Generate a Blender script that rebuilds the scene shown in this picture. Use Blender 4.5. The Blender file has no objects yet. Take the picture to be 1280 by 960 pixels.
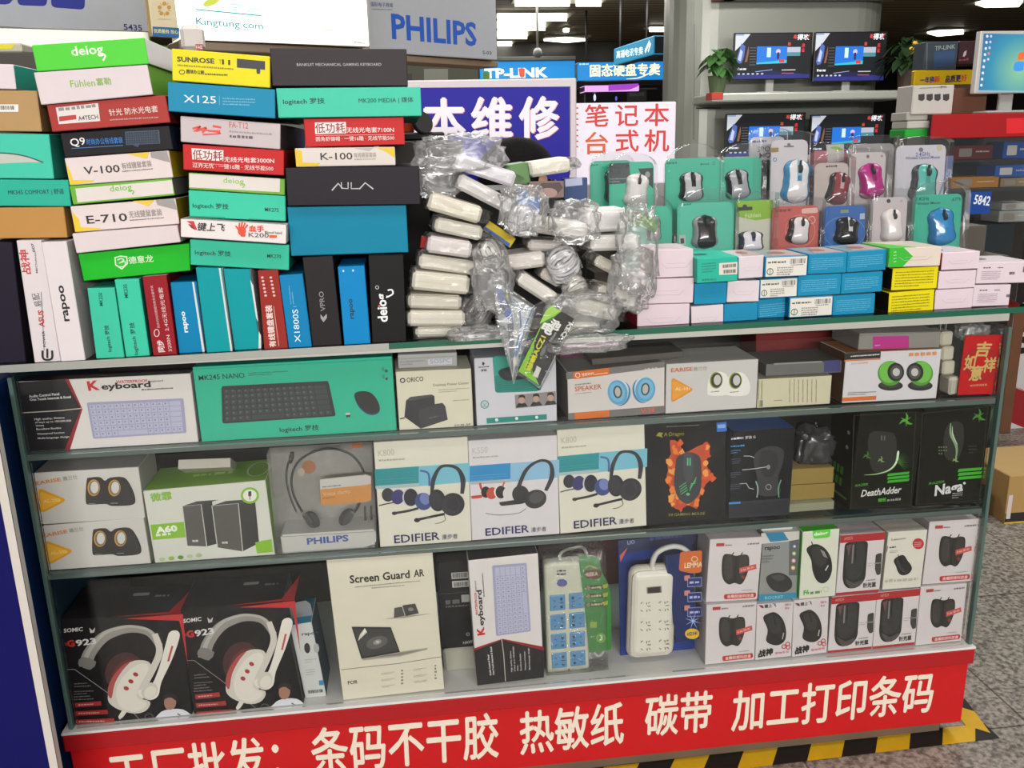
import bpy, bmesh, math, random
from mathutils import Vector, Matrix, noise
random.seed(7)
SC = bpy.context.scene
COL = SC.collection
PI = math.pi

# ------------------------------------------------------------------ camera
FP, YAW, PITCH, ROLL = 1100.0, .11965, .26299, -.02331
CAM = Vector((-.26412, -1.69906, 1.34786))
FW = Vector((math.sin(YAW)*math.cos(PITCH), math.cos(YAW)*math.cos(PITCH), -math.sin(PITCH)))
R0 = Vector((math.cos(YAW), -math.sin(YAW), 0))
U0 = R0.cross(FW)
RT = math.cos(ROLL)*R0 + math.sin(ROLL)*U0
UP = -math.sin(ROLL)*R0 + math.cos(ROLL)*U0
cd = bpy.data.cameras.new('camera')
cam = bpy.data.objects.new('camera', cd)
COL.objects.link(cam)
cam.matrix_world = Matrix(((RT.x, UP.x, -FW.x, CAM.x), (RT.y, UP.y, -FW.y, CAM.y), (RT.z, UP.z, -FW.z, CAM.z), (0, 0, 0, 1)))
cd.sensor_width = 36
cd.lens = FP*36/1280
cd.clip_start = .05
SC.camera = cam

# ------------------------------------------------------------------ light
w = bpy.data.worlds.new('world')
SC.world = w
w.use_nodes = True
w.node_tree.nodes['Background'].inputs[0].default_value = (.95, .97, 1, 1)
w.node_tree.nodes['Background'].inputs[1].default_value = .36
SC.view_settings.view_transform = 'Standard'
SC.view_settings.look = 'None'
SC.view_settings.gamma = 1
SC.view_settings.use_curve_mapping = False
SC.view_settings.exposure = -.13
SC.cycles.max_bounces = 8
SC.cycles.transparent_max_bounces = 24
SC.cycles.caustics_reflective = False
SC.cycles.caustics_refractive = False


def area(loc, sx, sy, power, col=(1, .97, .93), aim=None):
    l = bpy.data.lights.new('ceiling_and_fill_light', 'AREA')
    l.shape = 'RECTANGLE'
    l.size, l.size_y, l.energy, l.color = sx, sy, power, col
    o = bpy.data.objects.new('ceiling_and_fill_light', l)
    COL.objects.link(o)
    o.location = loc
    if aim is not None:
        o.rotation_euler = (Vector(aim)-Vector(loc)).to_track_quat('-Z', 'Y').to_euler()
    return o


for _x in (-2.4, 0, 2.4):
    area((_x, -1.15, 2.95), 1.2, .6, 18)
    area((_x, .6, 2.95), 1.2, .6, 27)
    area((_x, 3.25, 2.95), 1.2, .6, 62)
area((0, -7.8, 2.9), 8, .8, 1060, aim=(0, 0, .5))  # added unseen fill, aimed at the counter to brighten the goods behind glass
area((0, 8.0, 2.95), 6, 1, 170)


# ------------------------------------------------------------------ pixels of the measured photograph -> points where things stand
def ray(p, z=None):
    x, y = p[0], p[1]
    if z:
        x, y = z[0]+x*z[2], z[1]+y*z[2]
    return (RT*(x-640) + UP*(480-y) + FW*FP)


def onp(p, P, n, z=None):
    d = ray(p, z)
    return CAM + d*((P-CAM).dot(n)/d.dot(n))


def onY(p, y, z=None):
    return onp(p, Vector((0, y, 0)), Vector((0, 1, 0)), z)


def onZ(p, h, z=None):
    return onp(p, Vector((0, 0, h)), Vector((0, 0, 1)), z)


def onX(p, x, z=None):
    return onp(p, Vector((x, 0, 0)), Vector((1, 0, 0)), z)


ZA = (0, 0, .28125); ZB = (0, 200, .28125); ZC = (200, 40, .28125); ZD = (200, 220, .28125); ZE = (480, 130, .28125)
ZF = (720, 140, .28125); ZG = (920, 150, .28125); ZH = (480, 270, .28125)
I1 = (0, 430, .25); I2 = (200, 430, .25); I3 = (460, 420, .25); I4 = (680, 400, .25); I5 = (960, 390, .25); I6 = (0, 560, .25)
I7 = (320, 540, .25); I8 = (600, 520, .25)
J1 = (860, 480, .328125); J2 = (40, 690, .28125); J3 = (340, 660, .25); J4 = (560, 660, .265625); J5 = (860, 630, .296875)
J6 = (640, 720, .5); J7 = (0, 690, .5); J8 = (1080, 370, .30211)
K1 = (180, 0, .28125); K2 = (450, 0, .3125); K3 = (600, 0, .203125); K4 = (820, 0, .25); K5 = (1080, 0, .15625); K6 = (1080, 100, .2917)
K7 = (0, 0, .21875)
PX = (0, 0, 1)

# ------------------------------------------------------------------ materials
MATS = {}


def lin(c):
    return tuple((v/12.92 if v <= .04045 else ((v+.055)/1.055)**2.4) for v in c)


def rgb(h):
    if not isinstance(h, str):
        return tuple(h)
    h = h.lstrip('#')
    return lin(tuple(int(h[i:i+2], 16)/255 for i in (0, 2, 4)))


def M(c, rough=.5, metal=0, spec=.4, emit=0, bump=0, var=.04, scale=35, trans=0, coat=0):
    """a procedural material: one colour, slightly mottled by noise, with an optional fine bump"""
    k = (c, rough, metal, spec, emit, bump, var, scale, trans, coat)
    if k in MATS:
        return MATS[k]
    m = bpy.data.materials.new('paint')
    m.use_nodes = True
    N, L = m.node_tree.nodes, m.node_tree.links
    b = N['Principled BSDF']
    r = rgb(c)
    b.inputs['Roughness'].default_value = rough
    b.inputs['Metallic'].default_value = metal
    b.inputs['Specular IOR Level'].default_value = spec
    if coat:
        b.inputs['Coat Weight'].default_value = coat
        b.inputs['Coat Roughness'].default_value = .08
    if emit:
        b.inputs['Base Color'].default_value = (*[v*.4 for v in r], 1)
        b.inputs['Emission Color'].default_value = (*r, 1)
        b.inputs['Emission Strength'].default_value = emit
    else:
        t = N.new('ShaderNodeTexCoord')
        n = N.new('ShaderNodeTexNoise')
        n.inputs['Scale'].default_value = scale
        n.inputs['Detail'].default_value = 3
        L.new(t.outputs['Object'], n.inputs['Vector'])
        x = N.new('ShaderNodeMix'); x.data_type = 'RGBA'
        x.inputs[6].default_value = (*[min(1, v*(1-var)) for v in r], 1)
        x.inputs[7].default_value = (*[min(1, v*(1+var)) for v in r], 1)
        L.new(n.outputs['Fac'], x.inputs[0])
        L.new(x.outputs[2], b.inputs['Base Color'])
        if bump:
            u = N.new('ShaderNodeBump')
            u.inputs['Strength'].default_value = bump
            u.inputs['Distance'].default_value = .004
            L.new(n.outputs['Fac'], u.inputs['Height'])
            L.new(u.outputs['Normal'], b.inputs['Normal'])
    MATS[k] = m
    return m


def CLEAR(tint=.93, gloss=.12, rough=.06, bump=0, scale=40, haze=0, hazecol=(.8, .82, .84), fres=.55):
    """clear plastic or glass sheet: passes light, reflects some at grazing angles, may be a little milky"""
    k = ('clear', tint, gloss, rough, bump, scale, haze, fres)
    if k in MATS:
        return MATS[k]
    m = bpy.data.materials.new('clear_sheet')
    m.use_nodes = True
    N, L = m.node_tree.nodes, m.node_tree.links
    N.remove(N['Principled BSDF'])
    out = N['Material Output']
    t = N.new('ShaderNodeBsdfTransparent')
    tt = tint if isinstance(tint, tuple) else (tint, tint, tint)
    t.inputs[0].default_value = (*tt, 1)
    g = N.new('ShaderNodeBsdfGlossy')
    g.inputs['Roughness'].default_value = rough
    g.inputs[0].default_value = (1, 1, 1, 1)
    lw = N.new('ShaderNodeLayerWeight'); lw.inputs[0].default_value = .25
    mu = N.new('ShaderNodeMath'); mu.operation = 'MULTIPLY_ADD'
    mu.inputs[1].default_value = fres
    mu.inputs[2].default_value = gloss
    mu.use_clamp = True
    L.new(lw.outputs['Fresnel'], mu.inputs[0])
    mx = N.new('ShaderNodeMixShader')
    L.new(mu.outputs[0], mx.inputs[0]); L.new(t.outputs[0], mx.inputs[1]); L.new(g.outputs[0], mx.inputs[2])
    top = mx
    n = None
    if bump or haze:
        tc = N.new('ShaderNodeTexCoord')
        n = N.new('ShaderNodeTexNoise'); n.inputs['Scale'].default_value = scale; n.inputs['Detail'].default_value = 4
        n.inputs['Distortion'].default_value = 1.5
        L.new(tc.outputs['Object'], n.inputs['Vector'])
    if bump:
        b = N.new('ShaderNodeBump'); b.inputs['Strength'].default_value = bump; b.inputs['Distance'].default_value = .01
        L.new(n.outputs['Fac'], b.inputs['Height'])
        L.new(b.outputs['Normal'], g.inputs['Normal']); L.new(b.outputs['Normal'], lw.inputs['Normal'])
    if haze:
        d = N.new('ShaderNodeBsdfDiffuse'); d.inputs[0].default_value = (*hazecol, 1)
        m2 = N.new('ShaderNodeMixShader')
        mm = N.new('ShaderNodeMath'); mm.operation = 'MULTIPLY'; mm.inputs[1].default_value = haze*2
        L.new(n.outputs['Fac'], mm.inputs[0])
        L.new(mm.outputs[0], m2.inputs[0]); L.new(mx.outputs[0], m2.inputs[1]); L.new(d.outputs[0], m2.inputs[2])
        top = m2
    L.new(top.outputs[0], out.inputs['Surface'])
    MATS[k] = m
    return m


def wm(o):
    return o.matrix_world if o.parent is None else wm(o.parent) @ o.matrix_basis


def mt(c):
    return M(c) if isinstance(c, str) else c


# ------------------------------------------------------------------ meshes and objects
def tag(o, label=None, cat=None, group=None, kind=None):
    for k, v in (('label', label), ('category', cat), ('group', group), ('kind', kind)):
        if v:
            o[k] = v
    return o


def empty(name, label, cat, mw=None, group=None, kind=None):
    o = bpy.data.objects.new(name, None)
    COL.objects.link(o)
    o.empty_display_size = .05
    if mw is not None:
        o.matrix_world = mw
    return tag(o, label, cat, group, kind)


def mk(name, bm, mats, parent=None, mw=None, smooth=False, label=None):
    me = bpy.data.meshes.new(name)
    bm.to_mesh(me)
    bm.free()
    for m in (mats if isinstance(mats, (list, tuple)) else [mats]):
        me.materials.append(mt(m))
    if smooth:
        for p in me.polygons:
            p.use_smooth = True
    o = bpy.data.objects.new(name, me)
    COL.objects.link(o)
    if parent is not None:
        o.parent = parent
    if mw is not None:
        o.matrix_world = mw if parent is None else o.matrix_world
        if parent is not None:
            o.matrix_local = mw
    if label:
        o['label'] = label
    return o


def bbox(bm, x0, x1, y0, y1, z0, z1, mi=0, bev=0, seg=1, mw=None):
    """adds one box; returns its faces"""
    vs = [bm.verts.new((x, y, z)) for x in (x0, x1) for y in (y0, y1) for z in (z0, z1)]
    F = [(0, 1, 3, 2), (4, 6, 7, 5), (0, 4, 5, 1), (2, 3, 7, 6), (0, 2, 6, 4), (1, 5, 7, 3)]
    fs = []
    for f in F:
        a = bm.faces.new([vs[i] for i in f])
        a.material_index = mi
        fs.append(a)
    if bev:
        r = bmesh.ops.bevel(bm, geom=list({e for f in fs for e in f.edges}), offset=bev, segments=seg, affect='EDGES', profile=.5)
        vs = list({v for f in r['faces'] for v in f.verts} | {v for v in vs if v.is_valid})
    if mw is not None:
        for v in vs:
            v.co = mw @ v.co
    return fs, vs


def box(name, x0, x1, y0, y1, z0, z1, mat, parent=None, bev=0, seg=1, mw=None, smooth=False):
    bm = bmesh.new()
    bbox(bm, x0, x1, y0, y1, z0, z1, 0, bev, seg)
    return mk(name, bm, mat, parent, mw, smooth)


def prism(bm, pts, y0, y1, mi=0, ax='y'):
    """extrudes an outline of (x,z) points along y"""
    def P(p, t):
        return (p[0], t, p[1]) if ax == 'y' else ((p[0], p[1], t) if ax == 'z' else (t, p[0], p[1]))
    a = [bm.verts.new(P(p, y0)) for p in pts]
    b = [bm.verts.new(P(p, y1)) for p in pts]
    fs = [bm.faces.new(a[::-1]), bm.faces.new(b)]
    for i in range(len(a)):
        j = (i+1) % len(a)
        fs.append(bm.faces.new((a[i], a[j], b[j], b[i])))
    for f in fs:
        f.material_index = mi
    bmesh.ops.recalc_face_normals(bm, faces=fs)
    return fs


def cat(pts, n=6, closed=False):
    """Catmull-Rom through points"""
    P = [Vector(p) for p in pts]
    out = []
    N = len(P)
    for i in range(N if closed else N-1):
        p0 = P[(i-1) % N] if closed or i > 0 else P[0]
        p1 = P[i]
        p2 = P[(i+1) % N]
        p3 = P[(i+2) % N] if closed or i+2 < N else P[-1]
        for k in range(n):
            t = k/n
            out.append(.5*((2*p1)+(p2-p0)*t+(2*p0-5*p1+4*p2-p3)*t*t+(3*p1-p0-3*p2+p3)*t**3))
    if not closed:
        out.append(P[-1])
    return out


def tube(bm, pts, r, n=8, mi=0, flat=1.0, caps=True):
    """round bar along 3D points; r may be a list"""
    P = [Vector(p) for p in pts]
    rings = []
    up = None
    for i, p in enumerate(P):
        t = (P[min(i+1, len(P)-1)]-P[max(i-1, 0)]).normalized()
        if up is None:
            up = Vector((0, 1, 0)) if abs(t.y) < .9 else Vector((1, 0, 0))
        a = t.cross(up).normalized()
        b = a.cross(t).normalized()
        up = b
        rr = r[i] if isinstance(r, (list, tuple)) else r
        rings.append([bm.verts.new(p+a*math.cos(2*PI*k/n)*rr+b*math.sin(2*PI*k/n)*rr*flat) for k in range(n)])
    fs = []
    for i in range(len(rings)-1):
        for k in range(n):
            j = (k+1) % n
            fs.append(bm.faces.new((rings[i][k], rings[i][j], rings[i+1][j], rings[i+1][k])))
    if caps:
        fs.append(bm.faces.new(rings[0][::-1]))
        fs.append(bm.faces.new(rings[-1]))
    for f in fs:
        f.material_index = mi
        f.smooth = True
    return fs


def sphere(bm, c, rx, ry, rz, mi=0, u=16, v=10, mw=None):
    r = bmesh.ops.create_uvsphere(bm, u_segments=u, v_segments=v, radius=1)
    for q in r['verts']:
        q.co = Vector((q.co.x*rx, q.co.y*ry, q.co.z*rz))
        if mw is not None:
            q.co = mw @ q.co
        q.co += Vector(c)
    for q in r['verts']:
        for f in q.link_faces:
            f.material_index = mi
            f.smooth = True


# ------------------------------------------------------------------ printing on faces
GLY = {}


def glyphs(s, bold, shear):
    k = (s, bold, shear)
    if k not in GLY:
        c = bpy.data.curves.new('t', 'FONT')
        c.body = s
        c.resolution_u = 2
        c.offset = bold
        c.shear = shear
        o = bpy.data.objects.new('t', c)
        m = o.to_mesh()
        vs = [(v.co.x, v.co.y) for v in m.vertices]
        fs = [tuple(p.vertices) for p in m.polygons]
        o.to_mesh_clear()
        bpy.data.objects.remove(o)
        bpy.data.curves.remove(c)
        GLY[k] = (vs, fs)
    return GLY[k]


class Face:
    """a flat face of a thing; marks are laid on it in thin layers. Points come as measured pixels (zoom Z) or, with uv=True, as shares of the face"""
    def __init__(s, root, O, u, v, n, W, H, z=None, uv=False):
        s.root, s.O, s.u, s.v, s.n, s.W, s.H, s.z, s.uv = root, O, u, v, n, W, H, z, uv
        s.inv = wm(root).inverted()
        s.eps = .0003
        s.bm = None
        s.pre = None

    def part(s, name, label=None):
        s.done()
        s.name, s.label = name, label
        s.bm = bmesh.new()
        s.mats = []
        return s

    def done(s):
        if s.bm is not None and len(s.bm.faces):
            o = mk(s.name, s.bm, s.mats, s.root)
            if s.label:
                o['label'] = s.label
        s.bm = None

    def design(s, tl, tr, bl, rot=False):
        """from now on points come in the frame of a drawing whose corners tl, tr, bl meet the corners of this face (rot: the drawing stands on end)"""
        ax, ay, bx, by = tr[0]-tl[0], tr[1]-tl[1], bl[0]-tl[0], bl[1]-tl[1]
        D = ax*by-ay*bx
        W, H = s.W, s.H

        def pre(p):
            x, y = p[0]-tl[0], p[1]-tl[1]
            a, b = (x*by-y*bx)/D, (ax*y-ay*x)/D
            return Vector((b*W, a*H)) if rot else Vector((a*W, (1-b)*H))
        s.pre = pre
        return s

    def t(s, p):
        if s.pre:
            return s.pre(p)
        if s.uv:
            return Vector((p[0]*s.W, p[1]*s.H))
        q = onp(p, s.O, s.n, s.z)-s.O
        return Vector((q.dot(s.u), q.dot(s.v)))

    def k(s, p):
        return (s.t((p[0]+1, p[1]))-s.t(p)).length

    def kh(s, p):
        return (s.t((p[0], p[1]+1))-s.t(p)).length

    def mi(s, c):
        m = mt(c)
        if m not in s.mats:
            s.mats.append(m)
        return s.mats.index(m)

    def raw(s, q, faces, c):
        s.eps += .00006
        i = s.mi(c)
        vs = [s.bm.verts.new(s.inv @ (s.O+s.u*a[0]+s.v*a[1]+s.n*s.eps)) for a in q]
        n = s.inv.to_3x3() @ s.n
        for f in faces:
            try:
                g = s.bm.faces.new([vs[k] for k in f])
            except ValueError:
                continue
            g.material_index = i
            g.normal_update()
            if g.normal.dot(n) < 0:
                g.normal_flip()

    def poly2(s, q, c):
        s.raw(q, [tuple(range(len(q)))], c)

    def poly(s, pts, c, smooth=0):
        q = [s.t(p) for p in pts]
        if smooth:
            q = cat([(a.x, a.y, 0) for a in q], smooth, True)
        # triangulate as a fan by ear clipping through bmesh
        s.eps += .00006
        i = s.mi(c)
        vs = [s.bm.verts.new(s.inv @ (s.O+s.u*a[0]+s.v*a[1]+s.n*s.eps)) for a in q]
        f = s.bm.faces.new(vs)
        f.material_index = i
        f.normal_update()
        if f.normal.dot(s.inv.to_3x3() @ s.n) < 0:
            f.normal_flip()
        if len(vs) > 4:
            bmesh.ops.triangulate(s.bm, faces=[f])

    def rect(s, x0, y0, x1, y1, c):
        s.poly2([s.t(p) for p in ((x0, y0), (x1, y0), (x1, y1), (x0, y1))], c)

    def rr(s, pts, r, c):
        """rounded polygon through corner points; r in units of the points"""
        q = [s.t(p) for p in pts]
        R = r*s.k(pts[0])
        out = []
        N = len(q)
        for i in range(N):
            a, b, d = q[i-1], q[i], q[(i+1) % N]
            e, f = (a-b).normalized()*R, (d-b).normalized()*R
            for j in range(5):
                t = j/4
                out.append((b+e)*(1-t)**2+b*2*t*(1-t)+(b+f)*t*t)
        s.poly2(out, c)

    def ell(s, x, y, rx, ry, c, rot=0, n=24):
        q = []
        for i in range(n):
            a, b = rx*math.cos(2*PI*i/n), ry*math.sin(2*PI*i/n)
            q.append(s.t((x+a*math.cos(rot)-b*math.sin(rot), y+a*math.sin(rot)+b*math.cos(rot))))
        s.poly2(q, c)

    def ring(s, x, y, rx, ry, wd, c, rot=0):
        pts = [(x+rx*math.cos(t)*math.cos(rot)-ry*math.sin(t)*math.sin(rot), y+rx*math.cos(t)*math.sin(rot)+ry*math.sin(t)*math.cos(rot)) for t in [2*PI*i/24 for i in range(24)]]
        s.line(pts+[pts[0]], wd, c, 0)

    def line(s, pts, wd, c, smooth=6):
        q = [s.t(p) for p in pts]
        k = s.k(pts[0])
        if smooth and len(q) > 2:
            W = wd if isinstance(wd, (list, tuple)) else None
            q3 = cat([(a.x, a.y, 0) for a in q], smooth)
            if W:
                ww = [W[min(int(i/smooth), len(W)-1)]*(1-(i/smooth) % 1)+W[min(int(i/smooth)+1, len(W)-1)]*((i/smooth) % 1) for i in range(len(q3))]
            q = [Vector((a.x, a.y)) for a in q3]
        else:
            ww = wd if isinstance(wd, (list, tuple)) else None
        L, fs = [], []
        for i, p in enumerate(q):
            t = q[min(i+1, len(q)-1)]-q[max(i-1, 0)]
            n = Vector((-t.y, t.x)).normalized()
            h = (ww[i] if isinstance(wd, (list, tuple)) else wd)*k/2
            L += [p+n*h, p-n*h]
            if i:
                fs.append((2*i-2, 2*i-1, 2*i+1, 2*i))
        s.raw(L, fs, c)

    def txt(s, text, p0, p1, c, h=None, bold=.012, shear=0):
        """writes text so that it spans p0 -> p1 along its foot; h = letter height in units of the points"""
        cj = any(ord(ch) > 0x2e00 for ch in text)
        vs, fs = glyphs(text, 0 if cj else bold, shear)
        if not vs:
            return
        x0, x1 = min(v[0] for v in vs), max(v[0] for v in vs)
        nm = s.name
        if nm == 'lettering' and len(s.bm.faces):
            s.part(nm, s.label)
        b0, hh = (-.085, .93) if cj else (0, .73)
        a, b = s.t(p0), s.t(p1)
        e = b-a
        ln = e.length
        e.normalize()
        f = Vector((-e.y, e.x))
        sx = ln/(x1-x0)
        sy = sx if h is None else h*(s.kh(p0) if abs(e.x) > .5 else s.k(p0))/hh
        for dx, dy in (((-bold, 0), (bold, 0), (0, bold), (0, -bold)) if cj and bold else ((0, 0),)):
            s.raw([a+e*((x-x0+dx)*sx)+f*((y-b0+dy)*sy) for x, y in vs], fs, c)

    def fine(s, p0, p1, h, c, rows=1, gap=2.0, dens=.85, seed=1):
        """small print too fine to read: rows of short bars"""
        rn = random.Random(seed+int(p0[0]*97+p0[1]*13))
        a, b = s.t(p0), s.t(p1)
        e = b-a
        ln = e.length
        e.normalize()
        f = Vector((-e.y, e.x))
        H = h*(s.kh(p0) if abs(e.x) > .5 else s.k(p0))
        q, fs = [], []
        for r in range(rows):
            x, end = 0, ln*(1 if r < rows-1 or rows == 1 else rn.uniform(.5, .95))
            while x < end:
                w_ = min(H*rn.uniform(.5, 1.6), end-x)
                o = a+e*x-f*(r*H*gap)
                k = len(q)
                hh = H*rn.uniform(.7, 1)
                q += [o, o+e*w_, o+e*w_+f*hh, o+f*hh]
                fs.append((k, k+1, k+2, k+3))
                x += w_+H*rn.uniform(.2, .5)
        if fs:
            s.raw(q, fs, c)

    def bars(s, p0, p1, h, c='202020', seed=3, n=22):
        rn = random.Random(seed)
        a, b = s.t(p0), s.t(p1)
        e = b-a
        ln = e.length
        e.normalize()
        f = Vector((-e.y, e.x))
        H = h*(s.kh(p0) if abs(e.x) > .5 else s.k(p0))
        q, fs = [], []
        for i in range(n):
            x = ln*i/n
            w_ = ln/n*rn.choice((.3, .5, .75))
            k = len(q)
            q += [a+e*x, a+e*(x+w_), a+e*(x+w_)+f*H, a+e*x+f*H]
            fs.append((k, k+1, k+2, k+3))
        s.raw(q, fs, c)

    def quad(s, c00, c10, c11, c01):
        """returns a map of (a,b) in 0..1 to points between four corners (bottom-left, bottom-right, top-right, top-left)"""
        def f(a, b):
            return tuple((c00[i]*(1-a)+c10[i]*a)*(1-b)+(c01[i]*(1-a)+c11[i]*a)*b for i in (0, 1))
        return f

    def keyboard(s, c00, c10, c11, c01, base, key, rows=6, cols=15, r=3, legend=None):
        s.rr((c00, c10, c11, c01), r, base)
        g = s.quad(c00, c10, c11, c01)
        rn = random.Random(5)
        q, fs, lg, lf = [], [], [], []
        for j in range(rows):
            b0, b1 = .05+.90*j/rows, .05+.90*(j+.86)/rows
            i = 0
            while i < cols:
                n = 1
                if j == 0 and i == 4:
                    n = min(5, cols-6)
                elif j and i == cols-2:
                    n = 2
                a0, a1 = .025+.95*i/cols, .025+.95*(i+n-.14)/cols
                k = len(q)
                q += [s.t(g(a0, b0)), s.t(g(a1, b0)), s.t(g(a1, b1)), s.t(g(a0, b1))]
                fs.append((k, k+1, k+2, k+3))
                if legend and n == 1:
                    k = len(lg)
                    m0, m1 = a0+(a1-a0)*.25, a0+(a1-a0)*.55
                    e0, e1 = b0+(b1-b0)*.4, b0+(b1-b0)*.75
                    lg += [s.t(g(m0, e0)), s.t(g(m1, e0)), s.t(g(m1, e1)), s.t(g(m0, e1))]
                    lf.append((k, k+1, k+2, k+3))
                i += n
        s.raw(q, fs, key)
        if legend:
            s.raw(lg, lf, legend)

    def pat(s, pts, c):
        return s.poly(pts, c)


def carton(name, label, cat_, bl, br, tl, depth, cols, z=PX, y=0., yaw=0., lean=0., group=None, bev=.0012, uv=False, hinset=0., Hm=None, fl=True):
    """a real box standing where its measured front face stands: foot corners bl, br and the top-left corner tl on a plane at depth y.
    cols: front colour, or a dict with F(ront) T(op) R(ight) L(eft) B(ack)"""
    n = Vector((math.sin(yaw)*math.cos(lean), -math.cos(yaw)*math.cos(lean), math.sin(lean)))
    P0 = onY(bl, y, z)
    P1 = onp(br, P0, n, z)
    P2 = onp(tl, P0, n, z)
    u = (P1-P0)
    W = u.length
    u.normalize()
    v = (-n).cross(u)*-1
    v = u.cross(-n)
    H = Hm or (P2-P0).dot(v)-hinset
    d = -n
    O = P0
    c = (P0+P1)/2
    mw = Matrix(((u.x, d.x, v.x, c.x), (u.y, d.y, v.y, c.y), (u.z, d.z, v.z, c.z), (0, 0, 0, 1)))
    return carton_at(name, label, cat_, mw, W, depth, H, cols, z, group, bev, uv, fl)


def carton_at(name, label, cat_, mw, W, depth, H, cols, z=PX, group=None, bev=.0012, uv=True, fl=True):
    if not isinstance(cols, dict):
        cols = {'F': cols}
    mats = []
    idx = {}
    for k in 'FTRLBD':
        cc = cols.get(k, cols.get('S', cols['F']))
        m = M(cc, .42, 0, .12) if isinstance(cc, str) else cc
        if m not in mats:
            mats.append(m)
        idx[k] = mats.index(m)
    bm = bmesh.new()
    fs, vs = bbox(bm, -W/2, W/2, 0, depth, 0, H)
    for f, k in zip(fs, 'LRFBDT'):
        f.material_index = idx[k]
    if bev:
        bmesh.ops.bevel(bm, geom=list(bm.edges), offset=bev, segments=1, affect='EDGES')
    if fl and H > .03 and depth > .05:  # the closing flap: a thin slit line on the right end
        pass
    o = mk(name, bm, mats, None, mw)
    tag(o, label, cat_, group)
    u, d, v = (mw.col[i].to_3d() for i in (0, 1, 2))
    c = mw.translation
    f = Face(o, c-u*W/2, u, v, -d, W, H, z, uv)
    f.R = lambda uv=True: Face(o, c+u*W/2, d, v, u, depth, H, z, uv)
    f.T = lambda uv=True: Face(o, c-u*W/2+v*H, u, d, v, W, depth, z, uv)
    f.L = lambda uv=True: Face(o, c-u*W/2+d*depth, -d, v, -u, depth, H, z, uv)
    f.o, f.mw, f.dep = o, mw, depth
    return f


WHITE, OFFW, BLK, DARK, TEAL, BLUE, RED = 'dcd6d6', 'dedbd0', '1c1a1c', '2b2a2d', '3fc7a8', '0f86ad', 'b52a2e'
# ------------------------------------------------------------------ room: floor, ceiling, walls
def struct(name, bm, m, mw=None):
    o = mk(name, bm, m, None, mw)
    o['kind'] = 'structure'
    return o


def sbox(name, x0, x1, y0, y1, z0, z1, m):
    bm = bmesh.new()
    bbox(bm, x0, x1, y0, y1, z0, z1)
    return struct(name, bm, m)


def granite():
    m = bpy.data.materials.new('speckled_granite')
    m.use_nodes = True
    N, L = m.node_tree.nodes, m.node_tree.links
    b = N['Principled BSDF']
    t = N.new('ShaderNodeTexCoord')
    n = N.new('ShaderNodeTexNoise'); n.inputs['Scale'].default_value = 90; n.inputs['Detail'].default_value = 6
    r = N.new('ShaderNodeValToRGB')
    r.color_ramp.elements[0].position = .36; r.color_ramp.elements[0].color = (*rgb('5e5a55'), 1)
    r.color_ramp.elements[1].position = .62; r.color_ramp.elements[1].color = (*rgb('a7a298'), 1)
    br = N.new('ShaderNodeTexBrick')
    br.offset = 0; br.inputs['Scale'].default_value = 1; br.inputs['Mortar Size'].default_value = .003
    br.inputs['Brick Width'].default_value = .6; br.inputs['Row Height'].default_value = .6
    br.inputs['Color1'].default_value = (1, 1, 1, 1); br.inputs['Color2'].default_value = (.9, .9, .9, 1); br.inputs['Mortar'].default_value = (.35, .34, .33, 1)
    mx = N.new('ShaderNodeMix'); mx.data_type = 'RGBA'; mx.blend_type = 'MULTIPLY'; mx.inputs[0].default_value = 1
    L.new(t.outputs['Object'], n.inputs['Vector']); L.new(t.outputs['Object'], br.inputs['Vector'])
    L.new(n.outputs['Fac'], r.inputs[0]); L.new(r.outputs[0], mx.inputs[6]); L.new(br.outputs['Color'], mx.inputs[7])
    L.new(mx.outputs[2], b.inputs['Base Color'])
    b.inputs['Roughness'].default_value = .35
    return m


FLOOR_Z = -.05
sbox('floor', -9, 14, -10, 22, -.15, FLOOR_Z, granite())
CEIL = 3.0
slat = bpy.data.materials.new('ceiling_slats')
slat.use_nodes = True
_N, _L = slat.node_tree.nodes, slat.node_tree.links
_t = _N.new('ShaderNodeTexCoord'); _w = _N.new('ShaderNodeTexWave'); _w.inputs['Scale'].default_value = 2.2; _w.bands_direction = 'Y'
_r = _N.new('ShaderNodeValToRGB'); _r.color_ramp.elements[0].color = (*rgb('5a4f3f'), 1); _r.color_ramp.elements[1].color = (*rgb('c4b08e'), 1)
_L.new(_t.outputs['Object'], _w.inputs['Vector']); _L.new(_w.outputs['Fac'], _r.inputs[0]); _L.new(_r.outputs[0], _N['Principled BSDF'].inputs['Base Color'])
sbox('ceiling', -9, 14, -10, 22, CEIL, CEIL+.1, slat)
sbox('wall_back', -9, 14, 22, 22.2, FLOOR_Z, CEIL, M('3a3632', .8))
sbox('wall_left', -9.2, -9, -10, 22, FLOOR_Z, CEIL, M('55514c', .8))
sbox('wall_right', 14, 14.2, -10, 22, FLOOR_Z, CEIL, M('4a453f', .8))

# ------------------------------------------------------------------ the glass display counter
ZT, ZSA, ZSB, ZD_ = .9743, .7991, .5436, .20
XL, XR = -1.0, 1.0
DEP = .46
cab = empty('display_counter', 'long glass display counter with two shelves and a red base board, full of boxed goods', 'display counter', Matrix.Translation((0, 0, 0)))
GLASS = CLEAR((.985, .99, .987), .004, .02, fres=.45)
EDGE = M('2c6a58', .15, 0, .6)
ALU = M('aeb2ae', .35, .6, .5)
GREY = M('8f9692', .5)
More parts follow.
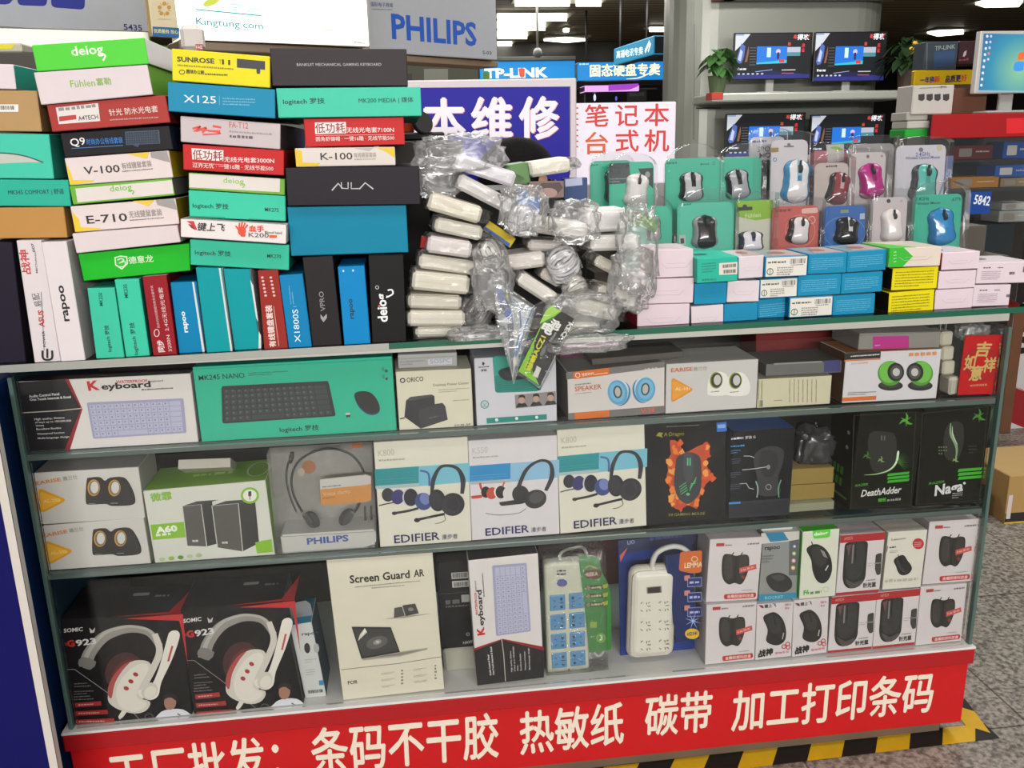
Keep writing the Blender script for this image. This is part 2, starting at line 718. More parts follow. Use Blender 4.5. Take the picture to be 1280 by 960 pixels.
# red base, ledge, deck
bm = bmesh.new(); bbox(bm, XL-.012, XR+.008, -.012, DEP, -.012, .178, 0, .002)
base = mk('base_board', bm, M('c2161b', .38, 0, .45, bump=.02), cab)
bm = bmesh.new(); bbox(bm, XL-.02, XR+.016, -.020, DEP, .150, .1900, 0, .003)
mk('ledge', bm, M('a8191f', .38), cab)
bm = bmesh.new(); bbox(bm, XL-.02, XR+.016, -.0205, DEP, .1900, .1960, 0, .001)
mk('deck', bm, M('d8d8d6', .4), cab)
bm = bmesh.new(); bbox(bm, XL+.02, XR-.03, .012, DEP-.02, FLOOR_Z, -.012)
mk('plinth', bm, M('6b5b4a', .7), cab)
SA_ = (onY((32, 568), 0).z, onY((1242, 497), 0).z)
SB_ = (onY((60, 717), 0).z, onY((1222, 635), 0).z)
ST_ = (onY((39, 455), -.022).z, onY((1250, 385), -.022).z)


def lev(t, x):
    return t[0]+(t[1]-t[0])*(x-XL)/(XR-XL)


def slope_box(bm, x0, x1, y0, y1, t, lo, hi, mi=0, edge=None):
    vs = [bm.verts.new((x, y, lev(t, x)+z)) for x in (x0, x1) for y in (y0, y1) for z in (lo, hi)]
    for k, f in enumerate([(0, 1, 3, 2), (4, 6, 7, 5), (0, 4, 5, 1), (2, 3, 7, 6), (0, 2, 6, 4), (1, 5, 7, 3)]):
        bm.faces.new([vs[i] for i in f]).material_index = mi if k > 3 or edge is None else edge


# glass shelves with their front edge and rail
for nm, lz, rz in (('A', (onY((32, 568), 0).z), onY((1242, 497), 0).z), ('B', onY((60, 717), 0).z, onY((1222, 635), 0).z)):
    bm = bmesh.new()
    vs = [bm.verts.new(p) for p in ((XL, .012, lz-.008), (XR, .012, rz-.008), (XR, DEP-.01, rz-.008), (XL, DEP-.01, lz-.008), (XL, .012, lz), (XR, .012, rz), (XR, DEP-.01, rz), (XL, DEP-.01, lz))]
    for f, mi in (((0, 3, 2, 1), 0), ((4, 5, 6, 7), 0), ((0, 1, 5, 4), 1), ((1, 2, 6, 5), 1), ((2, 3, 7, 6), 1), ((3, 0, 4, 7), 1)):
        bm.faces.new([vs[i] for i in f]).material_index = mi
    sh = mk('shelf', bm, [CLEAR((.965, .98, .975), .03, .02), M('38463f', .2, 0, .6)], cab)
    bm = bmesh.new()
    vs = [bm.verts.new(p) for p in ((XL, -.002, lz-.013), (XR, -.002, rz-.013), (XR, .012, rz-.013), (XL, .012, lz-.013), (XL, -.002, lz-.001), (XR, -.002, rz-.001), (XR, .012, rz-.001), (XL, .012, lz-.001))]
    for f in ((0, 3, 2, 1), (4, 5, 6, 7), (0, 1, 5, 4), (1, 2, 6, 5), (2, 3, 7, 6), (3, 0, 4, 7)):
        bm.faces.new([vs[i] for i in f])
    mk('shelf_rail', bm, M('5d6a66', .3, .3, .5), cab)
# panes
for nm, z0, z1 in (('front_pane', .196, ZSB-.014), ('front_pane', ZSB-.002, ZSA-.014), ('front_pane', ZSA-.002, ZT-.022)):
    box(nm, XL+.008, XR-.008, -.0085, -.0035, z0+.001, z1, GLASS, cab)
box('side_pane', XR+.005, XR+.011, -.004, DEP, .196, ZT-.020, [GLASS], cab)
box('side_pane', XL-.008, XL-.001, -.004, DEP, .196, ZT-.020, M('233a4a', .4), cab)
box('back_panel', XL, XR, DEP-.006, DEP, .196, ZT-.020, M('3b3836', .7), cab)
for x in (XL-.007, XR+.004):
    box('corner_post', x, x+.008, -.010, .004, .196, ZT-.020, M('4f6660', .25, 0, .6), cab, .001)
bm = bmesh.new()
vs = [bm.verts.new(p) for p in [(x, y, z) for x, z0, z1 in ((XL, ST_[0]-.0165, ST_[0]-.0125), (XR, ST_[1]-.030, ST_[1]-.0125)) for y in (-.012, .010) for z in (z0, z1)]]
for f in [(0, 1, 3, 2), (4, 6, 7, 5), (0, 4, 5, 1), (2, 3, 7, 6), (0, 2, 6, 4), (1, 5, 7, 3)]:
    bm.faces.new([vs[i] for i in f])
bmesh.ops.recalc_face_normals(bm, faces=bm.faces)
mk('top_rail', bm, M('bdbdb5', .4, .2), cab)
bm = bmesh.new(); slope_box(bm, XL-.02, XR+.045, -.022, DEP+.02, ST_, -.012, 0, 0, 1)
mk('glass_top', bm, [CLEAR((.72, .80, .77), .06, .03), M('1d5e4a', .12, 0, .7)], cab)

bm = bmesh.new(); slope_box(bm, XL-.02, -.30, -.0252, -.0225, ST_, -.013, .0005)
mk('edge_trim', bm, M('a3a49f', .4, .3), cab, label='grey metal trim along the left half of the glass edge')


def kin(o):
    r = [o] if o.type == 'MESH' else []
    for c in o.children:
        r += kin(c)
    return r


def fit(objs, floor, roof=None, sides=True, kids=True):
    """things on a shelf stand on the glass, stay under the one above and clear of the end panes"""
    for r in objs:
        for o in (kin(r) if kids else [r]):
            m = wm(o)
            inv = m.inverted()
            for v in o.data.vertices:
                p = m @ v.co
                n = p.copy()
                if sides:
                    n.x = min(max(n.x, XL+.0018), XR+.0035)
                lo = lev(floor, p.x)+(.0006 if o is r else .0009)
                if n.z < lo:
                    n.z = lo
                elif roof and n.z > lev(roof, p.x)-.0008:
                    n.z = lev(roof, p.x)-.0008
                if (n-p).length_squared > 0:
                    v.co = inv @ n


# white lettering on the red base
fc = Face(cab, Vector((0, -.012, 0)), Vector((1, 0, 0)), Vector((0, 0, 1)), Vector((0, -1, 0)), 1, 1, PX)
fc.part('lettering')
CRM = 'e8dccb'
for s_, a, b, h in (('工厂批发：', (143, 996), (352, 973), 55), ('条码不干胶', (392, 968), (623, 946), 56), ('热敏纸', (651, 943), (779, 929), 52), ('碳带', (806, 921), (888, 913), 50), ('加工打印条码', (914, 914), (1163, 889), 50)):
    fc.part('lettering'); fc.txt(s_, a, b, CRM, h, .018)
fc.done()
# ------------------------------------------------------------------ keyboard cartons piled on the counter, left half
KC = 'keyboard_carton'
LT = 'lettering'
PIC = 'printed_picture'
TQ = '3cc3a6'
G_UP = 'keyboard cartons piled on the left half of the counter'
G_ST = 'keyboard cartons standing on end on the counter'
YS = .0


PILE = []


def pile(label, bl, br, tl, cols, z, y=YS, depth=.45, **k):
    PILE.append(carton(KC, label, 'carton', bl, br, tl, depth, cols, z, y, group=k.pop('group', G_UP), **k))
    return PILE[-1]


# leftmost pile
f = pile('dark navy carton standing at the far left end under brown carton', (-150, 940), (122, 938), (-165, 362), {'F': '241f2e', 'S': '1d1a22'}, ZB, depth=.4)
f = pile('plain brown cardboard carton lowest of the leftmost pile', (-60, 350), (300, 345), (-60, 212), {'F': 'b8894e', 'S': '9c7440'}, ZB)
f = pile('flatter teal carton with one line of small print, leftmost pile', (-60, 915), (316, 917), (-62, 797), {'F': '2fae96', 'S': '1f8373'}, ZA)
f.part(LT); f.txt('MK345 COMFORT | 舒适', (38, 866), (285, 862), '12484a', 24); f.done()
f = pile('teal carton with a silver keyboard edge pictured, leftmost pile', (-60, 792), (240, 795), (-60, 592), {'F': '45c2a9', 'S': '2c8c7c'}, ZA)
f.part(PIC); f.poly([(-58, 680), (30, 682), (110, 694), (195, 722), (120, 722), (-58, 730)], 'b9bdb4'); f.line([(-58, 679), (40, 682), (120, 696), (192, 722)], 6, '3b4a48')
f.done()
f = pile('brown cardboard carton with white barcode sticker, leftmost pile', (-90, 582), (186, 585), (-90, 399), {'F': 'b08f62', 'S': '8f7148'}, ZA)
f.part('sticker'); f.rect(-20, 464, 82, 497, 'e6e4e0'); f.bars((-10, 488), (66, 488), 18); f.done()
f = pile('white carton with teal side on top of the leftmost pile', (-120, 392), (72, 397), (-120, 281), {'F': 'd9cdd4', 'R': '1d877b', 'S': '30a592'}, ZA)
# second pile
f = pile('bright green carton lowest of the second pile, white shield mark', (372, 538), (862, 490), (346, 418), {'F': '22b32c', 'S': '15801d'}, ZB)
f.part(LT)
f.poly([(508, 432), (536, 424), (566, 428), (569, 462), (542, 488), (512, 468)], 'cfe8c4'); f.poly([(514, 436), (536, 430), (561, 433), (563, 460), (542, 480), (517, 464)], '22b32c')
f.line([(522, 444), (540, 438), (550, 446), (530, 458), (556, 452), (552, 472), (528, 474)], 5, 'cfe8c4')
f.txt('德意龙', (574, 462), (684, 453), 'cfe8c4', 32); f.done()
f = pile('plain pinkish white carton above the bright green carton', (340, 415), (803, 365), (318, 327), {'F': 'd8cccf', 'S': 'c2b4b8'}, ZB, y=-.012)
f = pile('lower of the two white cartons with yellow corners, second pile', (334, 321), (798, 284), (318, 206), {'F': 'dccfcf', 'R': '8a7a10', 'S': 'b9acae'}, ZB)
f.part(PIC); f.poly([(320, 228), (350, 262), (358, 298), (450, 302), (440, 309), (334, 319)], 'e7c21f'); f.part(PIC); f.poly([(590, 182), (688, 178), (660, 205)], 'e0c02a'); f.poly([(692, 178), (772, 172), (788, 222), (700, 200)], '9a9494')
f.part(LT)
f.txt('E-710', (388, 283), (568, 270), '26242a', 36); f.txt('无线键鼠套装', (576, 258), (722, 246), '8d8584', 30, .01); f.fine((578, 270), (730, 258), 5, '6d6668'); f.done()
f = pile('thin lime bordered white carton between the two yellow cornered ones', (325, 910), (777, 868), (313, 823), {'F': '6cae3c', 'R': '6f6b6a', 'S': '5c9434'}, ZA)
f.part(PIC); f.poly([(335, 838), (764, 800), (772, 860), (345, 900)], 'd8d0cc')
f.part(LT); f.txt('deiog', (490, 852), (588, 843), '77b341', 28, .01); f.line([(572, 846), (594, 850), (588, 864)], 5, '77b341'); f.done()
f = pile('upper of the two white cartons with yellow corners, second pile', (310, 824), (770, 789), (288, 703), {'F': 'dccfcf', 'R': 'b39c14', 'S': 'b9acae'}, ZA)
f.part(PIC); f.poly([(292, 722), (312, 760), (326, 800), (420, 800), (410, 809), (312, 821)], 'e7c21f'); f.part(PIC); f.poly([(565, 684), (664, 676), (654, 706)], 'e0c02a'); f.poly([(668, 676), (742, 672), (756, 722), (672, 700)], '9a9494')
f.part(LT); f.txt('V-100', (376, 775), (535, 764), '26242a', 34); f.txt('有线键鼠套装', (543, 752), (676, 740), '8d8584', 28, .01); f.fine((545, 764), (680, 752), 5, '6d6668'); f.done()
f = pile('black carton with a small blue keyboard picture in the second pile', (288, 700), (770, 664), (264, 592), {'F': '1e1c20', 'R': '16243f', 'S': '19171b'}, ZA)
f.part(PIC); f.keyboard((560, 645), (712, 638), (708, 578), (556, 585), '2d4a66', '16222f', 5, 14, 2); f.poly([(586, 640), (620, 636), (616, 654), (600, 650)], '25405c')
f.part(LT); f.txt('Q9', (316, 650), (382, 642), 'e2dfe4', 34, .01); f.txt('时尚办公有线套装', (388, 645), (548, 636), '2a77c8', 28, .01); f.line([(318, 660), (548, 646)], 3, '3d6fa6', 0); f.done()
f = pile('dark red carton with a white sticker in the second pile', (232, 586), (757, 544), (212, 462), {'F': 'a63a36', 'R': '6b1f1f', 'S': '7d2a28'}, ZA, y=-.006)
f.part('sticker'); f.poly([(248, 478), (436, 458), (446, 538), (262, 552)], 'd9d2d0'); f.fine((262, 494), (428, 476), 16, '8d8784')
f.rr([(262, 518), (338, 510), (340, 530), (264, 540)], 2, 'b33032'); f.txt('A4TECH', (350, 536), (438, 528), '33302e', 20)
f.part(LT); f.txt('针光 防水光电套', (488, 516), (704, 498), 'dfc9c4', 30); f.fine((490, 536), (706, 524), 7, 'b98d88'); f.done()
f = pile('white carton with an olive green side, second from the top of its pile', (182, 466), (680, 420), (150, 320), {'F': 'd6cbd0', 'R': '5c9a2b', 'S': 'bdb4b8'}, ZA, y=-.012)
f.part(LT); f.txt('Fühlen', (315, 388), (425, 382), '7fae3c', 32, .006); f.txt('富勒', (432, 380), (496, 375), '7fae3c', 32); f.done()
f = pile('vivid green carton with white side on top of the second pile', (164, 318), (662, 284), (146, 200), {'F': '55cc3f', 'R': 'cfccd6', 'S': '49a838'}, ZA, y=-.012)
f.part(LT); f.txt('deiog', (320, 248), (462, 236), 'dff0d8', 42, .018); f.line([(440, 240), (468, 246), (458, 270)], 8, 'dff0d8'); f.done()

# third pile
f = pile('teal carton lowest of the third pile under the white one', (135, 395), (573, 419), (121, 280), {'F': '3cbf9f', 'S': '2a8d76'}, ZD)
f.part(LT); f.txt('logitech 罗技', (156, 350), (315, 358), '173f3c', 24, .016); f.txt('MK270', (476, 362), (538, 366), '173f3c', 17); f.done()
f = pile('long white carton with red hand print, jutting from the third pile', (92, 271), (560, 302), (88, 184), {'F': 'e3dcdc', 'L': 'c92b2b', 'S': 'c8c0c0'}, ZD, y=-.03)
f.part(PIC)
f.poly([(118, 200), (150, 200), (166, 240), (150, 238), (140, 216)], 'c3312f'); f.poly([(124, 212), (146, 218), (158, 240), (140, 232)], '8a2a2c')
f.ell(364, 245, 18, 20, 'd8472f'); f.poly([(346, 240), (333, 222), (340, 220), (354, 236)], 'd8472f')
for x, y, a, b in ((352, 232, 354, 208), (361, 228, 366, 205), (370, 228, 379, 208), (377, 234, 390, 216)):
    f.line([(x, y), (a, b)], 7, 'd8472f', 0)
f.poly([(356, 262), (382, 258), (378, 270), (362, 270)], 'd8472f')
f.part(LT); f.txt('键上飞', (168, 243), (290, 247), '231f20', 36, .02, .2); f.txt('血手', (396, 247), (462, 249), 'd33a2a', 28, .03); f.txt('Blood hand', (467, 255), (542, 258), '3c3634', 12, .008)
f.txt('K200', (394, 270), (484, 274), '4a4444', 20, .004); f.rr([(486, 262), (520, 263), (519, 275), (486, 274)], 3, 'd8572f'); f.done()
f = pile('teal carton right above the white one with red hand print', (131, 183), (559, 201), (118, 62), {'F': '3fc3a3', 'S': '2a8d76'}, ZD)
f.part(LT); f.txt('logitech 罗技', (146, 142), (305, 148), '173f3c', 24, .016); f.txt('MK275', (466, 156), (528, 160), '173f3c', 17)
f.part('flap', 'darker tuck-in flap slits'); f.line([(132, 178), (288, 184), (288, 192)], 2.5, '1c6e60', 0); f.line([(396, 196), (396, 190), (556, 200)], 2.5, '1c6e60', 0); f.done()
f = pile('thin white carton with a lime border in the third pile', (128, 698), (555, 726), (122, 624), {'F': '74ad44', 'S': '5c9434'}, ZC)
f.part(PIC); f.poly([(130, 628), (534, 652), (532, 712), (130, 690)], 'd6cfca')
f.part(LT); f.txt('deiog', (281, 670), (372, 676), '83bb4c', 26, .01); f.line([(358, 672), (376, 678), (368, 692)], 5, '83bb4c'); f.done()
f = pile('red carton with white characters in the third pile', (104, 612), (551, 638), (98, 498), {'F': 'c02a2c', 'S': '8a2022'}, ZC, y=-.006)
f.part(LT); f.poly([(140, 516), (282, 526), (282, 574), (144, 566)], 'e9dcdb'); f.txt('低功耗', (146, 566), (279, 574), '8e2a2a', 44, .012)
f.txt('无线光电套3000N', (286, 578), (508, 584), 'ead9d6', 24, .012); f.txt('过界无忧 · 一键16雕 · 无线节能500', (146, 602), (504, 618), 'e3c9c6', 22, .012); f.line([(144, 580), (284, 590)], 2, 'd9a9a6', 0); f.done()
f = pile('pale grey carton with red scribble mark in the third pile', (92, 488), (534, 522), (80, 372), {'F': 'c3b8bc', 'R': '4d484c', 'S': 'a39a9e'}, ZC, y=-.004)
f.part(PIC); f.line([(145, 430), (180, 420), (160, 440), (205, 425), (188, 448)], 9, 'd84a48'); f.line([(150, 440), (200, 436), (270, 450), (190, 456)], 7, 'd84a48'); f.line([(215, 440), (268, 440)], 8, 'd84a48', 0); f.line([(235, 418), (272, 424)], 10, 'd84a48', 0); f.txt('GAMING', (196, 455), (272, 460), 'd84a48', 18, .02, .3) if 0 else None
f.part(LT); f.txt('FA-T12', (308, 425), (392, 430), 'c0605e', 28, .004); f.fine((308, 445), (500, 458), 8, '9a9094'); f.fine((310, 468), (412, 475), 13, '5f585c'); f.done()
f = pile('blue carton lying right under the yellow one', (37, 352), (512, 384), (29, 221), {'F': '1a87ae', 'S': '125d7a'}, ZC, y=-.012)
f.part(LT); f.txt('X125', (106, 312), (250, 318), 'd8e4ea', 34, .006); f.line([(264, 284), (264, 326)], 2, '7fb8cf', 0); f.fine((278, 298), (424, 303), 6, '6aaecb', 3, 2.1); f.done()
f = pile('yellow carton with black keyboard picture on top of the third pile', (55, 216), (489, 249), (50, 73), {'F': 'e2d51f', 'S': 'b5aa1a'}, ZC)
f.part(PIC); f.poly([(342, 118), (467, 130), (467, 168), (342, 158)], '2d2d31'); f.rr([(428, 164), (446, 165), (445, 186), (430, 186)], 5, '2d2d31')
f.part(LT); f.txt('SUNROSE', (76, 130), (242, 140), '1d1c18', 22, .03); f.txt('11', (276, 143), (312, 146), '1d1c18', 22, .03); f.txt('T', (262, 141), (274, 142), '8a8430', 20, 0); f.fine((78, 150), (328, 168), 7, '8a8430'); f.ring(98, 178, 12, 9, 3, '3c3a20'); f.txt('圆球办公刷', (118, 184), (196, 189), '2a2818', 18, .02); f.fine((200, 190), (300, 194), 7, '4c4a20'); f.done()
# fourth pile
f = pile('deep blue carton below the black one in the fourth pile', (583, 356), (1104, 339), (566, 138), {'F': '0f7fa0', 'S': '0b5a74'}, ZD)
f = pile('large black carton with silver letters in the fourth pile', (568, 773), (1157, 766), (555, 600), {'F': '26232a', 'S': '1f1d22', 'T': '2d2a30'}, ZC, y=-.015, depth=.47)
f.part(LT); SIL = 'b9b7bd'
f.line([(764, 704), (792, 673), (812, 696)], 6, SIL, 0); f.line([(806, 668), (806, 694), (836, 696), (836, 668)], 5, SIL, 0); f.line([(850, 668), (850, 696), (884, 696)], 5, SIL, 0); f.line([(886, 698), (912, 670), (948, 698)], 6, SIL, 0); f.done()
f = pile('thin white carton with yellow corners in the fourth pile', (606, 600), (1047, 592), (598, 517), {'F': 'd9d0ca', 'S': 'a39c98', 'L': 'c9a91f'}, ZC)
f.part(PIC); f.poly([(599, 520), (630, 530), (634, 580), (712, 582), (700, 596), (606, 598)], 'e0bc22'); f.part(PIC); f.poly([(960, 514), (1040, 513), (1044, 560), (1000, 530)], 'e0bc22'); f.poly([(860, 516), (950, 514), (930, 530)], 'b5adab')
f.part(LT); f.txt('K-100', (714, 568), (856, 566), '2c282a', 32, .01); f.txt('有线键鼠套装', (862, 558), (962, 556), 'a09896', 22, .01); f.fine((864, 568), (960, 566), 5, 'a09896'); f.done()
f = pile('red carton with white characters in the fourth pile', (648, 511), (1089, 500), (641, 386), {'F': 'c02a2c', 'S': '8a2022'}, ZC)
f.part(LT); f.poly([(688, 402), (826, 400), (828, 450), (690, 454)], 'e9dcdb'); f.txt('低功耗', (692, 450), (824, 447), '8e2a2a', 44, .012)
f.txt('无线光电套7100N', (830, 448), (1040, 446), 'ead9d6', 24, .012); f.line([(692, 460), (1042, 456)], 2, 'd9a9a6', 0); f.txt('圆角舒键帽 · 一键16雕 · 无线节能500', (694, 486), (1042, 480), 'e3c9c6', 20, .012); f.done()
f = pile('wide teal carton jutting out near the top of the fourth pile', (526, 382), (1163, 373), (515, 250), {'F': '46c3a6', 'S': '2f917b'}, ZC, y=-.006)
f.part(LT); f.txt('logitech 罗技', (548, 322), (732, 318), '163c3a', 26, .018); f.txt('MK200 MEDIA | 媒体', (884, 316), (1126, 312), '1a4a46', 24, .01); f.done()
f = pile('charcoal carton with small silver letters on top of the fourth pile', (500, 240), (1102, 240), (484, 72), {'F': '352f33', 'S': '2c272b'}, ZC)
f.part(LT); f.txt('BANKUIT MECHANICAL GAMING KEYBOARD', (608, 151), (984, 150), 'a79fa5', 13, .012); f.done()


# the row standing on end
def stand(label, bl, br, tl, cols, z=ZB, **k):
    k.setdefault('y', -.014)
    return pile(label, bl, br, tl, cols, z, group=G_ST, **k)


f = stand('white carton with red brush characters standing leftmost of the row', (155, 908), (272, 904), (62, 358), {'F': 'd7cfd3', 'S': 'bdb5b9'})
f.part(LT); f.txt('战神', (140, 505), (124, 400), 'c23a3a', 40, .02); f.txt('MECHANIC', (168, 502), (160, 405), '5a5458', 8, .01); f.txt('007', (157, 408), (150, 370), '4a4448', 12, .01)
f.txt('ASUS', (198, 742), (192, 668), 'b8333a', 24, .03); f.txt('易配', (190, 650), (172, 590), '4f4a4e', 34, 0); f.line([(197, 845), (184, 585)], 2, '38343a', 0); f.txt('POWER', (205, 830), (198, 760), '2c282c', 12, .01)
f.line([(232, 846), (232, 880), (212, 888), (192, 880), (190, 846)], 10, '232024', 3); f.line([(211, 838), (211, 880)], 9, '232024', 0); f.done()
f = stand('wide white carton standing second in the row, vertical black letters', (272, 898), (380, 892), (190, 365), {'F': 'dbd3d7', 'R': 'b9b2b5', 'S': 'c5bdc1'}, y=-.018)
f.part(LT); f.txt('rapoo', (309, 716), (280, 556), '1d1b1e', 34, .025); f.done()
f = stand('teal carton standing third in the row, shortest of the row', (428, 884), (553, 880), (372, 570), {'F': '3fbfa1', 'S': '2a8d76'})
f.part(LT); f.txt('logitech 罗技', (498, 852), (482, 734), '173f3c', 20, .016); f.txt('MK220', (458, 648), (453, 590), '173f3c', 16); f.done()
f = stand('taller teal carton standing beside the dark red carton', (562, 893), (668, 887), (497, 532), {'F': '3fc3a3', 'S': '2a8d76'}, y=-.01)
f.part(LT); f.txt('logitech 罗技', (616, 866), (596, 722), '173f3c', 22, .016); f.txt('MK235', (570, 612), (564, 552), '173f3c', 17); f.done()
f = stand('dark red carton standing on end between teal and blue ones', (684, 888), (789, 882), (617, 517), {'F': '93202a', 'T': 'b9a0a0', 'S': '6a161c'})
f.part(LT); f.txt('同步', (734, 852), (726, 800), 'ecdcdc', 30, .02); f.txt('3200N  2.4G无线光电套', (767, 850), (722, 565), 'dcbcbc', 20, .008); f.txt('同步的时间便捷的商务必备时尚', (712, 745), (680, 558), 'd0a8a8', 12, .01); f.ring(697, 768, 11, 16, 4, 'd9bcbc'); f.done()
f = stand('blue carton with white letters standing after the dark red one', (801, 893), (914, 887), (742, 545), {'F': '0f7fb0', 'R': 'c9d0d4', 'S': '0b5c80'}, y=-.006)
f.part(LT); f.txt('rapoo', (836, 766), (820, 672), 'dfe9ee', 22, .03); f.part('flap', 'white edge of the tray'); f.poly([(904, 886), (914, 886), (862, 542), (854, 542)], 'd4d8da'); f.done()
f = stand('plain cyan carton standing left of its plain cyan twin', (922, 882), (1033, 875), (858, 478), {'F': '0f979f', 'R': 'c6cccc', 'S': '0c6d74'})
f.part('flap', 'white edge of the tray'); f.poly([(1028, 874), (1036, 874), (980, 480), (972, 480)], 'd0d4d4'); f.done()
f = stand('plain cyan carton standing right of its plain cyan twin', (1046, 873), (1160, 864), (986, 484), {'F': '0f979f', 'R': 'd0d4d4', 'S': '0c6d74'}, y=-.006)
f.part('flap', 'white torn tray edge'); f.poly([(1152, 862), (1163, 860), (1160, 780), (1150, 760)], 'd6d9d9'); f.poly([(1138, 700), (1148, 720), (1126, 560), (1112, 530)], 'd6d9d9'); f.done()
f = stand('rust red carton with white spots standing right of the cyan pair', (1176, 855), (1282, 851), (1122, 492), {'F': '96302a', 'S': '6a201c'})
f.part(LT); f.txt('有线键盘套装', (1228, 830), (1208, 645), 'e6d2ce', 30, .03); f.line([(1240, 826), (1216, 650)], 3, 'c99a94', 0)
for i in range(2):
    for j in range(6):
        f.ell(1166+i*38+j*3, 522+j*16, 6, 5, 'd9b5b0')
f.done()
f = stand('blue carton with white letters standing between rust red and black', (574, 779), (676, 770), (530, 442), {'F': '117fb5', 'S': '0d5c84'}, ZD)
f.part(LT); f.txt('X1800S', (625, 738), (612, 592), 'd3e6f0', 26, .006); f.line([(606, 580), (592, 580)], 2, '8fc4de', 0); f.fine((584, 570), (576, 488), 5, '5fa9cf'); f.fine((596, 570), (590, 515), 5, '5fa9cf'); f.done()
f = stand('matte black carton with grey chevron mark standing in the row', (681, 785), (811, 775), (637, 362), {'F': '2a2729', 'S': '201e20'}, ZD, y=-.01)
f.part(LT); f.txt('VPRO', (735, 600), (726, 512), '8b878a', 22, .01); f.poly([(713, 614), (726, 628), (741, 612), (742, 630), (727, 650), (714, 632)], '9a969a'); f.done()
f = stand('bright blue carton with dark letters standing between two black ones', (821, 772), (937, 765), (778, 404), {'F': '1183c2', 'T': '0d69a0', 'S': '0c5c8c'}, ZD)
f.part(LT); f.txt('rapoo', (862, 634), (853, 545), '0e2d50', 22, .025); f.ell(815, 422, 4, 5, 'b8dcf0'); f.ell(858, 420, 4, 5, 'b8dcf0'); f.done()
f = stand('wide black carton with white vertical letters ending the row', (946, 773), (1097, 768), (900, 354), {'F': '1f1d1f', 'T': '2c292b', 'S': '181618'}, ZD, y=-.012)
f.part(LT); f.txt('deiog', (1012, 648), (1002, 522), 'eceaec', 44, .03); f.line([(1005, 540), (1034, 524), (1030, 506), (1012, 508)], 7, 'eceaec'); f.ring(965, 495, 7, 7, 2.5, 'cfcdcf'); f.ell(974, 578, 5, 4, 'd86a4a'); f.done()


def settle(items):
    """cartons pressed by the one above give way a little: the upper edge of each follows the foot of the next"""
    for a, b in items:
        A, B = a.o, b.o
        T = A.matrix_world.inverted() @ B.matrix_world
        l, r = T @ Vector((-b.W/2, 0, 0)), T @ Vector((b.W/2, 0, 0))
        for v in A.data.vertices:
            if v.co.z > a.H*.6:
                z = l.z+(r.z-l.z)*(v.co.x-l.x)/(r.x-l.x)-.0012
                if v.co.z > z > a.H*.5:
                    v.co.z = z


def settle_side(items):
    for a, b in items:
        A, B = a.o, b.o
        T = A.matrix_world.inverted() @ B.matrix_world
        l, r = T @ Vector((-b.W/2, 0, 0)), T @ Vector((-b.W/2, 0, b.H))
        for v in A.data.vertices:
            if v.co.x > 0:
                x = l.x+(r.x-l.x)*(v.co.z-l.z)/(r.z-l.z)-.0008
                if v.co.x > x > a.W*.2:
                    v.co.x = x


_c0, _c1, _c2, _c3, _st = PILE[0:6], PILE[6:15], PILE[15:23], PILE[23:29], PILE[29:]
for _c in (_c0, _c1, _c2, _c3):
    settle([(a, b) for a, b in zip(_c, _c[1:])])
settle([(a, _c2[0]) for a in _st[5:8]]+[(a, _c1[0]) for a in _st[3:6]]+[(a, _c3[0]) for a in _st[9:12]])
settle_side([(a, b) for a, b in zip(_st, _st[1:])])
settle_side([(_c0[0], _st[0]), (_c1[0], _c2[0])])
fit([a.o for a in _st]+[_c0[0].o], ST_, sides=False)
# ------------------------------------------------------------------ goods behind the glass
YI = .014
GA, GB, GC = 'boxed goods on the upper glass shelf', 'boxed goods on the lower glass shelf', 'boxed goods on the bottom deck'


def blob(f, cx, cy, pts, c, s=1., rot=0., n=4):
    """smooth closed shape around a centre"""
    q = []
    for x, y in pts:
        q.append((cx+s*(x*math.cos(rot)-y*math.sin(rot)), cy+s*(x*math.sin(rot)+y*math.cos(rot))))
    f.poly(q, c, n)


def waterproof(f, rot=False):
    f.design((78, 190), (947, 140), (130, 550), rot)
    f.part(PIC, 'black corner panel with a red edge')
    f.poly([(80, 191), (345, 172), (412, 322), (352, 546), (132, 549)], '8f1d26')
    f.poly([(80, 191), (328, 174), (404, 320), (326, 546), (132, 549)], '1b191b')
    f.line([(108, 342), (300, 330), (408, 318)], 5, 'b9b2a6', 0)
    f.part(LT)
    f.txt('Audio Control Panel', (152, 266), (300, 252), 'e2dedf', 13, .02); f.txt('One Touch Internet & Email', (156, 282), (356, 266), 'e2dedf', 12, .02)
    for i, s_ in enumerate(('High quality, lifetime', 'of keys up to 100,000,000', 'times', 'Excellent flexible', 'Waterproof function', 'Multi-language design')):
        y = (378, 394, 410, 428, 452, 474)[i]
        f.txt(s_, (176+i*3, y), (176+i*3+(148, 178, 40, 122, 134, 155)[i], y-(9, 10, 2, 7, 8, 9)[i]), 'cfcbcb', 10, .012)
    f.txt('K', (442, 228), (500, 222), 'c22a2e', 46, .04); f.txt('eyboard', (507, 223), (752, 208), '262326', 31, .03)
    f.txt('WATERPROOF', (580, 192), (735, 184), 'c23036', 15, .02); f.txt('keyboard', (744, 185), (812, 180), '4c474b', 10); f.fine((706, 226), (865, 216), 7, '5a5559')
    f.part(PIC, 'pale lilac keyboard picture')
    f.keyboard((465, 472), (936, 441), (916, 264), (433, 288), '9c9dba', 'b2b3cc', 6, 15, 10, '8486a4')
    f.done()


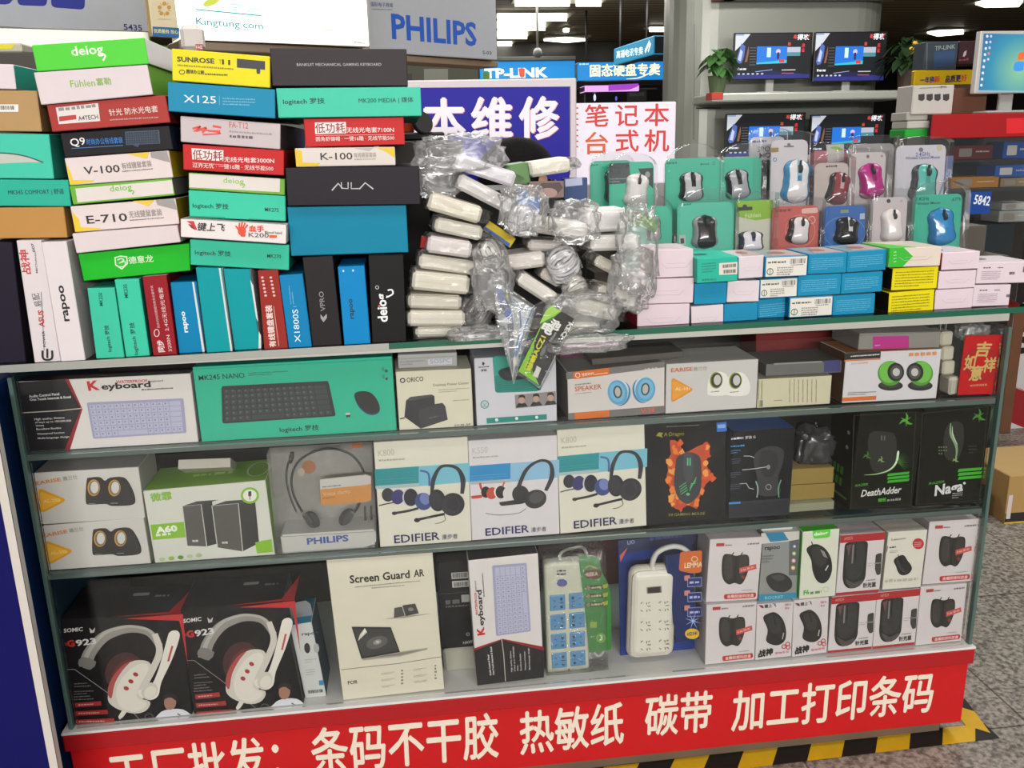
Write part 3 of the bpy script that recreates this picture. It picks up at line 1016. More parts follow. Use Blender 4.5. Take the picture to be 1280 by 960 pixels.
f = carton('keyboard_carton', 'white keyboard carton lying flat on the upper shelf, black panel at its left', 'carton', (130, 550), (993, 500), (78, 190), .05, {'F': 'd9d4d2', 'T': '2a2527', 'L': '1b191b', 'S': 'c5c0be'}, I1, YI, group=GA)
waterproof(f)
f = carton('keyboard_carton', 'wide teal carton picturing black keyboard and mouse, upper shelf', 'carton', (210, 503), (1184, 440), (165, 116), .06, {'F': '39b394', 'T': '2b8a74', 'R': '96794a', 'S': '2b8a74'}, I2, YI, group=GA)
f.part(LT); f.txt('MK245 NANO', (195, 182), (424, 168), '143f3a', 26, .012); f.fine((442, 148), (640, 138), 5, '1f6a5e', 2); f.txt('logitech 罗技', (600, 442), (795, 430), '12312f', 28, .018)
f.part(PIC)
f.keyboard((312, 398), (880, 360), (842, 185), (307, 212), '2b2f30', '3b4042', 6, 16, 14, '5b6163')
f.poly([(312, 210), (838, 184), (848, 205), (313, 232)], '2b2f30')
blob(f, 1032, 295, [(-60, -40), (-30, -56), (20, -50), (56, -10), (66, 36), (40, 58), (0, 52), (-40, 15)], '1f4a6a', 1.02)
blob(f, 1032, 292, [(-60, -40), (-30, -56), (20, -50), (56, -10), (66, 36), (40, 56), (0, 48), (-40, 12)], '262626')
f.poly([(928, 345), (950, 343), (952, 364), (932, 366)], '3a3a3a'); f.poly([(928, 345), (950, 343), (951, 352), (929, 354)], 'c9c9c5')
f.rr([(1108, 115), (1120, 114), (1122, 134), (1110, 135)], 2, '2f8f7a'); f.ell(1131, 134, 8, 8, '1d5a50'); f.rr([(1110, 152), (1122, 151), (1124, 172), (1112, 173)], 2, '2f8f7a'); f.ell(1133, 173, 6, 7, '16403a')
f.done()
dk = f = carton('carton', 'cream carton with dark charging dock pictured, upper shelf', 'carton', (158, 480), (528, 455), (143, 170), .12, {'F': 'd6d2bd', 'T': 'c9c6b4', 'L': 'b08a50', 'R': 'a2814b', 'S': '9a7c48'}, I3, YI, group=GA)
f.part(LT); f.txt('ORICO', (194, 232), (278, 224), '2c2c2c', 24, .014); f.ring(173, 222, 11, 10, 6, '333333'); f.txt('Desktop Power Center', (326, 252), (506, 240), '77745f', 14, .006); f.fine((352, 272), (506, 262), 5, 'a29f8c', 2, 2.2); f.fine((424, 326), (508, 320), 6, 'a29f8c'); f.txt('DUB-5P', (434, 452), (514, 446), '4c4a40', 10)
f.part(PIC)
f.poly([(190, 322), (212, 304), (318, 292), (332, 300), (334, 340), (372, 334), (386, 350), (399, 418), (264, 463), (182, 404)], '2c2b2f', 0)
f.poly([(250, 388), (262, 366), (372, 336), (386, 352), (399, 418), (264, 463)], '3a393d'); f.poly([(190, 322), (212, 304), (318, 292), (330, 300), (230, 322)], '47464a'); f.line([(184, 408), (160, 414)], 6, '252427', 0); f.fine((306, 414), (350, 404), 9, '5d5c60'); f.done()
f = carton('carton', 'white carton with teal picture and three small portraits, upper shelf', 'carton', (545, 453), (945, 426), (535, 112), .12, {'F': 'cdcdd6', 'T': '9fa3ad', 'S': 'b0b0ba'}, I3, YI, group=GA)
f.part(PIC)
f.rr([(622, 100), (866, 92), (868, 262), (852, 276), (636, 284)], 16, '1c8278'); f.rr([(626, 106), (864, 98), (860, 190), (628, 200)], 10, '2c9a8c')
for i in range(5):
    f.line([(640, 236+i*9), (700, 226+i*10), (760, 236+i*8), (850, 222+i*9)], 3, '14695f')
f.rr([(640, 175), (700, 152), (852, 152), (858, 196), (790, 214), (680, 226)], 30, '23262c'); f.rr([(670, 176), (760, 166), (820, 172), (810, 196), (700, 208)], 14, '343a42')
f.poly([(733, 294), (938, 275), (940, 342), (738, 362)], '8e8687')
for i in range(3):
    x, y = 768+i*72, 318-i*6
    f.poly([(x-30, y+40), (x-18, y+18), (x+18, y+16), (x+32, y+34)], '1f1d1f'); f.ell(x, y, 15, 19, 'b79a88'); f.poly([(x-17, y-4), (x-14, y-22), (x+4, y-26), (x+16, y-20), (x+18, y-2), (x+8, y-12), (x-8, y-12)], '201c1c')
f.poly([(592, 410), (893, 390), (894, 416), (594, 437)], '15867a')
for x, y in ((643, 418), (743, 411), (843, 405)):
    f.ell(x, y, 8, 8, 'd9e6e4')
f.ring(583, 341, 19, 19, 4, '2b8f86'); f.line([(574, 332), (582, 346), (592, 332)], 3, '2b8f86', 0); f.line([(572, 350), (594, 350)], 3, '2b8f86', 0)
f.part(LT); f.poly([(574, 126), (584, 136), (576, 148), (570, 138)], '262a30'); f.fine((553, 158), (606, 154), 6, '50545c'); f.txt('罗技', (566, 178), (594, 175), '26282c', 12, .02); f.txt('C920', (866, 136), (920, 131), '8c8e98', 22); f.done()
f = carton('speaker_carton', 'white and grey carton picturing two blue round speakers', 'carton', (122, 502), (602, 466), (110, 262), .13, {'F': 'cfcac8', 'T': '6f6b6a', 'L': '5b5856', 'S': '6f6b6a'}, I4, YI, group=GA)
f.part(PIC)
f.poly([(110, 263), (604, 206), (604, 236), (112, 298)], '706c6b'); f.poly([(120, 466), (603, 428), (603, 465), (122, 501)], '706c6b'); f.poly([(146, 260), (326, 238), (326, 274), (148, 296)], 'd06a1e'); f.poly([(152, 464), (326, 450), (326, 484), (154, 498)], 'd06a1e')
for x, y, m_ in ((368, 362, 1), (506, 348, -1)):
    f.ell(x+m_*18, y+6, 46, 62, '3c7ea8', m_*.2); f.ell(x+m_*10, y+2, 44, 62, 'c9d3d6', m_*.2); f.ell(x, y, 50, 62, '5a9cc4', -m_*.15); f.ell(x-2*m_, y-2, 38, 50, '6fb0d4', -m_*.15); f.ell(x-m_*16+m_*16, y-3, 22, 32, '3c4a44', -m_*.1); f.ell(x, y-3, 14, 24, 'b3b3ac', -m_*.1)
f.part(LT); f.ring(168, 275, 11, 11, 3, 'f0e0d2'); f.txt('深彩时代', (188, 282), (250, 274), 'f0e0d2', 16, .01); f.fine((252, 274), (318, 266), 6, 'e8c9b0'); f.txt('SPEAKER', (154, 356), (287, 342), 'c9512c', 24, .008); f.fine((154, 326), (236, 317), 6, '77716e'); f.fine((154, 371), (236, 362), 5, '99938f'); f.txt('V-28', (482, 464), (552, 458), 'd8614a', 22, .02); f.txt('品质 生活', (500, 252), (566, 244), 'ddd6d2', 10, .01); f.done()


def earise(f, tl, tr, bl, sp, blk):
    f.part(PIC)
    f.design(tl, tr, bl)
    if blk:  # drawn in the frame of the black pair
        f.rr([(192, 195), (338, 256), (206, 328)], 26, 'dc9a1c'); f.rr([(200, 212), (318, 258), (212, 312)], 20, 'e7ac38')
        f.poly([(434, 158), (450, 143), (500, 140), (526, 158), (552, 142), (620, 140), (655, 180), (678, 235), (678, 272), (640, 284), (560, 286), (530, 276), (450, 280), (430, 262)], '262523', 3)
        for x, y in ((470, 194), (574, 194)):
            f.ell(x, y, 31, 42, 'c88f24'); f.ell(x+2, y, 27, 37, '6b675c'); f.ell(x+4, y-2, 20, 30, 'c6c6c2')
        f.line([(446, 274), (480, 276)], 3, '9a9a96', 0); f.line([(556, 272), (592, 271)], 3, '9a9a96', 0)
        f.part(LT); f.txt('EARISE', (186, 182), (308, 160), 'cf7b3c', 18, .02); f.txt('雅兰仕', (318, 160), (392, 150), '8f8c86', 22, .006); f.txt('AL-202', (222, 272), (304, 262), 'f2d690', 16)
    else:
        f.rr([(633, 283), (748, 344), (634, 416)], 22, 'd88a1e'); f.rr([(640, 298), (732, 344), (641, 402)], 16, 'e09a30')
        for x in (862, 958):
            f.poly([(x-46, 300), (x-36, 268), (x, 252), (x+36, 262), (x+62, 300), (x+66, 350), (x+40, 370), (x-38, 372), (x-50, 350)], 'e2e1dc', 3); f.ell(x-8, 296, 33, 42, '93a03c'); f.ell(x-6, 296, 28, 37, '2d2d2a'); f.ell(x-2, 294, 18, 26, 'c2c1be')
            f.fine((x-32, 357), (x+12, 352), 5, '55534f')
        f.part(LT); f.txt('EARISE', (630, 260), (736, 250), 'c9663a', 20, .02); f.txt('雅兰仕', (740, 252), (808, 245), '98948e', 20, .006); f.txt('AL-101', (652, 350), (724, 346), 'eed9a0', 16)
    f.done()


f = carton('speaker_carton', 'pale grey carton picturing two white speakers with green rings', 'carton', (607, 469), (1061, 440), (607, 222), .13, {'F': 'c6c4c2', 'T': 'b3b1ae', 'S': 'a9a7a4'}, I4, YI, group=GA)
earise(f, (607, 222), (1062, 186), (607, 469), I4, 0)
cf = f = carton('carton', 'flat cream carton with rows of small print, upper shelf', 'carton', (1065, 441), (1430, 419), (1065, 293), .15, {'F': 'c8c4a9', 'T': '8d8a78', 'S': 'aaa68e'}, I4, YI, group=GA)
f.part(LT); f.bars((1072, 436), (1094, 434), 34, '3d3b33', 2, 8)
for i in range(7):
    f.fine((1230+i*22, 410), (1231+i*22, 296), 5, '8a866e', 1, seed=i)
f.fine((1074, 395), (1076, 300), 6, '8a866e'); f.fine((1090, 395), (1092, 300), 6, '8a866e'); f.fine((1150, 404), (1190, 402), 4, '6c6954'); f.done()
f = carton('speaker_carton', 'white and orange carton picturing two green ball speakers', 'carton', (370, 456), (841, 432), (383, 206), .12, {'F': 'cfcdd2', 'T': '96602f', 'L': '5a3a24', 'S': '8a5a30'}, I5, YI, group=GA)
f.part(PIC)
f.poly([(383, 206), (564, 196), (562, 230), (381, 240)], '1f1d1e'); f.poly([(381, 241), (562, 231), (561, 238), (381, 248)], 'cf7a40'); f.poly([(371, 428), (541, 418), (540, 438), (370, 448)], 'cf6a2a')
for x, m_ in ((612, 1), (760, -1)):
    f.ell(x, 368, 62, 25, '262624'); f.ell(x-m_*4, 362, 50, 18, '3a3a37')
    f.ell(x-m_*2, 306, 62, 62, '4f9233', 0); f.ell(x-m_*8, 300, 48, 54, '6cb548'); f.ell(x+m_*26, 300, 42, 46, '232322', 0); f.ell(x+m_*28, 300, 30, 34, '4c4c4a'); f.ell(x+m_*28, 300, 18, 20, 'bdbdbb')
f.part(LT); f.fine((412, 224), (555, 214), 7, 'd8d4d2'); f.txt('D-G99', (416, 262), (498, 257), 'c98a5a', 10, 0); f.fine((398, 406), (540, 400), 5, '77757c', 2)
for i in range(5):
    f.rr([(705+i*29, 204-i*1.5), (725+i*29, 203-i*1.5), (725+i*29, 220-i*1.5), (705+i*29, 221-i*1.5)], 4, 'd98a5c')
f.done()
# small loose goods on the upper shelf
cs = f = carton('case', 'clear grey plastic case lying on the cream carton', 'case', (-12, 322), (372, 302), (-12, 262), .12, {'F': '6a6a68', 'S': '575756'}, I5, .03)
f.part('label_strip', 'blue paper seen through the plastic'); f.poly([(280, 244), (360, 240), (360, 298), (280, 300)], '3a3c70'); f.poly([(30, 256), (270, 244), (270, 252), (30, 264)], '8b8b88'); f.done()
f = carton('box', 'clear box with magenta card on top of the green speaker carton', 'box', (450, 190), (856, 178), (448, 108), .12, {'F': '8d8a86', 'T': 'aaa7a2', 'S': '8d8a86'}, I5, .03)
f.part('card', 'magenta card'); f.poly([(524, 122), (705, 118), (704, 180), (524, 186)], 'b72d86'); f.fine((534, 170), (560, 168), 6, 'e0a8cc'); f.done()
f = carton('carton', 'dark red carton far back on the upper shelf', 'carton', (-60, 250), (372, 205), (-60, 105), .1, {'F': '6e2a2a', 'S': '5a2020'}, I5, .2)
wr = f = carton('carton', 'pale wrapped carton resting on the charging dock carton', 'carton', (152, 163), (446, 150), (122, 96), .15, {'F': 'a9a9a9', 'T': 'b5b5b3', 'S': '8d8d8d'}, I3, .035)
f.part(LT); f.fine((160, 134), (285, 126), 8, '8b8b8d', 2, 1.6); f.rr([(300, 116), (420, 108), (420, 140), (300, 146)], 4, 'c2c3cc'); f.txt('SOSPC', (312, 138), (414, 131), '8c92ac', 22, .004); f.done()
f = carton('carton', 'dark grey carton lying on the blue speaker carton', 'carton', (240, 226), (700, 186), (236, 196), .1, {'F': '5a5450', 'T': '37332f', 'S': '37332f'}, I4, .05)
f = carton('carton', 'purple carton lying behind the blue speaker carton', 'carton', (80, 240), (380, 222), (80, 118), .08, {'F': '6f3556', 'T': '8c6a78', 'S': '5a2c46'}, I4, .16)
# chargers
for i, (a, b, c) in enumerate((((862, 172), (924, 168), (852, 102)), ((868, 246), (930, 242), (862, 176)), ((872, 318), (936, 312), (866, 250)))):
    f = carton('wall_charger', ('cream plug charger on top of its short stack', 'cream plug charger in the middle of its short stack', 'cream plug charger lowest of its short stack')[i]+' by the red envelope', 'charger', a, b, c, .05, 'bdb9a8', I5, .03, group='plug chargers stacked beside the red envelope', bev=.004)
    if i == 0:
        bm = bmesh.new()
        for x in (-.005, .008):
            bbox(bm, x-.001, x+.001, .02, .026, f.H-.001, f.H+.014, 0, .0004)
        mk('plug_pin', bm, M('c9c9c4', .3, .8), f.o)
f = carton('wall_charger', 'short white charger standing at the foot of the red envelope', 'charger', (905, 418), (956, 412), (903, 330), .04, 'c3c0b4', I5, .02, bev=.004)
f.part('vent'); [f.line([(912+i*8, 404-i), (911+i*8, 345-i)], 2.5, '8e8b80', 0) for i in range(5)]; f.done()
# red envelope
f = carton('red_envelope', 'red paper envelope with gold brush characters leaning behind the glass', 'envelope', (947, 416), (1122, 410), (989, 118), .003, {'F': 'b91f22', 'S': '9a1a1c'}, I5, .012, bev=.0005)
f.part(PIC); f.ring(1066, 258, 82, 82, 6, '8c1a1e'); f.ring(1066, 258, 68, 70, 5, '941a1e')
f.part(LT)
for ch, a, b in (('吉', (1036, 222), (1108, 222)), ('如', (976, 290), (1034, 286)), ('祥', (1072, 302), (1132, 298)), ('意', (1002, 344), (1068, 340))):
    f.txt(ch, a, b, 'c6a864', 72, .03, .12)
f.fine((1008, 372), (1092, 368), 11, 'c87a58'); f.done()
# crumpled clear bag by the envelope
def bag(name, label, center, rx, ry, rz, seed, mat, cat_='bag', amp=.35, fr=2.2, group=None, parent=None, sub=4, mw=None):
    bm = bmesh.new()
    bmesh.ops.create_icosphere(bm, subdivisions=sub, radius=1)
    for v in bm.verts:
        p = v.co.copy()
        q = Vector(tuple(math.copysign(abs(a)**.62, a) for a in p))
        d = 1+amp*(noise.noise(p*fr+Vector((seed, 0, 0)))*.6+noise.noise(p*fr*2.7+Vector((0, seed, 0)))*.5+abs(noise.noise(p*fr*4+Vector((0, 0, seed))))*.35-.2)
        v.co = Vector((q.x*rx*d, q.y*ry*d, q.z*rz*d))
    o = mk(name, bm, mat, parent, mw if mw is not None else (Matrix.Translation(center) if parent is None else None), True)
    if parent is None:
        tag(o, label, cat_, group)
    return o


BAGM = CLEAR(.95, .13, .12, .5, 30, .10)
p = onY((1018, 95), .06, I5)
bag('plastic_bag', 'crumpled clear plastic bag hanging above the red envelope', p, .034, .03, .020, 3, BAGM)

# ------------------------------------------------------------------ lower glass shelf
f2 = carton('speaker_carton', 'white carton with black speaker pair, lower one of two at left', 'carton', (236, 640), (757, 594), (200, 390), .12, {'F': 'c5c2bd', 'S': 'b0ada8'}, I6, YI, group=GB)
earise(f2, (158, 124), (692, 88), (199, 384), I6, 1)
f2 = carton('speaker_carton', 'white carton with black speaker pair, stacked on its twin', 'carton', (198, 384), (726, 350), (156, 126), .12, {'F': 'c5c2bd', 'T': '9b9995', 'S': 'b0ada8'}, I6, YI, group=GB)
earise(f2, (158, 124), (692, 88), (199, 384), I6, 1)
f = carton('speaker_carton', 'white and lime green carton picturing two tall black speakers', 'carton', (778, 594), (1375, 536), (728, 214), .13, {'F': 'cbcdc4', 'T': '6f9f22', 'S': '7fae34'}, I6, YI, group=GB)
f.part(PIC)
f.poly([(752, 384), (926, 368), (930, 446), (764, 460)], '7fb52c')
for q, side, top in ((((912, 290), (1006, 282), (1034, 492), (936, 488)), ((1006, 282), (1060, 262), (1086, 478), (1034, 492)), ((912, 290), (985, 266), (1095, 258), (1006, 282))),
                     (((1060, 288), (1192, 276), (1214, 516), (1088, 496)), ((1192, 276), (1275, 256), (1296, 474), (1214, 516)), ((1060, 288), (1130, 264), (1275, 254), (1192, 276)))):
    f.poly(side, '2e2d2b'); f.poly(top, '3a3936'); f.poly(q, '504e4b'); f.line([q[3], q[0], q[1], q[2]], 5, 'b9b7b0', 0); f.txt('微霏', (q[0][0]+50, q[3][1]-18), (q[0][0]+80, q[3][1]-19), 'd5d3cc', 11, .02)
f.ring(1250, 236, 40, 36, 11, '7fb52c'); f.ell(1250, 236, 34, 30, 'dfe0d8'); f.rr([(1242, 215), (1258, 214), (1258, 240), (1242, 241)], 6, '3e3d3a'); f.line([(1250, 240), (1250, 258)], 4, '3e3d3a', 0)
f.poly([(1276, 470), (1358, 454), (1365, 518), (1286, 526)], '7fb52c', 0); 
for i, c_ in enumerate(('a6b98a', '8fb04c', '5f8f2a', 'b2bf98', '9fb87a')):
    f.ell(812+i*46, 555-i*5, 15, 10, c_)
f.part(LT); f.txt('微霏', (758, 268), (862, 256), '86b83a', 42, .025); f.txt('A60', (782, 424), (890, 412), 'e6ecd8', 30, .05); f.fine((782, 440), (856, 432), 14, 'dfe8cc'); f.done()
t = f.T(); t.part(LT); t.fine((.35, .45), (.50, .45), .10, 'a9c46a'); t.fine((.53, .45), (.68, .45), .14, 'a9c46a'); t.ring(.9, .55, .09, .33, .014, 'b7cc86'); t.done()
f = carton('paper_card', 'stiff white card lying on top of the lime green carton', 'card', (890, 106), (1152, 96), (866, 60), .06, {'F': 'b9b5a8', 'S': 'b0ac9f'}, I6, .05, bev=.0005, lean=.5)


def edifier(f, kind):
    f.design((597, 52), (1057, 18), (622, 580))
    f.part(PIC)
    if kind == 'blue':
        f.poly([(600, 182), (815, 165), (816, 248), (603, 264)], '1f8a92'); f.poly([(815, 165), (1066, 146), (1068, 240), (816, 264)], '6fb4c8'); f.poly([(603, 264), (816, 248), (816, 266), (604, 280)], '9db4b8')
        a, b, c = '22222c', '2c2b3c', '2e2d66'
    else:
        f.poly([(600, 182), (815, 165), (816, 248), (603, 264)], '1f86c2'); f.poly([(815, 165), (1066, 146), (1068, 240), (816, 264)], '86b4d2'); f.poly([(603, 264), (816, 248), (816, 266), (604, 280)], 'a3abb0')
        a, b, c = '262628', '3b3b3d', 'c03a2c'
    if kind == 'blue':
        f.ell(663, 308, 30, 34, a); f.ell(712, 318, 32, 38, c, .3); f.ell(774, 320, 40, 46, 'b9b9cc'); f.ell(776, 320, 35, 44, '1f1f26'); f.line([(618, 362), (650, 354), (690, 346)], 6, a)
        f.line([(822, 186), (862, 200), (868, 262)], 10, '3f5a92'); f.ell(838, 340, 42, 44, '34457a', -.3); f.ell(846, 326, 26, 30, '6a7ab2', -.3); f.line([(690, 400), (760, 388), (812, 374)], 13, '1d1d20'); f.ell(694, 400, 13, 9, '161618')
        f.line([(880, 300), (888, 230), (918, 172), (960, 160), (1008, 176), (1034, 230), (1030, 300)], [16, 22, 16, 14, 18, 26, 18], a)
        f.ell(907, 334, 42, 56, '18181b', -.15); f.ell(900, 334, 30, 46, '2a2a30', -.15)
        f.ell(984, 354, 60, 58, '1e1e24', -.5); f.ell(974, 360, 46, 46, '2b2b34', -.5); f.ell(984, 354, 30, 34, '1c1c22', -.5)
        f.line([(800, 434), (870, 418), (944, 402)], 13, '1b1b1d'); f.ell(806, 434, 15, 11, '141416'); f.line([(940, 408), (948, 430), (925, 446), (895, 452)], 3, '2d2d33')
    else:
        f.line([(660, 270), (668, 300), (690, 322)], 12, 'b8402f'); f.ell(690, 318, 24, 30, '231f1f'); f.ell(722, 324, 28, 32, 'bd4632', .3); f.ell(768, 316, 36, 38, 'dcd8d6'); f.ell(768, 318, 28, 34, '211f20'); f.ell(820, 326, 42, 40, 'cfcccb', .2); f.line([(786, 262), (776, 288)], 9, 'c0584a', 0); f.rr([(614, 338), (672, 332), (674, 348), (618, 354)], 8, 'bd3f30')
        f.line([(855, 300), (890, 210), (935, 165), (985, 150), (1022, 172), (1030, 235), (1000, 310)], [22, 20, 15, 14, 18, 26, 18], '2c2c2e')
        f.ell(870, 330, 44, 48, '232325', -.3); f.ell(948, 355, 58, 50, '2a2a2c', -.3); f.ell(952, 346, 40, 30, '464648', -.3); f.rr([(756, 372), (900, 350), (910, 366), (880, 380), (770, 392)], 9, '202022'); f.line([(690, 430), (760, 440), (860, 430), (900, 405)], 4, '77777a')
    f.part(LT); f.txt('K800' if kind == 'blue' else 'K550', (620, 118), (698, 110), 'b4b2a6', 32, 0); f.fine((622, 142), (750, 132), 9, 'a7a598'); f.fine((612, 236), (800, 222), 4, '3f9ca4' if kind == 'blue' else '59a4d2', 3, 3)
    f.txt('EDIFIER', (692, 552), (920, 533), '24245a', 42, .014); f.txt('漫步者', (930, 534), (1010, 528), '5b5b72', 26, .008); f.done()


e1 = f = carton('headset_carton', 'cream headset carton with teal band, beside the clear headset pack', 'carton', (622, 582), (1079, 548), (597, 52), .09, {'F': 'd5d3c4', 'T': 'c2c0b2', 'S': 'b9b7a9'}, I7, YI, group=GB)
edifier(f, 'blue')
e2 = f = carton('headset_carton', 'white headset carton with bright blue band, middle of the three', 'carton', (590, 676), (699.6, 667.5), (585.6, 551), .09, {'F': 'd2ced2', 'T': 'bab8ba', 'S': 'b4b0b4'}, PX, YI, group=GB)
edifier(f, 'grey')
e3 = f = carton('headset_carton', 'cream headset carton with teal band, beside the flaming mouse carton', 'carton', (402, 590), (836, 548), (400, 70), .09, {'F': 'd5d3c4', 'T': 'c2c0b2', 'S': 'b9b7a9'}, I8, YI, group=GB)
edifier(f, 'blue')


def mouse2(f, cx, cy, w_, h_, rot=0., c='222122', hi='4a4a4c', wheel='0f0f10'):
    P = [(-.42, -.38), (-.28, -.5), (0, -.53), (.28, -.5), (.42, -.38), (.44, -.1), (.5, .15), (.44, .38), (.22, .5), (0, .53), (-.22, .5), (-.44, .38), (-.5, .15), (-.44, -.1)]

    def R(p):
        x, y = p[0]*w_, p[1]*h_
        return (cx+x*math.cos(rot)-y*math.sin(rot), cy+x*math.sin(rot)+y*math.cos(rot))
    f.poly([R(p) for p in P], c, 3)
    f.poly([R(p) for p in ((-.3, .1), (-.24, -.36), (-.1, -.44), (-.12, .1), (0, .36), (-.2, .34))], hi, 3)
    f.line([R((0, -.52)), R((0, -.02))], max(1.2, w_*.025), wheel, 0)
    f.rr([R((-.06, -.4)), R((.06, -.4)), R((.06, -.2)), R((-.06, -.2))], w_*.03, wheel)


m1 = f = carton('mouse_carton', 'black mouse carton with orange flames around the pictured mouse', 'carton', (808.5, 657), (907, 646), (809.5, 530), .09, {'F': '171516', 'T': '232122', 'S': '131213'}, PX, YI, group=GB)
f.z = I8
f.part(PIC, 'orange flames and grey mouse')
rn = random.Random(4)
FL = ['d4561c', 'e07a2a', 'c7401a', 'e59a45']
fl = [(950, 120), (1000, 135), (1010, 180), (1040, 178), (1090, 150), (1140, 140), (1148, 190), (1128, 230), (1150, 280), (1165, 305), (1130, 340), (1110, 380), (1090, 425), (1085, 465), (1040, 445), (1000, 470), (960, 450), (945, 420), (955, 370), (930, 320), (940, 270), (935, 220), (955, 190)]
f.poly(fl, 'b8481c', 2)
for i in range(70):
    a = rn.choice(fl)
    t_ = rn.uniform(.0, .4)
    x, y = a[0]*(1-t_)+1040*t_, a[1]*(1-t_)+300*t_
    s_ = rn.uniform(8, 20)
    q = [(x+s_*rn.uniform(.4, 1.3)*math.cos(k*PI/4), y+s_*1.3*rn.uniform(.4, 1.3)*math.sin(k*PI/4)) for k in range(8)]
    f.poly(q, rn.choice(FL), 2)
f.poly([(980, 208), (1010, 186), (1040, 178), (1075, 186), (1100, 215), (1104, 330), (1090, 390), (1050, 430), (1020, 432), (985, 400), (968, 340), (972, 270)], '2c2f33', 3)
f.poly([(1015, 190), (1060, 190), (1062, 300), (1040, 330), (1018, 300)], '3a3d42', 2)
for x in (1035, 1047):
    f.line([(x, 206), (x, 244)], 6, '5fc487', 0)
for i in range(4):
    f.line([(992+i*3, 352+i*12), (1028+i*2, 328+i*12)], 4, '49b36d', 0); f.line([(1044+i*2, 340-i*12+30), (1078-i*2, 302+i*10)], 4, '49b36d', 0)
f.ell(1036, 386, 9, 7, '52bf78')
f.rr([(1178, 30), (1228, 26), (1230, 72), (1180, 76)], 5, '2b66b8'); f.rr([(1184, 40), (1222, 37), (1223, 55), (1185, 58)], 3, '7aa4dc')
f.part(LT); f.poly([(876, 95), (890, 78), (912, 80), (905, 92), (910, 104), (890, 98)], '8f8a28', 0); f.txt('A·Dragon', (916, 98), (1016, 92), '8a8626', 20, .008); f.fine((928, 52), (1094, 44), 6, '6a6867'); f.txt('X4 GAMING MOUSE', (936, 496), (1120, 488), '8f8a3a', 14, .008); f.done()
m2 = f = carton('mouse_carton', 'black and blue mouse carton beside the flaming one, lines pointing at mouse', 'carton', (155, 512), (386, 496), (150, 182), .11, {'F': '15171b', 'T': '1d4f8f', 'S': '101216'}, J1, YI, group=GB)
f.part(PIC)
f.poly([(258, 262), (300, 238), (345, 240), (366, 262), (358, 310), (342, 360), (350, 420), (268, 422), (264, 360), (250, 300)], '2b2c2e', 3); f.poly([(280, 256), (330, 256), (344, 300), (322, 350), (290, 350), (270, 300)], '1d1e20', 3); f.ell(306, 316, 7, 9, '7b7b7d')
f.line([(262, 432), (266, 398), (258, 370)], 4, '8fae9a'); f.line([(346, 432), (344, 398), (354, 365)], 4, '5fa07a')
for q in (((212, 274), (236, 274), (252, 280)), ((206, 327), (256, 322), (300, 315)), ((196, 380), (222, 378), (232, 396), (250, 400))):
    f.line(q, 2.5, 'b9bcc0', 0)
f.poly([(154, 450), (384, 434), (386, 496), (156, 511)], '1d2430'); f.poly([(158, 458), (378, 443), (380, 490), (160, 504)], '14181f'); f.poly([(155, 450), (200, 447), (200, 455), (155, 458)], '2f7fc0'); f.ring(306, 392, 10, 10, 3, '8b8c90')
f.part(LT); f.fine((164, 212), (210, 208), 8, 'c8cacd'); f.txt('罗技 G', (218, 210), (256, 206), 'c8cacd', 12, .01); f.fine((162, 240), (214, 236), 6, '3f8fd0', 1); f.fine((162, 256), (200, 253), 4, '4b6f8f', 2)
for y in (288, 340, 385):
    f.fine((160, y), (200, y-3), 3.5, '3a4a5c', 3, 2.2)
f.done()
GR = '4f9e2f'


def claw(f, x, y, s, c):
    for k in range(3):
        a = -PI/2+k*2*PI/3
        f.line([(x, y), (x+s*.5*math.cos(a+.35), y+s*.5*math.sin(a+.35)), (x+s*math.cos(a), y+s*math.sin(a))], [s*.34, s*.3, s*.08], c)
        f.line([(x, y), (x+s*.8*math.cos(a+1.0), y+s*.8*math.sin(a+1.0))], [s*.2, s*.05], c, 0)


m3 = f = carton('mouse_carton', 'black mouse carton with a green glow around the dark mouse', 'carton', (612, 481), (853, 471), (626, 110), .12, {'F': '191a15', 'T': '22231f', 'L': '121310', 'S': '121310'}, J1, YI, group=GB)
f.part(PIC)
f.line([(632, 120), (868, 106), (848, 462), (620, 472), (632, 120)], 1.5, '3c4034', 0)
claw(f, 830, 138, 28, GR)
f.poly([(690, 190), (760, 182), (790, 200), (792, 270), (770, 330), (720, 340), (692, 300)], '22231f', 3)
for x in (737, 748):
    f.line([(x, 196), (x, 214)], 4, '5c6a52', 0)
f.line([(800, 258), (792, 298), (768, 326), (720, 342), (670, 346)], [10, 9, 6, 4, 1], '9cc08a'); f.line([(800, 254), (796, 290), (778, 316), (752, 334)], [5, 5, 3, 1], 'e0ead2')
for k in range(9):
    a = -1.0+k*.22
    f.line([(796, 296), (796+46*math.cos(a), 296+46*math.sin(a))], [4, .6], '2f5f22', 0)
claw(f, 734, 288, 15, '7d9a5a'); claw(f, 680, 272, 18, '3f6a2c')
for i in range(3):
    f.poly([(760, 340+i*13), (842, 332+i*13), (838, 342+i*13), (756, 350+i*13)], '35a324')
f.part(LT); f.txt('RAZER', (634, 390), (684, 384), '3f8f2c', 9, .02, .2); f.txt('DeathAdder', (656, 428), (810, 412), 'd2d4ce', 26, .02, .25); f.txt('蝰蛇', (722, 448), (752, 445), '4fae34', 14, .02); f.fine((756, 445), (812, 440), 9, '8f918a'); f.done()
l = f.L(); l.part(LT)
for j in range(2):
    for i in range(4):
        l.rect(.12+.24*i*.6, .30-j*.12, .22+.24*i*.6, .38-j*.12, '2f7f22')
l.rect(.1, .08, .9, .10, '2f7f22'); l.ell(.7, .75, .05, .02, '8f918a'); l.ell(.7, .6, .05, .02, '8f918a'); l.done()
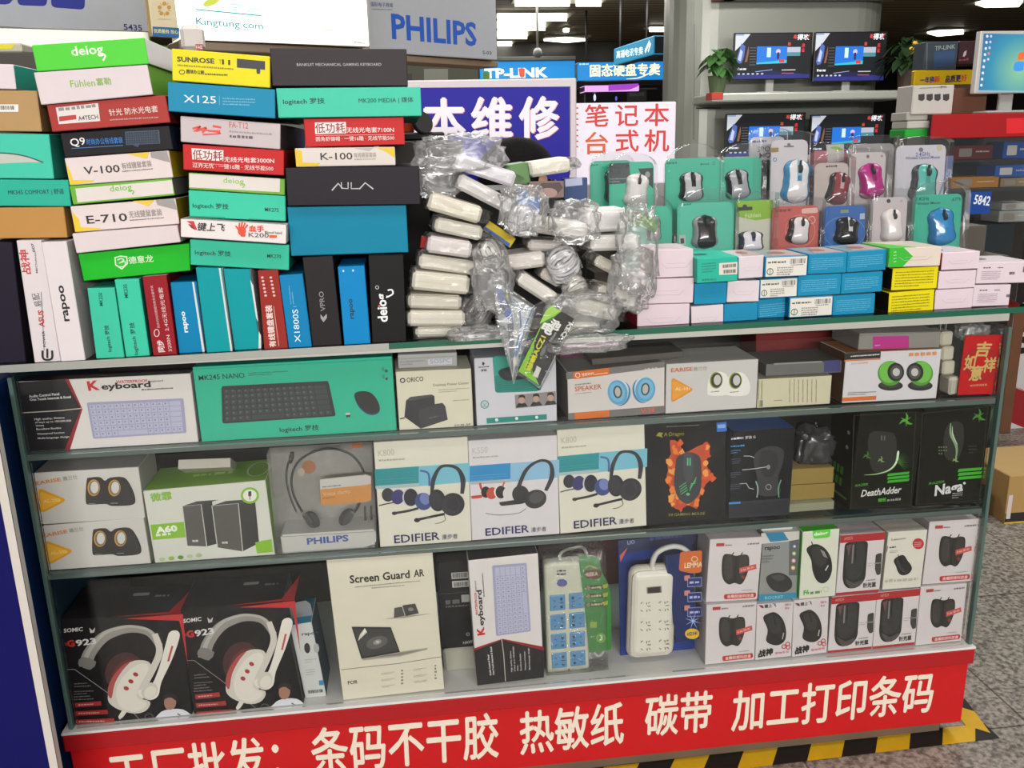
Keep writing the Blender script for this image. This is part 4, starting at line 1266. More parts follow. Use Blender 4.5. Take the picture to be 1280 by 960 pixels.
m4 = f = carton('mouse_carton', 'black mouse carton with a faint pale green streak, at the right end', 'carton', (862, 469), (1116, 450), (888, 100), .12, {'F': '191a15', 'T': '22231f', 'S': '121310'}, J1, YI, group=GB)
f.part(PIC)
f.line([(894, 112), (1142, 86), (1110, 442), (870, 460), (894, 112)], 1.5, '3c4034', 0)
claw(f, 1108, 122, 28, '3f7a2a')
f.poly([(985, 160), (1020, 142), (1048, 160), (1046, 240), (1020, 290), (980, 280), (972, 220)], '23251f', 3)
f.line([(1000, 148), (1000, 190), (1022, 240), (1020, 285)], [3, 8, 9, 3], '7f9a78'); f.line([(1006, 160), (1008, 192), (1026, 232)], [1, 4, 1], 'c8d6c0'); claw(f, 1018, 288, 14, '8aa86a')
for i in range(10):
    f.ell(955+(i % 4)*9, 240+(i//4)*12, 3, 3, '6a7a5c'); f.ell(1070+(i % 4)*8, 236+(i//4)*12, 2.5, 2.5, '3c4634')
for i in range(3):
    f.poly([(1030, 322+i*15), (1118, 316+i*15), (1114, 326+i*15), (1024, 334+i*15)], '35a324')
f.part(LT); f.txt('RAZER', (914, 382), (974, 374), '3f8f2c', 9, .02, .2); f.txt('Naga', (936, 424), (1045, 404), 'cfd0d2', 40, .03, .1); f.ell(1050, 376, 5, 5, 'cfd0d2'); f.fine((1004, 418), (1044, 414), 4, '9a9b9d', 3, 2); f.done()
# kraft boxes in the gap
k1 = f = carton('carton', 'flat kraft carton, upper of two in the gap beside black mouse carton', 'carton', (386, 385), (552, 376), (384, 326), .1, {'F': '8f7a44', 'T': 'a08a52', 'S': '7a6838'}, J1, .06)
k2 = f = carton('carton', 'flat kraft carton, lower of two in the gap beside black mouse carton', 'carton', (386, 446), (556, 434), (386, 387), .1, {'F': '8f7a44', 'T': 'a08a52', 'S': '7a6838'}, J1, .06)
k3 = f = carton('carton', 'thin pale carton under the two flat kraft cartons', 'carton', (384, 492), (556, 478), (386, 455), .08, {'F': '8f9078', 'T': 'a5a58e', 'S': '7c7d68'}, J1, .045)
p = onY((470, 232), .11, J1)
bag('plastic_bag', 'black plastic bag lying on the two flat kraft cartons', p, .045, .04, .048, 9, M('3a3a3c', .22, 0, .6, bump=.6), amp=.4)


settle_side([(e1, e2), (e2, e3), (e3, m1), (m1, m2), (m3, m4)])
settle([(k2, k1), (k3, k2), (dk, wr), (cf, cs)])


def between(lo, hi=None):
    return [o for o in COL.objects if o.type == 'MESH' and o.parent is None and o.get('kind') is None and lo < o.matrix_world.translation.z and o.matrix_world.translation.z < hi and abs(o.matrix_world.translation.x) < 1.02 and o.matrix_world.translation.y < .4 and o.name.split('.')[0] not in ('paper_card',)]


fit([o for o in between(SA_[0]-.04, SA_[1]+.10) if o.matrix_world.translation.z < lev(SA_, o.matrix_world.translation.x)+.02], SA_, (ST_[0]-.012, ST_[1]-.012))
fit([o for o in between(SB_[0]-.04, SB_[1]+.18) if o.matrix_world.translation.z < lev(SB_, o.matrix_world.translation.x)+.14], SB_, (SA_[0]-.013, SA_[1]-.013))
# ------------------------------------------------------------------ bottom deck
DECK = (.1965, .1965)
YD = .004
rn = random.Random(11)


def somic(label, bl, br, tl, design):
    f = carton('headset_carton', label, 'carton', bl, br, tl, .13, {'F': '1d1b1c', 'T': '242123', 'R': '1a1819', 'S': '161415'}, J2, YD, group=GC)
    f.design(*design)
    f.part(PIC, 'red trim and white gaming headset')
    f.poly([(384, 286), (600, 258), (636, 254), (672, 478), (634, 320), (622, 284)], 'b3262a')
    f.ell(395, 520, 80, 90, '3d1d1f', .5); f.ell(405, 540, 60, 84, '5f2426', .5)
    f.line([(182, 515), (320, 610), (440, 700), (475, 755)], 3, '8f8b88', 0); f.line([(150, 516), (182, 515)], 3, '8f8b88', 0)
    W_ = 'c9c4bb'
    f.line([(228, 505), (245, 440), (300, 370), (375, 335), (440, 328), (500, 345), (545, 400)], [58, 54, 50, 42, 36, 34, 32], '8c8883')
    f.line([(222, 490), (245, 425), (305, 352), (380, 322), (440, 318), (500, 335), (550, 395)], [20, 18, 16, 14, 12, 14, 14], 'aaa6a0')
    f.poly([(196, 490), (216, 458), (274, 478), (248, 515)], '76726e', 2)
    f.line([(520, 345), (545, 420), (520, 500), (480, 590), (470, 640)], [26, 30, 30, 28, 24], W_)
    f.poly([(330, 620), (345, 560), (385, 500), (440, 466), (500, 470), (512, 510), (480, 570), (465, 630), (515, 650), (500, 690), (450, 706), (380, 690), (336, 660)], W_, 3)
    f.poly([(327, 610), (343, 550), (385, 492), (420, 474), (390, 510), (358, 570), (345, 640)], 'a34a45', 3)
    f.poly([(365, 600), (400, 530), (450, 485), (490, 480), (500, 510), (470, 570), (455, 630), (500, 655), (480, 685), (430, 695), (380, 670)], 'd8d3ca', 3)
    for x, y in ((446, 528), (427, 560), (408, 592)):
        f.ell(x, y, 12, 9, '9e3430', .4)
    f.poly([(576, 360), (585, 335), (606, 326), (624, 333), (628, 362), (600, 460), (560, 560), (550, 620), (515, 642), (470, 625), (460, 600), (490, 590), (520, 570), (548, 490)], 'dcd7cf', 3)
    f.line([(600, 395), (585, 465)], 9, 'b24a44', 0); f.ell(510, 600, 34, 40, 'c6c1b8', .6); f.ell(514, 606, 24, 30, 'd8d3ca', .6)
    f.poly([(385, 735), (378, 722), (392, 695), (410, 690), (414, 700), (400, 722)], 'd3cec5', 0)
    # the small pictured player
    f.poly([(548, 742), (556, 705), (585, 685), (640, 678), (682, 690), (696, 735)], 'cfd0d8', 2); f.ell(604, 650, 27, 34, '9a7260'); f.poly([(572, 640), (578, 618), (605, 608), (632, 620), (636, 645), (610, 628), (590, 630)], '1b1715', 2)
    f.line([(640, 700), (655, 715), (628, 722), (650, 735), (632, 742)], 7, '26262e', 0)
    for i in range(3):
        f.poly([(188+i*4, 664+i*38), (300+i*30, 652+i*38), (304+i*30, 672+i*38), (192+i*4, 684+i*38)], '9c2b2b')
    f.ring(514, 716, 17, 12, 3, '6a6866')
    f.part(LT)
    f.txt('SOMIC', (134, 354), (216, 343), 'd7d3d1', 17, .02, .15); f.poly([(240, 328), (254, 340), (266, 326), (262, 348), (246, 352)], 'bdb9b7'); f.txt('G', (152, 416), (184, 410), 'b32a2c', 28, .05); f.txt('923', (188, 410), (274, 396), 'd2cecd', 26, .03); f.line([(140, 404), (149, 403)], 16, '7d2224', 0)
    for i in range(6):
        f.fine((184, 580+i*12+(i > 1)*10), (240+(i % 3)*14, 574+i*12+(i > 1)*10), 5, '6f6b69')
    for i in range(3):
        f.fine((204+i*2, 674+i*38), (268+i*26, 668+i*38), 6, 'd3a29f')
    f.txt('战神装备', (486, 752), (552, 744), '8d8a88', 13, .01)
    f.done()
    t_ = f.T()
    t_.part('red_trim'); t_.poly([(.86, .02), (.985, .02), (.985, .9)], 'b3262a'); t_.poly([(.40, .0), (.985, .0), (.985, .1)], 'b3262a')
    t_.part('hang_slot'); t_.rr([(.48, .66), (.62, .66), (.62, .76), (.48, .76)], .02, '8c8885'); t_.fine((.68, .6), (.8, .6), .07, '7a7674'); t_.done()
    return f


D1 = ((118, 300), (640, 253), (186, 768))
s1 = somic('black headset carton with white headset, leftmost on the bottom deck', (187, 770), (714, 738), (118, 300), D1)
s2 = somic('black headset carton with white headset, right one of the two', (722, 736), (1217, 690), (660, 256), D1)
s3 = f = carton('mouse_carton', 'slim white and teal carton between headset and screen film cartons', 'carton', (170, 890), (275, 872), (140, 480), .11, {'F': 'c3c5c4', 'T': '2c86a8', 'R': '2d4a5e', 'S': 'a5a7a6'}, J3, YD+.02, group=GC)
f.part(LT); f.txt('rapoo', (150, 538), (235, 528), '26282a', 17, .02); f.ell(176, 600, 15, 26, '2e2e30', -.1); f.ell(222, 600, 14, 24, 'a3a4a4', -.1); f.fine((165, 662), (222, 655), 4, '97999a', 2, 3); f.fine((168, 712), (215, 706), 4, '97999a', 3, 3); f.rr([(234, 762), (258, 760), (259, 784), (236, 786)], 3, '2f86b0'); f.bars((180, 828), (256, 820), 16, '3a3a3a'); f.fine((182, 858), (258, 850), 7, '55585a'); f.done()
bm = bmesh.new(); prism(bm, [(-f.W/2, 0), (f.W/2, 0), (f.W/2, .028), (f.W*.3, .038), (-f.W/2, .036)], 0, .0012)
mk('hang_tab', bm, M('7f8588', .4), f.o, Matrix.Translation((0, .03, f.H-.001)))
f = carton('carton', 'tall cream carton picturing a laptop with a peeling screen film', 'carton', (357, 868), (862, 806), (302, 148), .03, {'F': 'd6d1bf', 'S': 'bcb7a6', 'R': 'a9a493'}, J3, YD, group=GC)
f.part(LT); f.txt('Screen Guard', (390, 276), (690, 248), '25241f', 40, .028); f.txt('AR', (710, 244), (762, 239), '25241f', 36, .028); f.fine((416, 298), (742, 266), 6, '8f8b7c'); f.fine((498, 303), (664, 288), 6, '8f8b7c'); f.txt('FOR', (380, 782), (430, 776), '4a483f', 18, .02)
for x, y in ((546, 728), (546, 760), (548, 792), (706, 708), (708, 740), (710, 768)):
    f.fine((x, y), (x+66, y-8), 3, 'a8a494', 2, 2)
for x, y, n in ((648, 716, 4), (816, 690, 4)):
    for i in range(5):
        f.fine((x-3, y+i*16), (x+8, y+i*16-1), 9, '8b887a')
f.part(PIC, 'grey laptop pictures')
f.line([(346, 707), (640, 675), (858, 640)], 2, '4d4a42', 0)
f.poly([(398, 492), (594, 494), (640, 618), (448, 652)], '2a2928'); f.poly([(408, 500), (590, 502), (630, 612), (455, 642)], '3b3a3a'); f.ell(525, 570, 55, 30, '5a5957', -.3); f.ell(527, 568, 22, 12, '8b8984', -.3); f.ell(528, 567, 9, 6, 'b9b7b0')
f.poly([(450, 652), (640, 618), (778, 598), (776, 606), (640, 640), (456, 660)], 'a19e94'); f.poly([(466, 650), (640, 622), (770, 603), (640, 634)], '7d7a72')
f.poly([(464, 498), (476, 518), (430, 562), (440, 530)], 'cfcbc0', 0); f.poly([(464, 498), (470, 512), (446, 540)], 'e8e5da', 0)
f.poly([(652, 385), (716, 376), (734, 424), (668, 438)], '403f3d'); f.poly([(612, 398), (650, 392), (664, 436), (610, 446)], '4d4c49'); f.ell(694, 404, 14, 9, '807e78'); f.poly([(562, 452), (668, 438), (796, 426), (730, 436), (660, 448)], '9b988d'); f.done()
b1_ = f = carton('carton', 'black carton with white barcodes seen beyond the screen film carton', 'carton', (845, 606), (1012, 592), (832, 172), .08, {'F': '1b1a1b', 'T': '242324', 'S': '141314'}, J3, YD+.075)
f.part('sticker', 'white barcode stickers'); f.poly([(896, 224), (980, 218), (981, 250), (898, 255)], 'b9b7b4'); f.bars((902, 250), (976, 245), 24); f.poly([(900, 266), (984, 260), (985, 292), (902, 298)], 'c4c2be'); f.bars((908, 294), (980, 289), 22); f.poly([(946, 334), (986, 331), (988, 368), (948, 371)], 'a8a6a4')
f.part(LT); f.fine((868, 382), (938, 376), 22, '5d5b5b'); f.fine((868, 398), (985, 388), 9, '5d5b5b'); f.line([(836, 330), (990, 318)], 3, '3a3939', 0); f.ring(979, 530, 7, 7, 3, 'b0aeac'); f.txt('HAVIT', (955, 580), (1012, 572), 'b8b6b4', 14, .02, .1); f.done()
b2_ = carton('carton', 'pale wrapped block lying under the black barcode carton', 'carton', (868, 800), (1030, 780), (858, 612), .08, {'F': 'a9a79b', 'S': '96948a'}, J3, YD+.075, bev=.006)
f = carton('keyboard_carton', 'white keyboard carton standing on end on the bottom deck', 'carton', (137, 742), (452, 704), (110, 152), .05, {'F': 'd6d1d0', 'T': '2b2829', 'L': 'c3bebd', 'S': 'b5b0af'}, J4, YD, group=GC)
waterproof(f, True)

# ---- the right hand block of mouse cartons
def spiky(f):
    """white carton with a dark two-lobed mouse, drawn in the frame of the top left one"""
    f.design((78, 150), (305, 128), (75, 415))
    f.part(PIC, 'black mouse and red banner')
    f.poly([(138, 215), (165, 206), (195, 212), (225, 205), (250, 212), (254, 260), (240, 310), (222, 332), (196, 326), (172, 334), (148, 318), (136, 280)], '2a2826', 3)
    f.line([(178, 208), (184, 198)], 5, '2a2826', 0); f.line([(216, 206), (222, 196)], 5, '2a2826', 0)
    f.poly([(150, 222), (176, 216), (184, 300), (160, 312), (146, 280)], '3b3836', 3); f.poly([(212, 216), (244, 220), (242, 280), (218, 300)], '38342f', 3); f.line([(196, 214), (196, 322)], 4, '171615', 0); f.ell(232, 300, 7, 7, '8a2c28')
    f.poly([(212, 262), (284, 242), (288, 262), (214, 284)], 'c0524a')
    f.rr([(152, 376), (294, 362), (294, 384), (154, 398)], 10, 'b8302c')
    f.part(LT); f.fine((220, 276), (280, 258), 10, 'd98f88'); f.txt('金雕胶版科技盒', (166, 392), (284, 381), 'e6cac6', 14, .02); f.rr([(105, 164), (140, 161), (140, 174), (105, 177)], 2, 'ad3a36'); f.fine((144, 173), (176, 170), 6, '85807f'); f.fine((240, 164), (292, 158), 8, '7b7675'); f.fine((228, 358), (276, 353), 4, '9b9695'); f.done()


def redwin(f):
    """white and red carton with a window onto a long dark mouse, drawn in the frame of the lower left one"""
    f.design((605, 392), (795, 375), (588, 628))
    f.part(PIC, 'red bands')
    f.poly([(604, 393), (795, 375), (793, 404), (602, 422)], 'a8282c'); f.poly([(588, 618), (776, 600), (775, 610), (588, 628)], 'a8282c')
    f.part('window', 'clear window with a dark mouse behind')
    f.rr([(622, 420), (722, 410), (714, 560), (690, 590), (650, 602), (624, 590), (615, 560)], 18, '262524')
    f.poly([(640, 430), (675, 420), (708, 428), (704, 520), (680, 560), (640, 560), (628, 510)], '353433', 3); f.poly([(628, 560), (664, 578), (706, 560), (690, 588), (650, 598)], '4a4947', 2); f.line([(670, 422), (668, 490)], 4, '151515', 0); f.poly([(628, 432), (650, 424), (640, 470)], '6a4a4c', 0); f.poly([(655, 428), (662, 426), (658, 500), (652, 500)], '7d7b79')
    f.rr([(756, 462), (782, 455), (780, 540), (764, 545), (754, 520)], 8, '3a3837'); f.line([(750, 498), (786, 494)], 4, '8f8b89', 0)
    f.part(LT); f.txt('A4TECH', (618, 410), (654, 406), 'd88a88', 12, .02); f.fine((718, 568), (758, 563), 5, '8b8786'); f.txt('针光鼠', (704, 596), (760, 590), '2a2828', 20, .03); f.fine((722, 500), (748, 497), 3, '98a0a8', 2, 3); f.done()


def warrior(f):
    f.design((298, 412), (450, 402), (283, 658))
    f.part(PIC, 'black curved mouse')
    for k in range(5):
        f.line([(300+k*26, 560-k*8), (330+k*24, 520-k*18)], 5, 'c9c7ca', 0)
    f.poly([(320, 478), (345, 460), (372, 458), (400, 485), (414, 530), (410, 575), (385, 596), (355, 594), (330, 575), (338, 530)], '262423', 3)
    f.poly([(338, 480), (366, 468), (390, 495), (392, 540), (360, 545), (346, 520)], '353331', 3); f.line([(362, 466), (372, 510)], 5, '141413'); f.line([(404, 545), (398, 572)], 4, 'b9b7b4', 0)
    for x, y in ((404, 604), (420, 594), (422, 608)):
        f.ring(x, y, 8, 8, 4, 'b4424a')
    f.part(LT); f.txt('键上飞', (326, 438), (374, 434), '38343a', 15, .02); f.poly([(302, 424), (320, 426), (324, 438), (314, 436)], '7a2a36'); f.fine((412, 432), (440, 429), 9, 'b98a90', 2, 1.6); f.txt('战神', (296, 646), (358, 636), '1b1919', 30, .05, .15); f.fine((366, 636), (424, 630), 10, 'c98a92'); f.done()


S_ = {'F': 'd0c9cb', 'T': 'c6bfc1', 'L': 'aca6a8', 'S': 'b0a9ab'}
GM = 'mouse cartons stacked at the right end of the bottom deck'


def mcart(label, bl, br, tl, cols=S_, y=YD, d=.08):
    return carton('mouse_carton', label, 'carton', bl, br, tl, d, cols, J5, y, group=GM)


LOW = []
f = mcart('white carton with spiky black mouse, lower left of the block', (72, 678), (280, 656), (76, 420)); LOW.append(f); spiky(f)
f = mcart('white carton with curved black mouse, beside the lower left spiky one', (283, 658), (435, 641), (298, 412)); LOW.append(f); warrior(f)
f = mcart('white carton with curved black mouse, beside a red banded carton', (438, 645), (585, 626), (450, 404)); LOW.append(f); warrior(f)
f = mcart('red banded window carton, lower row, beside curved mouse carton', (588, 628), (775, 610), (605, 392)); LOW.append(f); redwin(f)
f = mcart('red banded window carton, lower row, beside the lower right spiky one', (777, 610), (955, 592), (797, 373)); LOW.append(f); redwin(f)
f = mcart('white carton with spiky black mouse, lower right corner of the block', (958, 597), (1150, 576), (985, 345)); LOW.append(f); spiky(f)
UPP = []
f = mcart('white carton with spiky black mouse, upper left of the block', (75, 415), (292, 402), (78, 150), y=.013); UPP.append(f); spiky(f)
f.T().part('hang_slot', 'grey hang slot').rr([(.3, .45), (.62, .45), (.62, .62), (.3, .62)], .03, '5a5657')
f = mcart('grey gradient carton with dark wireless mouse, upper row', (296, 408), (457, 397), (308, 122), {'F': '8b8e8c', 'T': 'cfcec9', 'S': '7b7d7b'}, y=.016); UPP.append(f)
f.part(PIC, 'dark mouse, teal patches and coloured dots')
f.poly([(308, 122), (420, 118), (425, 100), (470, 114), (470, 150), (424, 160), (306, 168)], 'd2d0ca') if 0 else f.poly([(308, 123), (468, 114), (467, 148), (424, 156), (307, 168)], 'cbc9c3')
f.poly([(325, 122), (402, 118), (424, 152), (346, 160)], '2c7ea6'); f.poly([(426, 156), (467, 148), (460, 300), (424, 300)], '5c5f5e')
for i, c_ in enumerate(('5a62a0', '8fae5a', 'c98aa8', 'd8b45a')):
    f.ell(448-i*2, 178+i*30, 9, 9, c_); f.ell(448-i*2, 178+i*30, 5, 5, 'd9d9d6')
f.poly([(328, 312), (345, 296), (380, 288), (415, 300), (436, 325), (434, 352), (405, 370), (365, 366), (340, 345)], '2b2c2c', 3); f.poly([(350, 305), (385, 296), (410, 310), (380, 325)], '434545', 2); f.poly([(300, 380), (458, 372), (457, 396), (297, 408)], '2f86a6')
f.ell(360, 97, 1, 1, 'cbc9c3')
f.part(LT); f.txt('rapoo', (322, 193), (386, 187), '232424', 18, .02); f.fine((312, 222), (358, 219), 6, '5d605f', 3, 2); f.txt('ROCKET', (322, 400), (400, 395), '8fc4d8', 12, .01); f.done()
bm = bmesh.new(); prism(bm, [(-f.W/2, 0), (f.W/2*.6, 0), (f.W/2*.6, .022), (-f.W/2, .026)], 0, .001)
h_ = mk('hang_tab', bm, M('cfcdc7', .5), f.o, Matrix.Translation((0, .012, f.H)))
f = mcart('white and green carton with glossy black mouse, upper row', (468, 402), (620, 387), (480, 118), {'F': 'd3d6c6', 'T': '4fb838', 'L': '3f9a30', 'S': 'b5b8a8'}); UPP.append(f)
f.part(PIC, 'green flap and black mouse')
f.rr([(524, 112), (600, 104), (598, 138), (580, 142), (528, 146)], 8, '5fc843')
f.poly([(498, 192), (520, 172), (548, 170), (580, 190), (602, 230), (606, 280), (590, 320), (565, 334), (540, 320), (524, 280), (518, 235)], '201f1e', 3); f.poly([(520, 190), (548, 178), (572, 200), (584, 240), (560, 262), (530, 245)], '33312f', 3); f.poly([(556, 190), (574, 200), (588, 228), (570, 220)], '8b8986', 0); f.line([(524, 172), (520, 158)], 4, '201f1e', 0); f.line([(590, 258), (578, 280)], 5, 'c9c7c2', 0)
f.part(LT); f.txt('delog', (530, 134), (588, 126), 'e6f2dc', 14, .03); f.txt('F6', (486, 382), (510, 378), '4fae36', 18, .04); f.fine((514, 380), (560, 374), 13, '6a8a5a'); f.ring(580, 358, 12, 10, 2, '9fc08a'); f.done()
f = mcart('red banded window carton, only one in the upper row', (622, 385), (806, 370), (640, 132), {'F': 'd0c9cb', 'T': 'bdb6b8', 'S': 'b0a9ab'}); UPP.append(f); redwin(f)
f = mcart('cream carton with red round mark and small mouse, upper row', (818, 362), (980, 350), (834, 120), {'F': 'd6d3c8', 'T': 'c6c3b8', 'S': 'b3b0a6'}); UPP.append(f)
f.part(PIC, 'small black mouse and red disc'); f.ell(969, 167, 24, 23, 'b52b36'); mouse2(f, 904, 258, 62, 80, -.5, '222121', '393837'); f.line([(886, 222), (884, 212)], 3, '222121', 0)
f.part(LT); f.txt('Lenovo', (856, 154), (916, 148), '8b8780', 10, .02); f.fine((952, 164), (984, 161), 4, 'e0a8ac', 3, 2); f.fine((838, 200), (842, 175), 4, '3a3834'); f.fine((848, 186), (874, 183), 7, '4d4a46'); f.fine((848, 200), (884, 196), 3, 'a09d94', 2, 2); f.fine((828, 330), (966, 320), 13, 'b3b0a4'); f.done()
f = mcart('white carton with spiky black mouse, upper right corner, standing proud', (986, 340), (1190, 325), (1003, 76), y=.010); UPP.append(f); spiky(f)
fit([o.o for o in LOW], DECK)
settle(list(zip(LOW, (UPP[0], UPP[1], UPP[2], UPP[3], UPP[4], UPP[5]))))
fit([o.o for o in UPP], (.198, .198), (SB_[0]-.013, SB_[1]-.013))
settle_side(list(zip(LOW, LOW[1:]))+list(zip(UPP, UPP[1:])))
f = carton('carton', 'blue carton peeping out behind the red banded window carton', 'carton', (600, 200), (785, 190), (600, 62), .06, {'F': '2f8099', 'S': '24667a'}, J5, .11)
f = carton('carton', 'pale lilac carton peeping out behind the cream mouse carton', 'carton', (790, 190), (985, 178), (788, 42), .06, {'F': 'b9b2b8', 'S': 'a39ca2'}, J5, .11)
f = carton('carton', 'dark red carton far back behind the power strips', 'carton', (430, 300), (830, 260), (430, 60), .06, {'F': '4d2024', 'S': '3d181b'}, J4, .18)

# ---- power strip with blue sockets in a clear bag
def pframe(bl, br, tl, z, y, lean=0.):
    n = Vector((0, -math.cos(lean), math.sin(lean)))
    P0 = onY(bl, y, z); P1 = onp(br, P0, n, z); P2 = onp(tl, P0, n, z)
    u = P1-P0; W_ = u.length; u.normalize(); v = u.cross(-n); H_ = (P2-P0).dot(v)
    c = (P0+P1)/2; d = -n
    return Matrix(((u.x, d.x, v.x, c.x), (u.y, d.y, v.y, c.y), (u.z, d.z, v.z, c.z), (0, 0, 0, 1))), W_, H_


mw, W_, H_ = pframe((470, 690), (668, 668), (454, 172), J4, .03)
ps = empty('power_strip', 'white power strip with eight blue sockets in a clear bag', 'power strip', mw)
bm = bmesh.new(); bbox(bm, -W_/2, W_/2, 0, .034, 0, H_, 0, .008, 3)
mk('body', bm, M('cdd0bb', .3), ps, smooth=False)
fB = Face(ps, (mw @ Vector((-W_/2, 0, 0))), mw.col[0].to_3d(), mw.col[2].to_3d(), -mw.col[1].to_3d(), W_, H_, J4)
for j in range(4):
    for i in range(2):
        cx = (-.22+i*.44)*W_
        cz = H_*(.125+j*.176)
        bm = bmesh.new(); bbox(bm, cx-W_*.18, cx+W_*.18, -.003, .004, cz-H_*.07, cz+H_*.07, 0, .002, 2)
        so = mk('socket', bm, M('4a8fc2', .35), ps)
        o_ = mw @ Vector((cx-W_*.18, -.0031, cz-H_*.07))
        fs_ = Face(so, o_, mw.col[0].to_3d(), mw.col[2].to_3d(), -mw.col[1].to_3d(), W_*.36, H_*.14, uv=True)
        fs_.inv = mw.inverted()
        fs_.part('socket_holes')
        m_ = 1 if i == 0 else -1
        X = lambda a: .5+m_*(a-.5)
        for q in (((X(.22), .72), (X(.36), .62)), ((X(.22), .22), (X(.36), .34))):
            fs_.line(q, .05, '14283c', 0)
        fs_.line([(X(.62), .5), (X(.86), .5)], .05, '14283c', 0); fs_.rect(X(.66), .68, X(.82), .82, '14283c'); fs_.rect(X(.66), .16, X(.82), .32, '14283c'); fs_.line([(X(.74), .60), (X(.74), .84)], .05, '14283c', 0)
        fs_.done()
fB.part('switch'); fB.ell(536, 258, 25, 18, '3b3f86'); fB.ell(536, 256, 20, 13, '4a4f9c'); fB.done()
fB.part('warning_mark'); fB.rect(511, 196, 555, 224, 'c9c9bb'); fB.fine((512, 206), (554, 204), 9, '2a2a28'); fB.fine((512, 222), (554, 220), 9, '2a2a28'); fB.ell(569, 666, 5, 4, '4a4038'); fB.done()
bm = bmesh.new(); tube(bm, cat([mw @ Vector((-.01, .02, H_-.01)), mw @ Vector((-.008, .02, H_+.012)), mw @ Vector((.015, .02, H_+.022)), mw @ Vector((.05, .022, H_+.01)), mw @ Vector((.058, .025, H_*.6)), mw @ Vector((.06, .025, H_*.2)), mw @ Vector((.07, .025, .02)), mw @ Vector((.086, .025, .03)), mw @ Vector((.088, .026, H_*.3))], 6), .0035)
for v in bm.verts:
    v.co = mw.inverted() @ v.co
mk('cord', bm, M('b9bab4', .45), ps)
# its green card
q = [(612, 124), (650, 128), (712, 142), (720, 200), (752, 255), (768, 330), (768, 570), (720, 582), (665, 586), (640, 350)]
P0 = onY((665, 588), .026, J4)
bm = bmesh.new()
P = [mw.inverted() @ onY(p, .026, J4) for p in q]
prism(bm, [(p.x, p.z) for p in P], P[0].y, P[0].y+.0015)
cdo = mk('product_card', bm, M('2f7f30', .4), ps)
fB = Face(cdo, onY((665, 588), .0258, J4), Vector((1, 0, 0)), Vector((0, 0, 1)), Vector((0, -1, 0)), .05, .2, J4)
fB.part('card_print'); fB.poly([(640, 200), (720, 200), (712, 236), (655, 238)], '5a3a26', 2); fB.txt('KEKA', (652, 228), (706, 222), 'c8b79a', 18, .03)
fB.line([(645, 190), (665, 178), (700, 190)], 6, 'b98a5a')
for i in range(3):
    y = 275+i*40
    fB.poly([(648, y-5), (735, y-8), (752, y-14), (750, y+8), (735, y+12), (650, y+15)], '20281c'); fB.poly([(726, y-6), (752, y-14), (750, y+6), (732, y+10)], 'b7b23a'); fB.ell(660, y+5, 9, 10, '8c7a5a'); fB.fine((674, y+10), (724, y+6), 10, 'b9c27a')
fB.rect(668, 440, 700, 468, '8fae3a'); fB.line([(706, 450), (720, 448), (720, 412), (742, 410)], 3, '58a050', 0); fB.ell(719, 516, 22, 23, '7fb83a'); fB.ell(719, 516, 15, 17, '3f8f34'); fB.txt('3', (711, 528), (727, 527), 'e0ecc8', 26, .02); fB.done()
# bag
bm = bmesh.new(); bbox(bm, -W_/2-.004, W_/2+.040, -.008, .045, .001, H_+.025)
bmesh.ops.subdivide_edges(bm, edges=list(bm.edges), cuts=10, use_grid_fill=True)
for v in bm.verts:
    n_ = noise.noise(v.co*38)*.5+noise.noise(v.co*90)*.3
    v.co += Vector((n_*.006, -abs(n_)*.006, n_*.004))
mk('plastic_bag', bm, CLEAR(.95, .06, .1, .5, 60, .02), ps, smooth=True)

# ---- white power strip on a blue blister card
cd_ = carton('power_strip', 'white six outlet power strip on a blue blister card', 'power strip', (812, 622), (1160, 590), (800, 60), .004, {'F': '233c86', 'S': '1c2f6c'}, J4, .075, lean=.12)
ps = cd_.o
cd_.part('card_print', 'orange flash, speech bubbles and yellow disc')
cd_.poly([(800, 62), (1172, 20), (1172, 70), (806, 120)], '1b2450'); cd_.fine((950, 60), (1100, 42), 22, '3a3f78'); cd_.txt('LIO', (845, 78), (880, 72), '7e86b4', 18, .02)
cd_.poly([(808, 130), (845, 92), (812, 160)], 'c85a38')
cd_.done()
bx = carton('cord_cover', None, None, (1075, 545), (1184, 521), (1088, 120), .03, {'F': '24305f', 'S': '1d264c'}, J4, .03)
bx.part('card_print'); bx.rr([(1092, 112), (1196, 105), (1192, 208), (1150, 214), (1086, 200)], 12, 'c8642c'); bx.ring(1160, 146, 14, 12, 5, 'e0b088'); bx.txt('LEMMA', (1112, 188), (1196, 182), 'e6c8a0', 24, .03)
for i in range(3):
    y = 240+i*70
    bx.rr([(1112, y-16), (1138, y-18), (1138, y+6), (1112, y+8)], 4, 'c87a6a'); bx.rr([(1126, y-6), (1194, y-10), (1194, y+34), (1126, y+38)], 3, '8a92c0'); bx.rr([(1129, y-3), (1191, y-7), (1191, y+31), (1129, y+35)], 3, '1f2a66'); bx.fine((1136, y+22), (1184, y+18), 12, 'a9b0d8')
for k in range(8):
    a = k*PI/4+.3
    bx.line([(1152, 436), (1152+38*math.cos(a), 436+38*math.sin(a))], [5, .5], '9fb4e6', 0)
bx.ell(1148, 496, 34, 25, 'd8b226'); bx.txt('6位3米', (1124, 506), (1172, 501), '26306a', 18, .03); bx.done()
_m = bx.o.matrix_world.copy(); bx.o.parent = ps; bx.o.matrix_parent_inverse = Matrix(); bx.o.matrix_local = ps.matrix_world.inverted() @ _m
mw, W_, H_ = pframe((855, 628), (1060, 612), (844, 196), J4, .03)
Lm = ps.matrix_world.inverted() @ mw
bm = bmesh.new(); bbox(bm, -W_/2*1.08, W_/2*1.08, 0, .038, 0, H_, 0, .022, 5)
mk('body', bm, M('cfcbc0', .3), ps, Lm)
